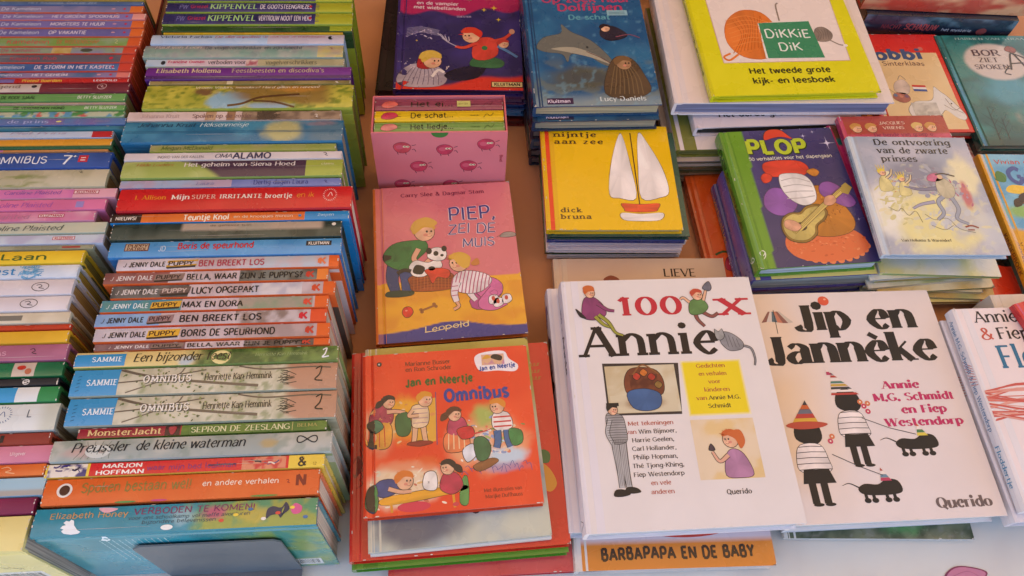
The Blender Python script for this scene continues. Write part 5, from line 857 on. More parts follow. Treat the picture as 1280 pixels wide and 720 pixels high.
    shape(p, [(146, 50), (150, 70), (158, 76), (168, 70), (174, 50), (160, 47)], '#b07c9c', 5); limb(p, [(152, 70), (142, 64), (136, 74)], 4, 2.4, '#dfa88c', 6.4); head(p, 157, 86, 8, '#c8602c', 8, side=-1); p.blob([(154, 92), (168, 96), (172, 84), (166, 76), (162, 86)], '#cc6832', 10.8); shape(p, [(133, 76), (136, 82), (139, 76)], '#4c3c44', 8)
    # lad in striped overalls
    limb(p, [(38, 90), (40, 60), (40, 42)], 7, 5, '#b7b4b2', 8, '#26221f'); limb(p, [(46, 90), (46, 60), (47, 42)], 7, 5, '#b7b4b2', 8, '#26221f'); shape(p, [(32, 106), (34, 118), (48, 116), (51, 104), (50, 88), (34, 88)], '#a09c9a', 9, '#26221f'); limb(p, [(36, 112), (32, 98), (36, 86)], 4, 3, '#b7b4b2', 10.4, '#26221f')
    hatch(p, [(32, 106), (34, 118), (48, 116), (51, 104), (50, 88), (34, 88)], 0, 2.6, .5, '#4c4846', 11.4); hatch(p, [(35, 90), (43, 90), (42, 44), (38, 44)], 1.57, 1.6, .4, '#6c6866', 11.2, False); hatch(p, [(43, 90), (50, 90), (49, 44), (44, 44)], 1.57, 1.6, .4, '#6c6866', 11.2, False)
    head(p, 40, 122, 5, '#26221f', 10); p.rect(34, 126, 47, 129.5, '#26221f', 13); shape(p, [(32, 34), (34, 40), (44, 39), (46, 35)], '#26221f', 9); shape(p, [(44, 37), (45, 42), (54, 41), (57, 37)], '#26221f', 9)
    for i, (a, b, t, c) in enumerate(((52, 99, 'Met tekeningen', '#b04a3a'), (62, 101, 'Wim Bijmoer,', '#2a2020'), (54, 97, 'Harrie Geelen,', '#2a2020'), (53, 98, 'Carl Hollander,', '#2a2020'), (53, 98, 'Philip Hopman,', '#2a2020'), (51, 103, 'Thé Tjong-Khing,', '#2a2020'), (51, 102, 'Fiep Westendorp', '#2a2020'), (67, 87, 'en vele', '#b04a3a'), (66, 89, 'anderen', '#b04a3a'))): p.text(a + 2, 104.6 - i * 8.75, t, 4.3, c, 'serif', width=b - a)
    p.text(51, 95.9, 'van', 4.3, '#b04a3a', 'serif', width=10.5); p.text(143, 31, 'Querido', 4.8, '#2a2020', 'sbold', width=25)
def s_annie(p, L, T):
    p.grid(0, .8, L, T - .8, 8, flat('#dfd3d2'), 1)
    p.text(28, T * .32, '100 x', T * .28, '#8c7c94', 'serif', width=26); p.text(60, T * .26, 'Annie', T * .44, '#23202e', 'sbold', width=46); p.line([(128, T * .6), (133, T * .4), (138, T * .5)], 1.2, '#8c84a4', 4); p.line([(L - 16, T * .3), (L - 11, T * .8), (L - 6, T * .3)], .7, '#4a464c', 4)
def s_jip(p, L, T):
    p.grid(0, .8, L, T - .8, 8, flat('#d8ccce'), 1)
    p.text(14, T * .22, 'Jip en', T * .52, '#8c6c94', 'didone', width=64); p.text(92, T * .22, 'Janneke', T * .52, '#8c6c94', 'didone', width=96)
    for x in (66, 118): p.ell(x, T * .62, 6.5, T * .28, '#1c1a1c', 8)
    p.text(L - 44, T * .3, 'Querido', T * .3, '#8c7c8c', 'didone', width=30)
def cone(p, x, y, r, hgt, tilt, cols, l):
    n = len(cols)
    for i, c in enumerate(cols):
        a, b = i / n, (i + 1) / n; f = lambda t: r * (1 - t); q = lambda t: (x + tilt * t, y + hgt * t)
        p.poly([(q(a)[0] - f(a), q(a)[1] - tilt * .1), (q(a)[0] + f(a), q(a)[1] + tilt * -.1), (q(b)[0] + f(b), q(b)[1]), (q(b)[0] - f(b), q(b)[1])], c, l)
def c_jip(p, w, h):
    p.grid(1.2, 0, w, h, 4, lambda x, y: blend(np.tile(lin('#e4d6d0'), (len(x), 1)), '#e8c69c', .7 * (1 - sm(10, 95, x)) * sm(15, 60, y) + .25 * sm(.4, .7, fbm(x, y, 60, 2, 2)) * (1 - sm(30, 120, x))), 1)
    K = '#1b1614'
    p.text(56, 213, 'Jip en', 32, K, 'didone', width=139); p.text(13, 173, 'Jannèke', 33, K, 'didone', width=196)
    p.ell(95, 250, 6.5, 6, '#dc5a3c', 9); p.ell(97, 252, 1.5, 1.2, '#f0a888', 10)
    M = '#c02860'
    p.text(134, 140, 'Annie', 8.6, M, 'didone', width=42); p.text(121, 126, 'M.G. Schmidt', 8.6, M, 'didone', width=90); p.text(148, 111.5, 'en Fiep', 8.6, M, 'didone', width=50); p.text(126, 97.5, 'Westendorp', 8.6, M, 'didone', width=86)
    p.text(154, 10.5, 'Querido', 10.5, '#6c5c58', 'didone', width=58)
    # striped sunshade at the top left
    for i, c in enumerate(('#8c5a4c', '#d8c8b8', '#5a6a6c', '#c07a5c', '#8c5a4c', '#c8b8a4')): p.poly([(16 + i * 6.2, 224 + 1.2 * math.sin(i)), (22.2 + i * 6.2, 224 + 1.2 * math.sin(i + 1)), (33 + (i + 1 - 3) * 2.2, 238), (33 + (i - 3) * 2.2, 238)], c, 5)
    p.line([(33, 240), (32, 210)], .7, K, 5, False)
    STR = ['#b83c34', '#efe0d4', '#3a3a3c', '#c8a03c', '#4c7c6c', '#efe0d4', '#b83c34', '#3a3a3c']
    # two tall black garden urns on legs, each under a striped paper cone (plain stand-ins for the drawn figures)
    def urn(x, y0, s, tilt, colr, legs=True):
        shape(p, [(x - 11 * s, y0 + 62 * s), (x - 9 * s, y0 + 76 * s), (x + 2 * s, y0 + 82 * s), (x + 13 * s, y0 + 75 * s), (x + 14 * s, y0 + 62 * s), (x + 4 * s, y0 + 56 * s)], K, 5, K, .1)
        shape(p, [(x - 9 * s, y0 + 56 * s), (x + 10 * s, y0 + 56 * s), (x + 15 * s, y0 + 42 * s), (x + 14 * s, y0 + 31 * s), (x - 12 * s, y0 + 31 * s), (x - 15 * s, y0 + 42 * s)], '#eadbd2', 6, K, .6)
        hatch(p, [(x - 9 * s, y0 + 56 * s), (x + 10 * s, y0 + 56 * s), (x + 15 * s, y0 + 42 * s), (x + 14 * s, y0 + 31 * s), (x - 12 * s, y0 + 31 * s), (x - 15 * s, y0 + 42 * s)], 0, 6, .7, K, 7.6)
        p.poly([(x - 11 * s, y0 + 33 * s), (x + 13 * s, y0 + 33 * s), (x + 17 * s, y0 + 20 * s), (x - 14 * s, y0 + 20 * s)], K, 7.8)
        for dx in (-6, 5): p.line([(x + dx * s, y0 + 24 * s), (x + dx * s, y0 + 2)], 7 * s, K, 5.4, False); p.ell(x + dx * s + 2, y0 + 1, 5 * s, 1.6 * s, K, 5.8)
        cone(p, x + 1, y0 + 74 * s, 15 * s, 26 * s, tilt, colr, 8)
    urn(89, 56, 1.05, -10, STR); 
    cone(p, 78, 158, 3, 8, -2, ['#b83c5c', '#efe0d4'], 9)
    urn(36, 18, 1.12, 6, ['#4c7c4c', '#d8a838', '#b83c34', '#6a6a74', '#c8602c', '#3a3a3c'])
    p.blob([(16, 102), (30, 98), (52, 99), (62, 103), (48, 106), (26, 106)], '#b84a34', 10)
    for x, y in ((107, 121), (112, 124), (110, 115), (104, 126), (60, 84), (63, 89)): p.ell(x, y, 3, 3, ['#c8405c', '#7c94a8', '#d87848'][(x + y) % 3], 9, 9); p.ell(x, y, 1, 1, '#f0e0c8', 10, 8)
    p.line([(101, 108), (128, 96), (155, 88)], .7, K, 8, False); p.line([(58, 70), (84, 56), (106, 46)], .7, K, 8, False)
    # two small black pull-along carts with striped cones
    for x, y, cc in ((150, 78, ['#e0c84c', '#4c7c4c', '#efe0d4', '#c8602c']), (96, 32, ['#b83c5c', '#6c8c9c', '#efe0d4', '#b84a34'])):
        p.blob([(x - 20, y + 1), (x - 12, y + 6), (x + 2, y + 5), (x + 12, y + 10), (x + 24, y + 8), (x + 26, y - 3), (x + 12, y - 6), (x - 14, y - 5)], K, 6)
        for dx in (-14, -6, 8, 16): p.ell(x + dx + 1, y - 11, 3.6, 2.6, K, 6.5); p.line([(x + dx, y - 1), (x + dx + .5, y - 10)], 3.4, K, 6.2, False)
        p.line([(x - 18, y + 2), (x - 28, y + 7), (x - 36, y + 5)], 1.4, K, 6.5, True, .4); cone(p, x + 12, y + 8, 6, 14, -3, cc, 8)
def c_omni(p, w, h):
    R_ = '#e2431c'
    def f(x, y):
        c = mixc('#e0401c', '#ea4f26', sm(.3, .7, fbm(x, y, 40, 2, 3)))
        c = blend(c, '#e8a82c', blot(x, y, 42, 96, 26, 26, .5, .5, 3)); c = blend(c, '#e2b88c', .9 * blot(x, y, 16, 88, 18, 28, .6, .5, 5)); c = blend(c, '#e9cfae', blot(x, y, 40, 28, 42, 24, .3, .4, 6)); c = blend(c, '#e0682c', .7 * blot(x, y, 50, 48, 40, 8, .5, .6, 4))
        c = blend(c, '#e8a878', .9 * blot(x, y, 125, 66, 44, 34, .35, .4, 8)); c = blend(c, '#a8b45c', blot(x, y, 122, 92, 15, 15, .7, .5, 4)); c = blend(c, '#c0d0dc', blot(x, y, 140, 50, 26, 10, .5, .6, 2)); c = blend(c, '#9c8cb4', .7 * blot(x, y, 138, 38, 26, 6, .6, .7, 9)); c = blend(c, '#e6d2c2', .8 * blot(x, y, 118, 60, 12, 18, .6, .5, 2)); return c
    p.grid(1.2, 0, w, h, 1.8, f, 1)
    W3 = ['#e9c48c', '#d8a03c', '#c8502c', '#f0dcc0', '#b84c3c', '#8ca05c', '#c88c5c']
    dabs(p, 8, 70, 70, 114, 70, W3[:2] + ['#e2b470', '#dc9450'], 2.3, (1.2, 4), 3); dabs(p, 92, 38, 164, 94, 90, ['#e9c4a0', '#d89c74', '#c8d0dc', '#a8b86c', '#8c9cc0', '#f0e0d0', '#7c8c4c', '#dc7c5c'], 2.3, (1, 4), 5); dabs(p, 6, 5, 92, 46, 80, ['#f0e0c8', '#e0b070', '#dcd0b8', '#c86c50', '#e6c8a0'], 2.3, (1.2, 4), 8)
    for k in range(16): p.line([(95 + k * 4.4, 34 + (k * 7) % 9), (98 + k * 4.4, 37 + (k * 5) % 8), (102 + k * 4.2, 33 + (k * 3) % 9)], .5, '#4c4c8c', 3)
    p.text(44, 153, 'Marianne Busser', 4.6, '#5a2c14', 'serif', width=47); p.text(44, 146.5, 'en Ron Schröder'.replace('ö', 'o'), 4.6, '#5a2c14', 'serif', width=48)
    p.text(44, 130, 'Jan en Neertje', 8, '#3c5c20', 'chunk', width=69, rot=.02); p.text(83, 110, 'Omnibus', 13, '#2c3c8c', 'chunk', width=66, rot=.03)
    p.ell(17, 157, 2.6, 2.6, '#1c1a18', 3); p.text(15.8, 156, 'N', 2, '#eeeeee', 'bold')
    p.blob([(119, 145), (117, 158), (128, 163), (148, 163), (153, 154), (162, 146), (158, 139), (140, 141), (126, 141)], '#efe6e6', 3)
    p.grid(124, 148, 148, 160, 2, noisy('#b86ca4', '#e0b088', 6, 3), 3.8); p.ell(130, 154, 4, 4, '#e0b088', 4.4); p.ell(140, 153, 4, 4, '#e0b088', 4.4); p.blob([(134, 156), (138, 160), (146, 157), (144, 152)], '#2c2024', 5); p.blob([(125, 155), (130, 160), (134, 156)], '#d8a03c', 5)
    p.text(121, 142, 'Jan en Neertje', 4.6, '#2c4c9c', 'chunk', width=38, rot=.06)
    # girl left, standing boy, watering girl, boy with bucket, two children at the table
    p.poly([(50, 68), (52, 112), (74, 116), (72, 70)], '#e0a83c', 2.6); p.line([(73, 66), (74, 122)], .8, '#5a4a7c', 3, False)
    shape(p, [(6, 92), (10, 108), (22, 112), (30, 104), (28, 92), (16, 88)], '#a83c54', 4); shape(p, [(4, 90), (26, 92), (28, 74), (22, 66), (6, 68), (2, 78)], '#dc9c3c', 4.4); [p.line([(6 + i * 5, 90), (5 + i * 5.5, 68)], 1.1, '#c8502c', 5.6, False) for i in range(4)]; limb(p, [(24, 104), (34, 104), (42, 102)], 4, 3, '#dfa888', 6); head(p, 26, 114, 6, '#2a2022', 7, long=1)
    shape(p, [(33, 98), (44, 102), (48, 88), (44, 78), (34, 80)], '#3f6a3c', 6.6); shape(p, [(4, 92), (14, 96), (20, 88), (10, 82)], '#4a7c5c', 6.6)
    limb(p, [(52, 86), (51, 76), (50, 70)], 5, 4, '#e0b088', 6); limb(p, [(60, 86), (61, 76), (62, 70)], 5, 4, '#e0b088', 6); shape(p, [(49, 96), (50, 108), (64, 108), (66, 94), (62, 86), (50, 86)], '#e6c8a0', 7); [p.line([(50, y), (65, y)], .7, '#a87c8c', 8.4, False) for y in (90, 95, 100, 105)]; limb(p, [(50, 104), (46, 98), (56, 98)], 3.4, 3, '#e0b088', 8.6); head(p, 63, 114, 7, '#d8942c', 9); shape(p, [(44, 68), (48, 71), (64, 71), (68, 68), (56, 66)], '#8c2c24', 6.4)
    shape(p, [(84, 78), (88, 92), (100, 92), (104, 80), (94, 74)], '#b84060', 5); shape(p, [(82, 76), (102, 78), (104, 60), (82, 58)], '#e07c4c', 4.6); [p.line([(85 + i * 5, 76), (84 + i * 5.4, 60)], 1, '#f0d0a0', 6, False) for i in range(4)]; head(p, 92, 96, 6.5, '#5a3424', 7, long=1); shape(p, [(94, 80), (108, 82), (110, 72), (98, 70)], '#c82c34', 8); p.line([(108, 74), (120, 76), (128, 78)], 1.6, '#c82c34', 8.6, True, .6)
    shape(p, [(130, 80), (132, 94), (146, 94), (150, 80), (140, 74)], '#e9dcd4', 5); [p.line([(131, y), (149, y)], 1.6, '#c83c3c', 6.4, False) for y in (80, 85, 90)]; dabs(p, 6, 70, 28, 110, 40, ['#8c2c44', '#e0b050', '#4c2c3c'], 6.2, (.4, 1.2), 2); limb(p, [(134, 76), (134, 66), (132, 58)], 7, 6, '#3c6494', 6); limb(p, [(144, 76), (144, 66), (146, 58)], 7, 6, '#3c6494', 6); head(p, 136, 101, 7, '#d8882c', 8, side=-1); shape(p, [(146, 76), (158, 74), (158, 62), (148, 60)], '#3c8044', 8)
    shape(p, [(110, 68), (120, 70), (126, 60), (122, 48), (112, 48)], '#3c6c44', 7); shape(p, [(98, 58), (108, 64), (112, 54), (102, 46)], '#dfe0e4', 6); shape(p, [(108, 42), (126, 48), (132, 44), (114, 36)], '#8c5a34', 6)
    shape(p, [(22, 18), (92, 24), (94, 18), (24, 10)], '#e6a42c', 5); [p.line([(x, 16), (x + 1, 3)], 2.4, '#dc9428', 5, False) for x in (26, 86)]
    shape(p, [(8, 24), (16, 34), (30, 34), (34, 24), (20, 18)], '#3c4880', 6); head(p, 40, 32, 8, '#d8782c', 7); limb(p, [(24, 26), (36, 22), (46, 22)], 4, 3, '#dfa888', 8); shape(p, [(58, 24), (60, 38), (70, 38), (70, 22)], '#ece4dc', 7); p.text(62, 28, 'x', 3, '#5a4a44', 'hand', l=9)
    shape(p, [(74, 22), (78, 36), (90, 36), (96, 24), (86, 16)], '#b8304c', 6); head(p, 82, 42, 6.5, '#2a2022', 8, side=-1, long=1); shape(p, [(2, 10), (4, 26), (12, 30), (14, 12), (10, 4)], '#4c8c4c', 5); shape(p, [(92, 8), (96, 30), (101, 30), (100, 6)], '#5c944c', 5); p.ell(48, 7, 16, 5, '#d0304c', 3.6); p.ell(88, 6, 3, 2, '#c83c4c', 6)
    p.text(116, 15, 'Met illustraties van', 3.4, '#7a2410', 'serif', width=37); p.text(117, 9, 'Marijke Duffhauss', 3.4, '#7a2410', 'serif', width=36)
def c_wat(p, w, h):
    def f(x, y):
        c = mixc('#b8ae54', '#a89c40', sm(.3, .7, fbm(x, y, 50, 3, 2))); t = 1 - sm(60, 120, y - .25 * x)
        c = c * (1 - t[:, None]) + mixc('#8fa4b4', '#c2c6b4', sm(.3, .7, fbm(x, y, 40, 3, 5) + .2 * (x / w - .4))) * t[:, None]
        c = blend(c, '#4c5064', .9 * blot(x, y, 45, 22, 55, 24, .6, .6, 3)); c = blend(c, '#54403f', .8 * blot(x, y, 80, 38, 36, 6, .5, .6, 7)); return c
    p.grid(1.2, 0, w, h, 3, f, 1); p.blob([(98, 34), (106, 42), (122, 44), (126, 38), (114, 32), (104, 27)], '#2c2426', 4); p.ell(104, 31, 3, 2.4, '#8c94a0', 5)
def c_red(p, w, h):
    p.grid(1.2, 0, w, h, 8, noisy('#cc2a1c', '#d63422', 40, 3), 1)
    p.blob([(190, 60), (184, 72), (190, 84), (202, 76), (208, 60), (200, 52)], '#d8962c', 3); p.blob([(192, 84), (196, 96), (204, 92), (202, 82)], '#3c6c34', 3.6); p.blob([(4, 80), (2, 94), (8, 104), (12, 92)], '#8c2c24', 3)
    for i in range(6): p.line([(6 + i, 70 + i * 8), (12, 74 + i * 7), (8, 80 + i * 8)], .7, '#5a1a14', 4)
    for y in (190, 182, 174): p.text(178, y, 'avontuur', 5, '#b88a34', 'ital', width=26)
def c_plop(p, w, h):
    p.grid(1.2, 0, w, h, 3, lambda x, y: blend(blend(mixc('#3a3468', '#4a4078', sm(.3, .7, fbm(x, y, 40, 3, 3))), '#2c2856', .6 * (1 - sm(30, 90, y))), '#6a9a28', (x < 31 - 10 * (1 - y / h)) * 1.0), 1)
    for x, y, r in ((136, 177, 11), (108, 190, 5), (60, 196, 4), (122, 196, 3.5), (70, 180, 3), (130, 40, 4), (118, 22, 3), (50, 110, 3), (140, 60, 3)):
        p.blob([(x - r, y), (x - r * .12, y + r * .12), (x, y + r), (x + r * .12, y + r * .12), (x + r, y), (x + r * .12, y - r * .12), (x, y - r), (x - r * .12, y - r * .12)], '#d8d0ec', 3, 3)
    for dx, dy, c, l in ((1.2, -1.5, '#2c3a14', 4), (0, 0, '#b8c832', 8)): p.rnd = random.Random(2); p.text(30 + dx, 164 + dy, 'PLOP', 21, c, 'chunk', width=76, l=l)
    shape(p, [(56, 186), (58, 196), (66, 202), (80, 201), (88, 192), (92, 186), (80, 190), (68, 189)], '#d8402c', 10); 
    p.text(28, 154.5, '50 verhaaltjes voor het slapengaan', 5, '#e6e2d0', 'handb', width=108)
    # a guitar leaning over cushions and a red lantern: plain props in the colours of the cover figure
    p.blob([(50, 12), (40, 30), (52, 48), (90, 54), (130, 44), (140, 22), (118, 8), (80, 4)], '#dc6c3c', 3.4)
    for i in range(13): a = -.3 - i * .22; p.ell(92 + 48 * math.cos(a), 30 + 25 * math.sin(a), 4.4, 4.4, '#e07c4c', 3.2, 10)
    shape(p, [(76, 44), (84, 66), (88, 100), (104, 112), (122, 92), (134, 62), (126, 44), (100, 38)], '#c07a24', 5, '#6c3c1c', .8)
    shape(p, [(30, 84), (34, 102), (48, 112), (66, 104), (72, 90), (60, 74), (42, 72)], '#8c54a4', 6, '#4c2c5c', .7); shape(p, [(104, 100), (108, 114), (122, 116), (138, 100), (144, 84), (132, 78), (116, 88)], '#8c54a4', 6, '#4c2c5c', .7)
    shape(p, [(42, 140), (46, 154 - 4), (66, 153), (92, 150), (100, 138), (88, 128), (60, 128), (48, 130)], '#d8402c', 6, '#7c2018', .7); shape(p, [(36, 128), (42, 134), (50, 130), (46, 122), (38, 120)], '#d8402c', 7, '#7c2018', .6); shape(p, [(96, 134), (106, 138), (112, 132), (104, 126)], '#c8802c', 7, '#5c3418', .6)
    shape(p, [(58, 124), (64, 132), (88, 130), (98, 116), (96, 92), (80, 84), (66, 92), (58, 108)], '#e9e4e0', 6.6, '#6c6460', .7); [p.line([(60, 122 - i * 9), (78, 125 - i * 10), (96, 118 - i * 7)], 1.2, '#b8b0ac', 8) for i in range(4)]
    dabs(p, 48, 12, 138, 46, 60, ['#e88c5c', '#c8582c', '#d87444'], 3.8, (.8, 3), 3); dabs(p, 86, 50, 130, 106, 40, ['#a8641c', '#d89038', '#8c5018'], 6, (.8, 2.6), 5, 1); G_ = '#c9b464'; shape(p, [(42, 50), (46, 66), (58, 74), (70, 74), (80, 82), (96, 84), (104, 74), (98, 62), (86, 54), (82, 42), (66, 32), (48, 36)], '#8c6c2c', 9, '#3c2a14', .9); shape(p, [(44, 51), (48, 65), (60, 72), (70, 71), (81, 79), (95, 81), (101, 73), (96, 64), (84, 55), (79, 43), (66, 35), (50, 38)], G_, 11, '#5c4420', .3)
    p.ell(66, 54, 7, 6, '#3c2a1c', 13); p.line([(62, 50), (100, 80), (136, 106)], 7.5, '#5c4420', 12.6, False); p.line([(62, 50), (100, 80), (136, 106)], 6.2, '#d8c06c', 13.4, False); [p.line([(54 + d, 46 - d), (132 + d * .6, 107 - d)], .4, '#5c4420', 14, False) for d in (-1.6, -.4, .8, 2)]; p.poly([(130, 100), (138, 96), (146, 106), (140, 114), (134, 110)], '#b8a04c', 14.4)
    shape(p, [(46, 58), (50, 64), (60, 62), (66, 54), (58, 48), (48, 52)], '#d8a080', 15, '#8c5a44', .5); shape(p, [(104, 84), (108, 94), (118, 96), (120, 88), (112, 82)], '#d8a080', 15, '#8c5a44', .5)
    p.text(5, 12, '9', 12, '#dfe6cc', 'hand', l=5)
def c_dik(p, w, h):
    p.grid(1.2, 0, w, h, 10, flat('#dfd81c'), 1)
    p.poly([(27, 55), (197, 55), (203, 205), (27, 205)], '#c8a09c', 2.5); p.poly([(28, 56), (196, 56), (202, 204), (28, 204)], '#ecdcd4', 3)
    # big orange ball of wool beside the green title card, small grey one to the right
    O_ = '#e07a34'
    shape(p, [(40, 92), (46, 128), (70, 150), (98, 146), (112, 118), (110, 84), (86, 62), (56, 66)], O_, 4, '#b85820', .5)
    for i in range(9): p.line([(44 + i * 5, 72 + i * 1.2), (62 + i * 4, 104 + i * 4), (56 + i * 5, 140 - abs(i - 4) * 2)], .9, '#c2601f', 6)
    for i in range(7): p.line([(46, 84 + i * 8), (76, 92 + i * 8), (106, 84 + i * 7)], .8, '#ee9850', 6.6)
    p.line([(50, 70), (36, 60), (30, 66), (40, 72)], 3, O_, 5); p.line([(120, 130), (122, 158), (126, 164)], 2.2, '#8c7c70', 3.6)
    shape(p, [(160, 98), (166, 114), (178, 116), (186, 104), (180, 92), (166, 90)], '#8c7c70', 4, '#5c5048', .4); [p.line([(163 + i * 4, 94), (168 + i * 3, 104), (164 + i * 4.4, 113)], .6, '#6c6058', 6) for i in range(5)]; p.line([(180, 92), (190, 84), (198, 82)], 2, '#8c7c70', 4); p.ell(198, 82, 3, 2.4, '#efe6e0', 5)
    p.poly([(89, 126), (160, 130), (163.5, 61), (85, 62)], '#e9e4dc', 6); p.poly([(90, 126), (160, 128), (164, 61), (88, 62)], '#3f8c62', 7)
    p.text(94, 98, 'DiKKiE', 15, '#e9efe4', 'handb', width=61, l=9); p.text(107, 75, 'DiK', 14, '#e9efe4', 'handb', width=31, l=9)
    p.text(111, 36, 'Het tweede grote', 9.2, '#3a3a14', 'bold', width=107, align='c'); p.text(112, 19, 'kijk- en leesboek', 9.2, '#3a3a14', 'bold', width=107, align='c')
def c_wh2(p, w, h):
    p.grid(1.2, 0, w, h, 20, flat('#e6d6d0'), 1); p.grid(36, 0, w - 12, h - 20, 200, flat('#e2d0c8'), 1.6)
    p.rect(44, 34, 70, 72, '#e2c48c', 3); p.text(46, 42, 'Querido', 2.4, '#8c6c34', 'sans', width=16)
def c_derde(p, w, h):
    p.grid(1.2, 0, w, h, 20, flat('#dccdd0'), 1); p.text(34, 17, 'Het derde grote', 9, '#3a3430', 'bold', width=100)
def c_ont(p, w, h):
    def f(x, y):
        c = mixc('#a0a8b8', '#b8b8c4', sm(.3, .7, fbm(x, y, 40, 3, 2))); c = blend(c, '#e6dc98', .95 * blot(x, y, 80, 46, 62, 48, .4, .5, 3)); c = blend(c, '#6c7084', .7 * blot(x, y, 70, 118, 44, 24, .6, .6, 4))
        c = blend(c, '#ebe8dc', .9 * blot(x, y, 22, 62, 26, 42, .5, .7, 5)); c = blend(c, '#ebe2b4', .9 * blot(x, y, 132, 112, 22, 34, .5, .6, 6)); c = blend(c, '#b8bcc8', .8 * blot(x, y, 108, 56, 24, 36, .5, .8, 8)); c = blend(c, '#b8c4cc', .7 * (x < 9)); c = blend(c, '#c8ccd0', .7 * blot(x, y, 140, 30, 18, 40, .6, .8, 9))  # pale cream patch at upper right is glare painted into the cover
        c = blend(c, '#dfdcb0', .5 * sm(.6, .75, fbm(x, y, 9, 3, 4)) * (y < 130)); c = blend(c, '#c0405c', .8 * blot(x, y, 126, 84, 7, 22, .4, .4, 3)); return c
    p.grid(1.2, 0, w, h, 2, f, 1)
    dabs(p, 14, 40, 60, 118, 60, ['#dcd6a4', '#d0c890', '#cfc88c', '#e4dcb4'], 2.3, (2, 7), 4, .5); dabs(p, 40, 26, 140, 70, 70, ['#dcd6a4', '#cfd0c4', '#c4c8cc', '#d8d2b0', '#bcc0c8'], 2.4, (2, 8), 14, .4); dabs(p, 50, 80, 120, 128, 50, ['#84889c', '#9498a8', '#a4a8b4', '#8c8494'], 2.5, (2, 8), 24, -.3); dabs(p, 84, 66, 134, 116, 50, ['#b498ac', '#9890a8', '#d0c8bc', '#b86880'], 3, (1, 4), 7, 1.2); dabs(p, 18, 84, 66, 128, 70, ['#e0c850', '#f0e4a8', '#a89c4c', '#c87c4c'], 3, (.4, 1.8), 9)
    K = '#23272e'; p.text(32, 160, 'De ontvoering', 8.8, K, 'sbold', width=98); p.text(33, 147, 'van de zwarte', 8.8, K, 'sbold', width=90); p.text(35, 134, 'prinses', 8.8, K, 'sbold', width=45)
    p.text(27, 17.5, 'Van Holkema & Warendorf', 3.4, '#3c3a34', 'serif', width=60)
    for x, y, s in ((30, 104, 1), (52, 96, .9)):
        shape(p, [(x - 8 * s, y - 14 * s), (x - 5 * s, y + 4 * s), (x + 3 * s, y + 8 * s), (x + 8 * s, y - 12 * s)], '#d8cc8c', 4, '#7c7440', .4); head(p, x, y + 13 * s, 4.4 * s, '#e0c84c', 5); limb(p, [(x + 3, y + 4), (x + 10, y + 10), (x + 13, y + 18)], 2.4, 1.6, '#d8c49c', 5)
        for k in range(4): p.line([(x - 4 + k * 2.6, y + 18 * s), (x - 6 + k * 3.6, y + 25 * s)], 1.5, '#e6cc4c', 7, False, .3)
    shape(p, [(92, 92), (96, 108), (106, 108), (114, 96), (110, 82), (98, 80)], '#c0b89c', 5, '#5c5a54', .4); shape(p, [(84, 106), (88, 114), (100, 116), (104, 108), (94, 104)], '#c4688c', 5, '#7c3c54', .4); p.line([(96, 114), (106, 116), (120, 112)], 2, '#4c443c', 7); p.ell(101, 111, 3.4, 3.6, '#d8b494', 6)
    limb(p, [(100, 84), (88, 74), (90, 58), (80, 48)], 5, 3, '#98a0b0', 4.6, '#5c6070'); limb(p, [(106, 82), (110, 64), (104, 50), (116, 42)], 5, 3, '#98a0b0', 4.6, '#5c6070'); limb(p, [(94, 94), (72, 92), (52, 96)], 5, 2, '#7c7c94', 4, '#4c4c64'); limb(p, [(84, 74), (66, 70), (54, 64)], 4, 2, '#a0a0b8', 4, '#5c5c74')
    for P in ([(24, 66), (34, 60), (40, 64), (46, 54), (56, 60), (60, 44)], [(66, 56), (76, 48), (92, 50), (102, 36), (120, 30)], [(70, 40), (84, 34), (96, 40)]): p.line(P, .6, '#5c5434', 5)
    p.line([(110, 38), (118, 40), (126, 37)], 2.2, '#8c3c2c', 5); p.line([(112, 34), (120, 34)], 1.6, '#8c3c2c', 5, False)
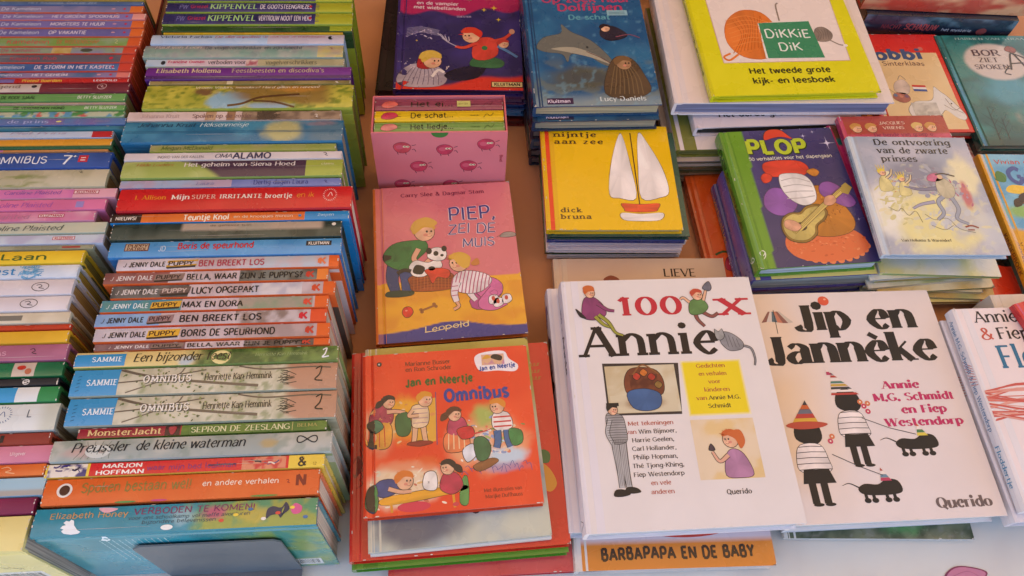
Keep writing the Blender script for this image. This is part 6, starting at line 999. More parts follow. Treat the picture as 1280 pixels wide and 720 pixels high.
def c_vam(p, w, h):
    def f(x, y):
        c = mixc('#2f285c', '#40347a', sm(.3, .7, fbm(x, y, 34, 3, 3) + .2 * (x / w - .5))); c = blend(c, '#b0245c', sm(138, 142, y + 6 * np.sin(x / 11.0) - .12 * np.abs(x - 60)))
        c = blend(c, '#d8382c', 1 - sm(8, 15, y - 16 * sm(60, 170, x) - 4 * np.sin(x / 14.0))); return c
    p.grid(1.2, 0, w, h, 2.4, f, 1)
    for i, c in enumerate(('#e08c2c', '#4c8cc8', '#c84c9c', '#4caa6c', '#e0c23c')): p.text(24 + i * 24, 170, 'VAMPI'[i], 26, c, 'chunk', width=19)
    p.text(26, 159, 'en de vampier', 6, '#e2c8d0', 'bold', width=58, rot=-.03); p.text(22, 150.5, 'met wiebeltanden', 6, '#e2c8d0', 'bold', width=72, rot=-.04); p.text(82, 134, 'SUESTER', 3, '#b8a8cc', 'bold', width=20)
    # fair child in ruffled cloak below, running child in red above
    shape(p, [(4, 14), (10, 34), (30, 46), (58, 40), (70, 22), (60, 6), (20, 4)], '#b0a4b4', 4, '#4c3c54', .5); [p.line([(10 + i * 7, 8), (16 + i * 6, 24), (24 + i * 4, 38)], .9, '#6c5c74', 5.5) for i in range(8)]
    shape(p, [(30, 40), (34, 62), (42, 54), (58, 44), (44, 36)], '#a8242c', 6, '#4c1418', .5); head(p, 50, 50, 12, '#d8b44c', 7); p.blob([(32, 54), (36, 66), (50, 70), (62, 62), (56, 56), (44, 58)], '#dcb850', 10); p.line([(50, 22), (58, 34), (66, 30)], 4, '#ece2e0', 8)
    dabs(p, 2, 2, 72, 62, 70, ['#8c7c94', '#c8bcc8', '#5c4c6c', '#d8ccd4'], 5.2, (.5, 2), 3, .9); dabs(p, 4, 90, 70, 116, 40, ['#c8bcd4', '#6c5c94', '#8c7cac'], 3, (.6, 3), 4, -.2)
    shape(p, [(66, 26), (90, 40), (120, 42), (110, 22), (80, 16)], '#1f1a34', 4.4); shape(p, [(104, 58), (106, 86), (118, 96), (134, 92), (138, 66), (122, 54)], '#d8483c', 6, '#5c1c1c', .5); shape(p, [(100, 44), (108, 60), (134, 58), (146, 50), (140, 40), (118, 40)], '#3c7048', 5.4, '#1c3420', .5); head(p, 102, 98, 12, '#d8382c', 8, side=-1); p.blob([(88, 104), (94, 114), (108, 114), (114, 106), (102, 104)], '#d8402c', 10.6); p.ell(120, 76, 4, 4, '#3c7c4c', 8)
    limb(p, [(108, 84), (92, 76), (80, 78)], 6, 4, '#d8483c', 8); limb(p, [(130, 88), (146, 94), (156, 104)], 7, 4, '#d8483c', 6); p.ell(158, 108, 4, 5, '#dca080', 8); limb(p, [(138, 80), (152, 70), (164, 60)], 5, 4, '#5c84b8', 6); head(p, 146, 84, 7, '#c84038', 6.4)
    p.line([(82, 78), (70, 86), (62, 94)], 1.4, '#b8b0c8', 9, False); [p.line([(70, 86), (60 + d * 4, 98 - d * 3), (56 + d * 5, 102 - d * 2)], 1.1, '#c8c0d4', 9) for d in range(4)]
    for i in range(6): p.line([(14, 96 + i * 3), (34, 104 + i * 2), (58, 98 + i * 2)], .7, '#a8a0c0', 4)
    for x, y, r in ((140, 131, 4), (28, 88, 2), (134, 134 + 20, 5), (120, 150, 4)): p.blob([(x - r, y), (x - r * .2, y + r * .3), (x, y + r), (x + r * .3, y + r * .2), (x + r, y), (x + r * .2, y - r * .3), (x, y - r), (x - r * .3, y - r * .2)], '#e0c23c', 5, 3)
    p.rect(128, 5, 170, 15, '#1c1814', 8); p.rect(129, 6, 169, 14, '#e0c88c', 9); p.text(132, 7.6, 'KLUITMAN', 5, '#1c1814', 'bold', width=34, l=11)
def c_dolf(p, w, h):
    def f(x, y):
        c = mixc('#1f5480', '#2f6c94', sm(.3, .7, fbm(x, y, 40, 3, 3))); c = blend(c, '#6c7468', .7 * sm(.45, .6, fbm(x * .6, y, 14, 4, 6)) * (1 - sm(50, 100, y))); c = blend(c, '#54503c', .8 * blot(x, y, 64, 46, 60, 22, .5, .7, 2)); c = blend(c, '#5c4a34', blot(x, y, 122, 34, 26, 40, .4, .6, 4)); c = blend(c, '#8c9ca0', .8 * (1 - sm(4, 26, y))); c = blend(c, '#7ab0c8', .3 * sm(.65, .75, fbm(x, y, 8, 3, 9))); return c
    p.grid(1.2, 0, w, h, 2.2, f, 1); p.grid(1.0, 0, 9, h, 20, flat('#1c3c64'), 1.6)
    C1 = '#b83c64'; p.text(26, 184, 'Op zoek naar', 13, C1, 'bold', width=122); p.text(46, 168, 'Dolfijnen', 12.5, C1, 'bold', width=88); p.text(59, 151, 'De schat', 8.6, '#5c9cac', 'bold', width=56)
    shape(p, [(12, 100), (22, 118), (46, 126), (48, 142), (60, 128), (84, 112), (104, 84), (110, 64), (94, 70), (78, 84), (56, 88), (50, 74), (44, 88), (24, 92)], '#6c6c64', 4, '#2c3c44', .6); p.blob([(30, 98), (60, 100), (88, 86), (104, 70), (80, 82), (50, 92)], '#a8a08c', 6); p.line([(76, 92), (92, 82), (106, 70)], 1, '#5c2c34', 7); p.ell(78, 100, 1.6, 1.4, '#14181c', 7)
    shape(p, [(98, 122), (104, 138), (120, 136), (134, 122), (124, 114), (108, 112)], '#2c2434', 6); p.line([(118, 118), (136, 122), (150, 116)], 1.4, '#8c4c5c', 8); head(p, 106, 134, 6, '#2c1c24', 8)
    shape(p, [(92, 20), (100, 60), (114, 82), (134, 78), (146, 50), (150, 22), (120, 10)], '#5a4632', 7, '#2c2018', .5); head(p, 122, 70, 10, '#7c5c3c', 9, '#a8805c'); [p.line([(98 + i * 6, 18), (104 + i * 5, 44), (110 + i * 3, 66)], 1.2, '#7c6444', 8.4) for i in range(8)]
    p.rect(9, 3, 50, 13, '#3c2448', 5); p.text(18, 5.5, 'Kluitman', 5, '#dccce0', 'bold', width=28, l=7); p.text(84, 7, 'Lucy Daniels', 7, '#d4dcdc', 'sbold', width=58, l=7)
    p.rect(112, 158, 140, 168, '#8cb4c0', 10); [p.line([(115, y), (136, y)], .7, '#3c5c64', 12, False) for y in (161, 164)]
def c_bob(p, w, h):
    p.grid(1.2, 0, w, h, 8, flat('#d0281e'), 1); p.grid(6, 5, w - 11, 152, 4, noisy('#e6cc9c', '#dfc08c', 50, 2), 2)
    p.text(2, 139, 'Bobbi', 19, '#34507c', 'chunk', width=95); p.text(14, 126, 'en Sinterklaas', 8, '#6c4c44', 'handb', width=82); p.ell(100, 160, 4, 4, '#c86c5c', 3)
    shape(p, [(46, 42), (60, 56), (84, 58), (92, 72), (96, 84), (102, 76), (112, 62), (126, 32), (122, 22), (112, 26), (100, 40), (90, 32), (70, 26), (50, 26)], '#dedad4', 4, '#6c6458', .8); p.grid(52, 30, 90, 54, 3, noisy('#b0aca4', '#d0ccc2', 6, 4), 5.2)
    p.ell(112, 52, 1.2, 1.4, '#2c2824', 6); p.line([(106, 62), (112, 44), (124, 34)], .8, '#6c5c50', 6); p.line([(100, 50), (112, 40), (122, 44)], .8, '#6c5c50', 6)
    shape(p, [(36, 76), (40, 92), (54, 98), (60, 84), (52, 70)], '#d0bcac', 5, '#8c7c74', .4); p.line([(46, 98), (52, 106), (58, 98)], 1, '#8c7c74', 6); shape(p, [(30, 62), (34, 72), (50, 72), (54, 60), (42, 54)], '#a86858', 5, '#5c3c38', .4); [p.ell(x, y, 3, 3, c, 7, 9) for x, y, c in ((34, 68, '#6c7c9c'), (42, 66, '#c8846c'), (50, 66, '#7c5c74'))]
    for i, c in enumerate(('#c83c34', '#e9e4dc', '#3c5494')): p.poly([(64, 88 - i * 4), (84, 87 - i * 4), (84, 83 - i * 4), (64, 84 - i * 4)], c, 7)
    p.line([(14, 110), (24, 86), (36, 70)], .6, '#8c7c64', 6)
def c_bor(p, w, h):
    def f(x, y):
        c = mixc('#1a5c5c', '#2c807c', sm(.3, .7, fbm(x, y, 26, 3, 3))); c = blend(c, '#4a9cb0', .8 * blot(x, y, 90, 100, 70, 34, .6, .5, 2)); c = blend(c, '#c8a090', .8 * blot(x, y, 120, 50, 44, 26, .6, .6, 4)); c = blend(c, '#c8bcb4', blot(x, y, 78, 158, 50, 38, .12, .05, 4)); c = blend(c, '#0f3c3c', .8 * (1 - sm(5, 24, y + 6 * fbm(x, y, 14, 2, 3)))); return c
    p.grid(1.2, 0, w, h, 2.6, f, 1)
    for x, hh in ((30, 60), (44, 40), (88, 60), (140, 90), (160, 70)):
        p.line([(x, 10), (x + 2, 10 + hh)], 2, '#0f3438', 4, False, .8)
        for k in range(5): p.line([(x + 1, 20 + hh * .14 * k), (x + (-1) ** k * 12, 34 + hh * .14 * k)], 1, '#0f3438', 4.4, False, .3)
    p.text(30, 203, 'HARMEN VAN STRAATEN', 4.4, '#9ab8b4', 'sbold', width=130); K = '#4c3c44'
    p.text(47, 170, 'BOR', 12, K, 'sbold', width=42); p.text(52, 157, 'ZIET', 9, K, 'sbold', width=30); p.text(42, 143, 'SPOKEN', 9, K, 'sbold', width=52)
    p.line([(96, 142), (108, 176), (122, 142)], 3, '#1c1a20', 6); p.line([(98, 154), (120, 156)], 2.2, '#1c1a20', 7, False); p.line([(108, 176), (124, 166), (138, 150)], 2.4, '#1c1a20', 6); shape(p, [(100, 182), (108, 190), (118, 184), (112, 176)], '#8c4c44', 6)
    p.line([(96, 150), (84, 136), (92, 132)], 2, '#1c1a20', 6)
def c_go(p, w, h):
    p.grid(1.2, 0, w, h, 3, lambda x, y: blend(blend(mixc('#4a9cc8', '#7cbcd8', sm(.3, .7, fbm(x, y, 40, 3, 3))), '#e0a428', (1 - sm(94, 100, y + 6 * np.sin(x / 18.0)))), '#8cb84c', .9 * blot(x, y, 30, 120, 26, 12, .5, .5, 4)), 1)
    p.text(18, 196, 'Vivian den', 7, '#c8382c', 'handb', width=60); p.text(30, 164, 'Gouden', 25, '#2c4c94', 'chunk', width=110); p.blob([(20, 150), (30, 162), (70, 156), (120, 160), (116, 150), (60, 146)], '#ecc43c', 3)
    shape(p, [(36, 88), (38, 118), (54, 124), (68, 112), (66, 86), (50, 80)], '#d83c34', 5); head(p, 44, 136, 10, '#2c1c18', 7, '#8c5c3c', long=1); limb(p, [(40, 112), (30, 100), (34, 88)], 5, 4, '#8c5c3c', 7); limb(p, [(62, 112), (72, 100), (68, 88)], 5, 4, '#8c5c3c', 7); limb(p, [(46, 82), (44, 62), (46, 46)], 9, 7, '#3c6498', 6); limb(p, [(58, 82), (60, 62), (64, 46)], 9, 7, '#3c6498', 6)
    p.blob([(10, 170), (16, 184), (26, 178), (22, 166)], '#3c7c3c', 4); p.text(8, 14, 'KINDERBOEK', 6, '#8c4c1c', 'handb', width=60, rot=1.5)
def c_fl(p, w, h):
    p.grid(1.2, 0, w, h, 20, flat('#ecdcd8'), 1)
    p.text(22, 208, 'Annie M.G.', 14, '#2c2624', 'serif', width=96); p.text(22, 187, '&', 14, '#c85a44', 'serif', width=14); p.text(42, 187, 'Fiep', 14, '#2c2624', 'serif', width=38); p.text(34, 152, 'Floddertje', 27, '#2c7090', 'sbold', width=150)
    rr = random.Random(6)
    for i in range(26): y = rr.uniform(88, 128); p.line([(2, y), (50, y + 10 * math.sin(i)), (110, y - 8 + rr.uniform(-6, 10)), (w, y + rr.uniform(-20, 16))], rr.uniform(.7, 2.6), rr.choice(['#d87868', '#cc5c50', '#e09c8c']), 3 + .2 * i)
def s_fl(p, L, T):
    p.grid(0, .8, L, T - .8, 8, flat('#d9ced2'), 1); p.text(12, T * .3, 'Annie M.G. Schmidt & Fiep Westendorp', T * .38, '#5c84a8', 'serif', width=130); p.text(158, T * .3, 'Floddertje', T * .38, '#4c8cb0', 'serif', width=44)
    for i in range(8): p.line([(60 + i * 4, 2), (70 + i * 3, T - 2)], .8, '#cc7468', 4, False)
def c_barba(p, w, h):
    p.grid(1.2, 0, w, h, 6, lambda x, y: np.where((y < 30)[:, None], lin('#d9822a')[None, :], lin('#dcc8cc')[None, :]), 1)
    P = [(62 + 56 + 56 * math.cos(t), 46 + 16 * math.sin(t)) for t in np.linspace(math.pi, 2 * math.pi, 20)] + [(174, 90), (62, 90)]
    p.poly(P, '#c83c30', 3); p.text(27, 10, 'BARBAPAPA EN DE BABY', 11, '#2c1408', 'chunk', width=158)
def c_lieve(p, w, h):
    p.grid(1.2, 0, w, h, 8, noisy('#dcc0a8', '#d4b49c', 50, 2), 1); p.text(136, h - 26, 'LIEVE', 11, '#3a2a22', 'serif', width=40); p.blob([(60, h - 30), (70, h - 24), (80, h - 30), (70, h - 36)], '#8c4a34', 3)
def c_forest(p, w, h):
    p.grid(1.2, 0, w, h, 3, lambda x, y: blend(blend(mixc('#3c4c38', '#6c745c', sm(.3, .7, fbm(x, y, 14, 4, 3))), '#5c9c5c', .7 * blot(x, y, 130, 14, 26, 12, .6, .6, 4)), '#8c8c84', .4 * sm(.6, .7, fbm(x, y * 2, 10, 3, 8))), 1)
def c_jv(p, w, h):
    p.grid(1.2, 0, w, h, 4, lambda x, y: blend(mixc('#c04468', '#cc5478', sm(.3, .7, fbm(x, y, 30, 2, 3))), '#a8443c', sm(h - 32, h - 30, y)), 1)
    p.text(w / 2 - 2, h - 14, 'JACQUES', 4.6, '#ecd0bc', 'serif', width=34, align='c'); p.text(w / 2 - 2, h - 22, 'VRIENS', 4.6, '#ecd0bc', 'serif', width=28, align='c'); p.text(40, h - 34, 'De bende van groep 8', 6, '#8c2c54', 'sbold', width=78)
    for x in (20, 40, w - 40, w - 22): head(p, x, h - 20, 6.5, ['#c8904c', '#8c5a34', '#d8b46c', '#6c3c24'][int(x) % 4], 4)
def c_mag(p, w, h):
    p.grid(1.2, 0, w, h, 4, lambda x, y: blend(blend(mixc('#c02c6c', '#cc3c7c', sm(.3, .7, fbm(x, y, 30, 2, 3))), '#1f6c6c', sm(h - 34, h - 33, y)), '#6c4434', sm(h - 24, h - 23, y)), 1)
def c_orange(p, w, h):
    p.grid(1.2, 0, w, h, 6, noisy('#d85a1c', '#cc4c18', 50, 3), 1); p.line([(14, 74), (24, 78), (34, 76)], 3, '#2c4c1c', 4); shape(p, [(24, 52), (26, 66), (34, 70), (44, 60), (40, 50)], '#a82440', 4); [p.ell(x, y, 1.8, 1.8, '#e8d0c8', 6, 9) for x, y in ((30, 60), (36, 55), (34, 64))]
def stripes_top(a, b): return lambda p, w, h: p.grid(1.2, 0, w, h, 5, noisy(a, b, 30, 4), 1)

# ------------------------------------------------------------------ piles lying on the table
def LB(lab, x, y, z0, rot, w, h, T, edge, top, sp=None, hard=True, pages='#dccfc0', m=None, group=None, warp=0.0, name='lying_book'):
    b = book(name, lab, group, w, h, T, hard, edge, pages, top, sp if sp is not None else edge, None, m, warp)
    return lay(b, x, y, z0, rot)
# sailing boat pile
G1 = 'books piled under the yellow square book'
LB('square yellow picture book with red spine edge and white drawing, topping its pile', .0336, .4988, .0605, 7.2, 164, 159, 9.5, '#e2b010', c_nij, '#e6421c', pages='#cfc4b0', group=G1)
LB('slate blue board just under the square yellow book, sticking out to its right', .036, .497, .052, 7.0, 172, 160, 8, '#2c4a3c', '#3c5c4c', '#2a3a80', group=G1, pages='#2c3f86')
zz = .0455
for i, (c, lb) in enumerate((('#2c3f7c', 'dark blue hardback in the middle of the square book pile'), ('#dcd2d4', 'upper white booklet in the square book pile'), ('#d4c4c8', 'middle white booklet in the square book pile'), ('#dad0d2', 'lower white booklet in the square book pile'), ('#35441c', 'dark olive book low in the square book pile'), ('#d8c4bc', 'pale bottom booklet of the square book pile'))):
    T = (6.5, 7.5, 7.5, 7.5, 7.5, 7)[i]
    LB(lb, .036 + .0012 * ((i * 7) % 4), .4965 + .001 * ((i * 5) % 3), zz - 0.0, 7.2 + (i % 3 - 1) * .5, 168, 158, T - .4, c, c, '#c23a3c' if i in (3, 4) else c, i != 1, ('#dcd6d8' if i in (1, 2, 3, 5) else c), group=G1); zz -= T * .001 + .0003
# large white storybooks, bottom right
G2 = 'large white storybooks at the front right'
LB('white storybook with red and black title, colour pictures and a yellow text panel', .0948, .1529, .051, 8.6, 216, 275, 29, '#e4dcde', c_annie, s_annie, group=G2, pages='#d8d6d8', m=M_SATIN)
LB('thick white storybook under the one with the yellow panel, big lilac lettering on its spine', .0815, .1585, .021, 8.6, 216, 275, 29.5, '#dcd4d8', '#e6dad8', s_jip, group=G2, pages='#cfd4d8', m=M_SATIN)
LB('white storybook with big black title and party hat drawings, at the front right', .3033, .1865, .031, 8.4, 224, 261, 28, '#e4dcda', c_jip, s_jip, group=G2, pages='#d9d6d2', m=M_SATIN)
LB('twin white storybook hidden beneath the party hat one', .309, .190, .0085, 8.6, 218, 256, 22, '#dcd8d8', '#e6dcd8', '#d8ccce', group=G2, pages='#cfccc8', m=M_SATIN)
LB('flat book with a green forest photo, sticking out under the front right storybooks', .313, .185, .0003, 5.5, 206, 220, 7.5, '#d8d4cc', c_forest, None, group=None, pages='#d8d4cc')
LB('orange and lilac picture book with bold black title, lowest at the front centre', .0935, .128, .0003, 7.3, 206, 240, 20, '#dfd4cc', c_barba, '#ddd6cc', pages='#dcd4c8')
LB('beige book with small capital title, half under the big storybooks', .0660, .262, .0003, 7.2, 214, 232, 20.0, '#d8bfa8', c_lieve, '#c8a890', pages='#d8c8b4', m=M_MATTE) if False else None
LB('beige book with small capital title, showing above the white storybook', .0615, .375, .0003, 7.2, 214, 118, 17, '#d8bfa8', c_lieve, '#c8a890', pages='#d8c8b4', m=M_MATTE)
# red pile
G3 = 'pile under the red square book at the front'
LB('square red storybook with painted children, topmost at the front centre', -.1172, .1463, .0635, 10.8, 173, 168, 14, '#d8401c', c_omni, '#d8401c', pages='#d8c8a8', group=G3)
LB('picture book shading from olive to stormy grey, second from the top of the red pile', -.109, .1180, .056, 11.3, 176, 211, 7, '#c8c4b0', c_wat, '#a89c40', pages='#dcdcd8', group=G3)
LB('thin white booklet directly under the olive and grey picture book', -.1075, .1165, .0495, 11.2, 175, 210, 6, '#dcdad8', '#dcdad8', None, False, group=G3)
LB('large red hardback, widest of the upper red pile', -.1275, .1105, .0315, 10.3, 215, 218, 17, '#cc2a1c', c_red, '#c02418', pages='#b8281c', group=G3)
LB('large green hardback under the large red one', -.1265, .1058, .0125, 10.3, 214, 216, 18, '#4c8c24', '#5a9c2c', '#3f7c20', pages='#5a9428', group=G3)
LB('red bottom book of the pile, peeping out onto the cloth', -.092, .1015, .0003, 8.6, 222, 214, 11.5, '#c83038', stripes_top('#c83440', '#d04450'), '#b82c34', pages='#c8444c', group=G3)
# pink and yellow storybook
G4 = 'books under the pink and yellow storybook'
LB('pink and yellow storybook with a boy, a spotted puppy and a crawling child', -.1422, .338, .041, 11.3, 169, 211, 9.5, '#d8742c', c_piep, '#d8606c', group=G4)
LB('dark red hardback under the pink and yellow storybook', -.1400, .343, .022, 11.0, 164, 204, 18.5, '#7c2c30', '#8c3a3c', '#7c2c30', group=G4)
LB('sand coloured hardback at the bottom of the pink and yellow storybook pile', -.1395, .342, .0003, 11.2, 166, 206, 21, '#a87c54', '#b08c64', '#a07448', group=G4)
# dolphin pile
G5 = 'pile with the underwater cover'
def s_dark(p, L, T): p.grid(0, .8, L, T - .8, 6, flat('#1f2c44'), 1); p.rect(L - 16, 1, L - 6, T - 1, '#5c2c4c', 3); p.text(20, T * .3, 'Op zoek naar dolfijnen', T * .36, '#8c9cb4', 'bold', width=110)
LB('blue underwater adventure book with a porpoise, top of its pile', .0036, .6508, .091, 9.2, 161, 228, 19, '#24486c', c_dolf, s_dark, pages='#c9b48c', group=G5)
def c_dolf2(p, w, h): p.grid(1.2, 0, w, h, 5, noisy('#2c5c7c', '#1f4464', 20, 3), 1); p.rect(9, 2, 52, 12, '#2c2440', 3); p.text(17, 4.5, 'Kluitman', 5, '#dccce0', 'bold', width=28, l=6)
LB('second blue book of the underwater pile, shifted slightly forward', .0045, .6440, .072, 9.2, 161, 228, 18.5, '#1c3450', c_dolf2, s_dark, pages='#a89c84', group=G5)
for i, (c, lb) in enumerate((('#2c2430', 'third book down in the underwater pile, dark plum'), ('#3c4c5c', 'fourth book down in the underwater pile, slate'), ('#241c28', 'fifth book down in the underwater pile, black brown'), ('#2c3444', 'bottom book of the underwater pile, dark blue'))):
    LB(lb, .0035 + .002 * (i % 2), .6462 - .0012 * (i % 3), .0542 - i * .0179, 9.0 + (i % 3) * .5, 160, 226, 17.4, c, c, s_dark, pages='#8c7464', group=G5)
# vampire pile
G6 = 'pile with the purple and red cover'
LB('purple and red storybook showing a fair haired child and a running red haired child', -.1811, .6904, .0615, 6.9, 170, 242, 11, '#3c2c6c', c_vam, '#2c3c7c', pages='#5c3c64', group=G6)
for i, (c, pg, lb) in enumerate((('#4c2c54', '#7c5c74', 'plum book second in the purple and red pile'), ('#2c3c6c', '#4c6ca4', 'navy book third in the purple and red pile'), ('#3c6c9c', '#7ca4c8', 'sky blue book fourth in the purple and red pile'), ('#6c2424', '#7c4438', 'dark red bottom book of the purple and red pile'))):
    LB(lb, -.1795 + .003 * (i % 2), .688 + .001 * i, .0497 - i * .0123 - (i == 3) * .012 + (i == 3) * 0, 6.6 + (i % 2), 171, 240, 11.5 if i < 3 else 12, c, c, c, pages=pg, group=G6)
bw = book('wedged_book', 'dark maroon book wedged upright between the two rows at the top', None, 104, 210, 24, True, '#5c1c1c', '#7c5c44', '#6c2424', '#5c1c1c')
bw.location = (-.478, .640, .0003); bw.rotation_euler = (0, math.radians(-90), math.radians(8.5))
bw.location.x += .024
LB('black and red book on the dark red one left of the purple and red pile', -.2120, .7150, .0167, 5, 146, 212, 24, '#241a1c', '#2c1c20', '#7c2420', pages='#5c4438')
LB('dark red book flat on the table left of the purple and red pile', -.215, .72, .0003, 4, 150, 215, 16, '#7c2420', '#8c3428', '#a03024', pages='#8c7464')
# yellow big picture book pile
G7 = 'big picture books piled at the back'
def s_yel(p, L, T): p.grid(0, .8, L, T - .8, 6, flat('#d0c818'), 1); p.text(L - 190, T * .3, 'Het tweede grote kijk- en leesboek', T * .36, '#4c4a14', 'bold', width=150)
LB('bright yellow picture book with orange and green picture, on top of the back pile', .2228, .6893, .1085, 9.9, 221, 262, 11.5, '#d4cc18', c_dik, s_yel, pages='#d8d01c', group=G7)
LB('large white picture book with a small tan label under the yellow one', .1793, .6835, .0855, 8.0, 286, 270, 22, '#e0d4d4', c_wh2, '#dccfcc', pages='#8c88a4', group=G7)
LB('pinkish booklet lying askew beneath the large white picture book', .2040, .6980, .0800, 5.0, 220, 240, 5, '#d0a498', '#d0a498', None, False, group=G7, pages='#c8a094')
LB('second white reading book with black lettering, poking out towards the viewer', .2130, .6720, .0630, 10.0, 225, 250, 16, '#dccdd0', c_derde, '#d4c8cc', pages='#3c3834', group=G7)
LB('white book with green lower board, under the white reading book', .1920, .6470, .0470, 9.0, 232, 262, 15, '#7c7c34', '#dccfce', '#d0c4c8', pages='#8c8444', group=G7)
for i, (c, pg, lb) in enumerate((('#c8b4a4', '#8c7a5c', 'cream book low in the back picture book pile'), ('#5c5030', '#8c7a54', 'olive brown book low in the back picture book pile'), ('#8c6c50', '#7c6448', 'tan book near the bottom of the back picture book pile'), ('#5c4434', '#6c5440', 'brown bottom book of the back picture book pile'))):
    LB(lb, .1850 + .004 * (i % 2), .6400 - .002 * i, .0352 - i * .0116, 8.8 + .5 * i, 236, 262, 11.3, c, c, c, pages=pg, group=G7)
LB('dull pink book leaning out on the left side of the back pile', .1640, .700, .0003, 8.4, 60, 240, 70, '#8c4c44', '#b87468', '#8c5448', pages='#8c6454') if False else None
LB('dull pink hardback showing at the left edge of the large white picture book', .1660, .690, .0780, 8.0, 250, 255, 8, '#b87c74', '#b87c74', '#a86c64', pages='#8c5c54', group=G7) if False else None
# gnome songs pile
G8 = 'pile with the green and purple cover'
def s_grn(p, L, T): p.grid(0, .8, L, T - .8, 6, flat('#4a7c1c'), 1); p.text(22, T * .3, 'PLOP 50 verhaaltjes', T * .4, '#2c4c14', 'bold', width=120); p.text(L - 20, T * .25, '9', T * .6, '#dfe6cc', 'hand', width=7)
LB('green and dark purple storybook with a guitar, top of its pile', .2800, .4675, .0630, 11.0, 148, 202, 19, '#5a8c20', c_plop, s_grn, pages='#c8ccd0', group=G8)
LB('violet book with pale pages standing out below the guitar storybook', .2780, .4640, .0340, 10.0, 153, 160, 28, '#4c4488', '#d0c470', '#5c5494', pages='#c8c8bc', group=G8)
def s_blu(p, L, T): p.grid(0, .8, L, T - .8, 4, noisy('#4c64a8', '#3c5090', 14, 4), 1); p.text(18, T * .25, 'verhaaltjes', T * .5, '#c8a04c', 'handb', width=70); p.text(100, T * .25, 'voor kleuters', T * .4, '#b8b8d8', 'handb', width=70)
LB('bottom violet book of the guitar storybook pile', .2765, .4640, .0175, 10.5, 154, 160, 16, '#3c3c7c', '#5c64a8', s_blu, pages='#b8bcc8', group=G8)
LB('bright orange book with a toadstool, under the left side of the guitar pile', .2500, .4480, .0003, 10.5, 150, 218, 16.5, '#c4501c', c_orange, '#a83c14', pages='#c8a888', group=G8)
# black princess pile
G9 = 'pile with the misty blue and yellow cover'
LB('misty blue and yellow storybook with crowned figures, top of its pile', .4180, .4935, .0905, 6.8, 152, 173, 9.5, '#c4ccd4', c_ont, lambda p, L, T: (p.grid(0, .8, L, T - .8, 6, flat('#a8b4c0'), 1), p.text(20, T * .25, 'De ontvoering van de zwarte prinses', T * .4, '#4c7c8c', 'sbold', width=120)), pages='#c4ccd0', group=G9)
LB('pink paperback with four portrait heads along its top, just behind the misty blue cover', .4215, .5360, .0805, 9.0, 142, 172, 9.5, '#c04468', c_jv, '#a83458', False, pages='#c8a88c', group=G9)
LB('magenta and teal paperback slanting out left of the portrait head one', .4280, .5160, .0610, 13.0, 136, 190, 16, '#b02c64', c_mag, lambda p, L, T: (p.grid(0, .8, L, T - .8, 4, noisy('#b02c64', '#4c3c34', 40, 3), 1), p.text(40, T * .2, 'De bende van groep 8', T * .5, '#5c4434', 'sbold', width=110)), False, pages='#8c5c44', group=G9)
rr = random.Random(12); zz = .0610
cols9 = ['#e4d88c', '#e0dccc', '#b8c07c', '#e4e0d0', '#d8bc78', '#e6dfc4', '#a4b080', '#e6dcb8', '#d8d0ac', '#c8ac6c']
adj9 = ['sun yellow', 'off white', 'moss green', 'ivory', 'ochre', 'buttermilk', 'sage', 'straw', 'khaki cream', 'mustard']
for i in range(10):
    T = rr.uniform(4.2, 6.6); zz -= T * .001 + .0003
    LB('%s thin book, %s in the fanned pile under the misty blue cover' % (adj9[i], ['topmost', 'second', 'third', 'fourth', 'fifth', 'sixth', 'seventh', 'eighth', 'second lowest', 'lowest'][i]), .4205 + rr.uniform(-.010, .026), .4930 - .0016 * i + rr.uniform(-.010, .006), max(zz, .0003), 8.5 + rr.uniform(-5, 5), 148, 176, T - .3, cols9[i], stripes_top(cols9[i], cols9[(i + 3) % 10]), cols9[(i + 1) % 10], False, pages=cols9[(i + 2) % 10], group=G9)
# back right
LB('red framed picture book with a white horse and a flag', .4933, .7456, .0150, 8.1, 133, 190, 14, '#c0261c', c_bob, '#b02018', pages='#c8a88c')
LB('orange book whose edge shows behind the red framed picture book', .4830, .7700, .0003, 8.1, 132, 186, 14, '#d87c34', '#d87c34', None, pages='#d0a070')
LB('teal ghost story book with a pale moon, lying at the right', .6247, .7381, .0180, 8.0, 186, 212, 13, '#1c5a58', c_bor, '#184c4c', pages='#b8bca8')
LB('dark teal book underneath the moonlit ghost story', .6290, .7400, .0003, 8.3, 184, 212, 17, '#143c3c', '#143c3c', '#102c30', pages='#6c746c')
LB('pale pink striped comic lying under the ghost story and the holiday book', .5800, .5500, .0003, 8.0, 190, 205, 6, '#dcc4c0', lambda p, w, h: (p.grid(1.2, 0, w, h, 8, flat('#e2ccc8'), 1), [p.line([(20 + i * 14, h), (60 + i * 12, h - 20), (50 + i * 13, h - 50)], 4, '#c8888c', 4) for i in range(8)]), None, False)
LB('sunny blue and yellow book with a girl in a red top, cut at right', .6210, .4904, .0420, 6.5, 150, 212, 12, '#e0a428', c_go, lambda p, L, T: (p.grid(0, .8, L, T - .8, 5, flat('#e0a020'), 1), p.text(L - 90, T * .2, 'KINDERBOEK', T * .5, '#8c4c1c', 'bold', width=60)), pages='#d8c490')
LB('green edged book under the sunny holiday book', .6300, .5000, .0070, 7.0, 150, 200, 34, '#5c7c4c', '#5c7c4c', '#4c6c5c', pages='#a8986c')
def c_ant(p, w, h): p.grid(1.2, 0, w, h, 8, flat('#d83c24'), 1); p.blob([(40, h - 20), (44, h - 10), (60, h - 14), (64, h - 22), (52, h - 24)], '#1c1814', 3); [p.line([(44 + i * 5, h - 14), (42 + i * 6, h - 4)], .9, '#1c1814', 4, False) for i in range(4)]
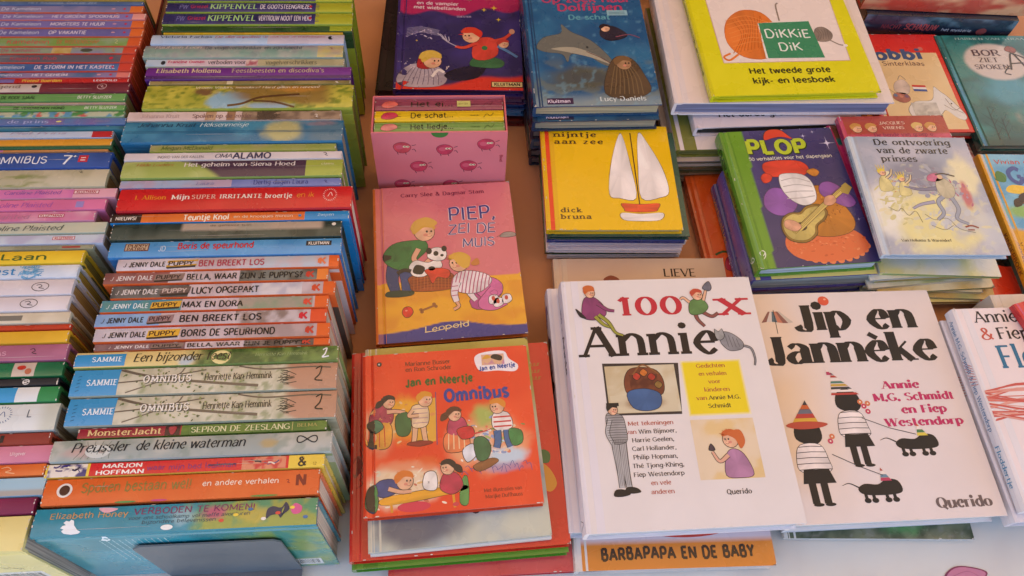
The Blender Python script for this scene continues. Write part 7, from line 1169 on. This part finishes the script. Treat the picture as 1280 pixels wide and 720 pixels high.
LB('bright red booklet sticking out beneath the sunny holiday book', .5735, .4890, .0160, 9.0, 120, 32 + 40, 11, '#cc3420', c_ant, '#b8b0a8', pages='#c8442c')
LB('white book under the bright red booklet', .5760, .5000, .0068, 8.4, 122, 90, 8.5, '#d8ccc4', '#d8ccc4', '#b8b0a8')
# white Floddertje pile
G10 = 'white storybooks at the right edge'
LB('white storybook with a blue title and red brush strokes, cut by the right edge', .5345, .2215, .0600, 8.4, 176, 226, 16, '#e4dcdc', c_fl, s_fl, pages='#d8d4d8', group=G10, m=M_SATIN)
LB('white storybook directly below the red brush stroke one', .5320, .2130, .0380, 9.0, 178, 228, 21, '#dcd4d8', '#e4d8d8', s_fl, pages='#cfccd0', group=G10, m=M_SATIN)
LB('grey beige book with faded spine lettering under the right edge storybooks', .5330, .2290, .0200, 9.5, 180, 204, 17, '#b0a09c', '#b8a8a4', lambda p, L, T: (p.grid(0, .8, L, T - .8, 8, flat('#b3a29c'), 1), p.text(20, T * .28, 'Annie M.G. Schmidt Misschien', T * .42, '#8c7c7c', 'serif', width=150)), group=G10, m=M_MATTE)
LB('bottom taupe book of the right edge storybooks', .5260, .2320, .0003, 9.8, 184, 204, 19, '#9c8c84', '#a89890', lambda p, L, T: (p.grid(0, .8, L, T - .8, 8, flat('#a39086'), 1), p.text(20, T * .28, 'Annie M.G. Schmidt', T * .42, '#7c6c68', 'serif', width=120)), group=G10, m=M_MATTE)
LB('slim red book lying across the top corner of the right edge storybook', .6010, .3700, .0770, 22, 120, 90, 10, '#cc2c34', '#d43c3c', '#c0282c', pages='#d8b4a8')
LB('white book behind the right edge storybooks', .5700, .4350, .0003, 8.5, 150, 46, 58, '#dcd4cc', '#e0d6d0', '#dcd4cc', pages='#d8d0c4', m=M_MATTE)
# back row standing with spines towards the viewer
def s_night(p, L, T):
    p.grid(0, .8, L, T - .8, 2.6, lambda x, y: blend(mixc('#1f2a3c', '#5c7484', sm(.45, .75, fbm(x * .5, y, 12, 4, 3) + .3 * (y / T - .6))), '#241c2c', 1 - sm(.3, .42, y / T)), 1)
    p.text(30, T * .3, 'NACHT', T * .22, '#8c3c44', 'bold', width=30); p.text(66, T * .3, 'SCHADUW', T * .3, '#a84c4c', 'bold', width=50); p.text(124, T * .3, 'het mysterie', T * .14, '#a8a8b0', 'bold', width=46); p.ell(L - 46, T * .35, 8, T * .18, '#8c4444', 4)
def s_sunset(p, L, T): p.grid(0, .8, L, T - .8, 3, lambda x, y: mixc('#c04430', '#e0a478', sm(.35, .7, fbm(x * .4, y, 14, 3, 3))), 1)
# laid on their covers, spine facing front
def front_spine(lab, x, y, z0, rot, w, L, T, edge, sp, pages='#c8b49c', top=None):
    b = book('lying_book', lab, 'books with their spines to the front in the back row', w, L, T, True, edge, pages, top or edge, sp, None, M_GLOSS)
    a = math.radians(rot); al = Vector((math.cos(a), math.sin(a), 0)); aw = Vector((-math.sin(a), math.cos(a), 0))
    # X into the table (away), Z up, Y = Z x X = towards the left; origin at the right end
    org = Vector((x, y, z0)) + al * (L * .001)
    X = aw; Z = Vector((0, 0, 1)); Y = Z.cross(X)
    b.matrix_world = Matrix(((X.x, Y.x, Z.x, org.x), (X.y, Y.y, Z.y, org.y), (X.z, Y.z, Z.z, org.z), (0, 0, 0, 1)))
    return b
front_spine('thick night blue book with its cloudy spine to the front, behind the red framed book', .484, .9510, .0200, 5.0, 150, 232, 35, '#1f2434', s_night)
front_spine('sunset red book lying on the night blue one', .472, .9590, .0553, 5.0, 140, 252, 34, '#b84434', s_sunset)
front_spine('dusty brown book under the night blue one in the back row', .486, .9560, .0003, 5.0, 146, 228, 19, '#4c4044', '#54484c')
front_spine('dark book lying behind the big picture books', .170, .985, .0003, 6.0, 140, 215, 60, '#2c2430', '#3c2c34')
front_spine('brown book lying behind the underwater pile', -.06, .965, .0003, 6.0, 130, 205, 30, '#4c2c24', '#5c342c')

# ------------------------------------------------------------------ pink slipcase with three small books
def slipcase():
    root = bpy.data.objects.new('slipcase', None); COL.objects.link(root)
    tagit(root, 'pink cardboard slipcase printed with red round creatures, holding three slim books spine up', 'slipcase')
    W_, D_, H_ = 158, 62, 128; t = 2.0; Pk = '#df7f84'
    mb = MB()
    box(mb, 0, 0, 0, W_, t, H_, Pk); fp = Pen(mb, lambda a, b, l: (a, -l + a * 0, b))
    fp.grid(0, 0, W_, H_, 8, noisy('#e07d80', '#dc7478', 60, 3), 1)
    def crit(x, y, s, rot, c='#c83c54'):
        cr, sr = math.cos(rot), math.sin(rot); q = lambda a, b: (x + s * (a * cr - b * sr), y + s * (a * sr + b * cr))
        P = [q(10.5 * math.cos(t_) * (1 + .06 * math.sin(3 * t_)), 9.2 * math.sin(t_)) for t_ in np.linspace(0, 6.283, 14)[:-1]]
        shape(fp, P, c, 3, '#7c1c30', .5); fp.ell(*q(-3, 1), 5 * s, 3.6 * s, '#d85c6c', 4.6, 12)
        for dx in (3, 7): fp.ell(*q(dx, 2), 2.2 * s, 1.8 * s, '#e9d4a8', 5, 10); fp.ell(*q(dx + .5, 2), .8 * s, .8 * s, '#2c1418', 5.6, 8)
        for a, b in ((12, 4), (12, -3)): fp.line([q(a, b), q(a + 3, b + 1), q(a + 5, b + (2 if b > 0 else -3))], .7, '#4c1420', 4)
        for a in (-6, 4): fp.line([q(a, -8), q(a + 1, -12)], .7, '#4c1420', 4, False)
    crit(34, H_ - 24, .95, -.05, '#cf4a52'); crit(84, H_ - 28, .9, 0); crit(133, H_ - 20, .95, .05); crit(52, H_ - 56, .95, .1); crit(112, H_ - 56, .95, -.05); crit(30, H_ - 88, .9, 0); crit(90, H_ - 90, .9, .1)
    P = [(79 + 10 * math.cos(a), H_ - .2 + 8 * math.sin(a)) for a in np.linspace(math.pi, 2 * math.pi, 16)]; fp.poly(P, '#3c7c34', 3)
    fp.text(W_ - 8, H_ - 38, 'Boe!', 3.4, '#a8343c', 'bold', rot=-1.57, width=12)
    f = mb.build('front_panel', M_SATIN, root)
    mb = MB(); box(mb, 0, D_ - t, 0, W_, D_, H_ + 0, '#d8747a'); mb.build('back_panel', M_SATIN, root)
    for x in (0, W_ - t):
        mb = MB(); box(mb, x, t + .05, 0, x + t, D_ - t - .05, H_ - .3, '#d06a70'); mb.build('side_panel', M_SATIN, root)
    mb = MB(); box(mb, t + .05, t + .05, 0, W_ - t - .05, D_ - t - .05, t, '#c8646a'); mb.build('bottom_panel', M_SATIN, root)
    return root, W_, D_, H_
sc_root, W_, D_, H_ = slipcase()
u0 = Vector((-.1785, .5525, 0)); rz = math.radians(8.5); lean = math.radians(5)
al = Vector((math.cos(rz), math.sin(rz), 0)); aw = Vector((-math.sin(rz), math.cos(rz), 0)); upv = Vector((0, 0, 1))
body = aw * math.sin(lean) + upv * math.cos(lean); th = aw * math.cos(lean) - upv * math.sin(lean)
o0 = u0 + upv * (.062 * math.sin(lean) + .0005)
sc_root.matrix_world = Matrix(((al.x, th.x, body.x, o0.x), (al.y, th.y, body.y, o0.y), (al.z, th.z, body.z, o0.z), (0, 0, 0, 1)))
def sbox(base, title, tc, pic):
    def fn(pen, L, T):
        pen.grid(0, .7, L, T - .7, 6, noisy(base, base, 20), 1); shape(pen, [(8, T * .3), (12, T * .75), (22, T * .8), (27, T * .45), (18, T * .2)], pic, 3, '#7c1c30', .4); [pen.line([(27, T * q), (31, T * q)], .6, '#4c1420', 4, False) for q in (.4, .65)]
        pen.text(42, T * .3, title, T * .44, '#2c2414', 'handb', width=50, l=6); pen.text(112, T * .42, 'Querido', T * .12, tc, 'sans', width=11, l=5); pen.line([(128, T * .3), (132, T * .6), (136, T * .4), (140, T * .7)], .7, tc, 5)
    return fn
for i, (T, c, fn, lb) in enumerate(((17.6, '#7ca054', sbox('#93b568', 'Het liedje...', '#4c5c2c', '#e08c84'), 'light green slim book at the front of the pink slipcase'), (18.2, '#dcb81c', sbox('#f0cc1c', 'De schat...', '#4c3c14', '#c83c54'), 'yellow slim book in the middle of the pink slipcase'), (18.0, '#8c4054', sbox('#9c4a60', 'Het ei...', '#5c2434', '#d8685c'), 'plum slim book at the back of the pink slipcase'))):
    b = book('slipcase_book', lb, 'slim books inside the pink slipcase', 122, 152, T, True, c, '#d8c8b0', c, fn, None, M_GLOSS, 0, 1.6, 'stand')
    yo = [2.6, 21.2, 40.2][i] * .001; org = o0 + al * .003 + th * (yo + T * .001) + body * .1246
    X = -body; Y = al; Z = -th
    b.matrix_world = Matrix(((X.x, Y.x, Z.x, org.x), (X.y, Y.y, Z.y, org.y), (X.z, Y.z, Z.z, org.z), (0, 0, 0, 1)))
    if i == 2:
        mb = MB(); sp_ = Pen(mb, lambda a, b_, l: (-.0 * a - 1.75 - l, a, 18.0 - b_)); sp_.rect(97, 4, 113, 14, '#c8c070', 3); sp_.text(99, 8, 'prijs', 3, '#7c7434', 'hand', width=11, l=5)
        mb.build('price_sticker', M_MATTE, b)

# ------------------------------------------------------------------ grey steel book end standing against the front teal book
be = bpy.data.objects.new('book_end', None); COL.objects.link(be); tagit(be, 'grey painted steel book end standing against the front teal book', 'book end')
mg = mat('grey_painted_steel', .45, 0, .5, .08, .05)
mb = MB()
pts2 = [(0, 0), (128, 0), (128, 104), (122, 111), (8, 111), (0, 104)]
V = [(x, 0, z) for x, z in pts2] + [(x, 1.6, z) for x, z in pts2]
mb.add(V, [tuple(range(6)), tuple(range(11, 5, -1))] + [(i, i + 6, (i + 1) % 6 + 6, (i + 1) % 6) for i in range(6)], np.tile(lin('#6a6e73'), (12, 1)))
mb.build('upright_plate', mg, be)
mb = MB(); box(mb, 0, -90, 0, 128, -.05, 1.4, '#64686d'); mb.build('foot_plate', mg, be)
n_f = .1332 / math.cos(LEAN)
al = Vector((math.cos(A_COL), math.sin(A_COL), 0)); aw = Vector((-math.sin(A_COL), math.cos(A_COL), 0))
org = al * (-.2905) + aw * (n_f - .0030)
le = LEAN; X = al; Z = aw * math.sin(le) + Vector((0, 0, 1)) * math.cos(le); Y = Z.cross(X)
be.matrix_world = Matrix(((X.x, Y.x, Z.x, org.x), (X.y, Y.y, Z.y, org.y), (X.z, Y.z, Z.z, org.z + .004), (0, 0, 0, 1)))
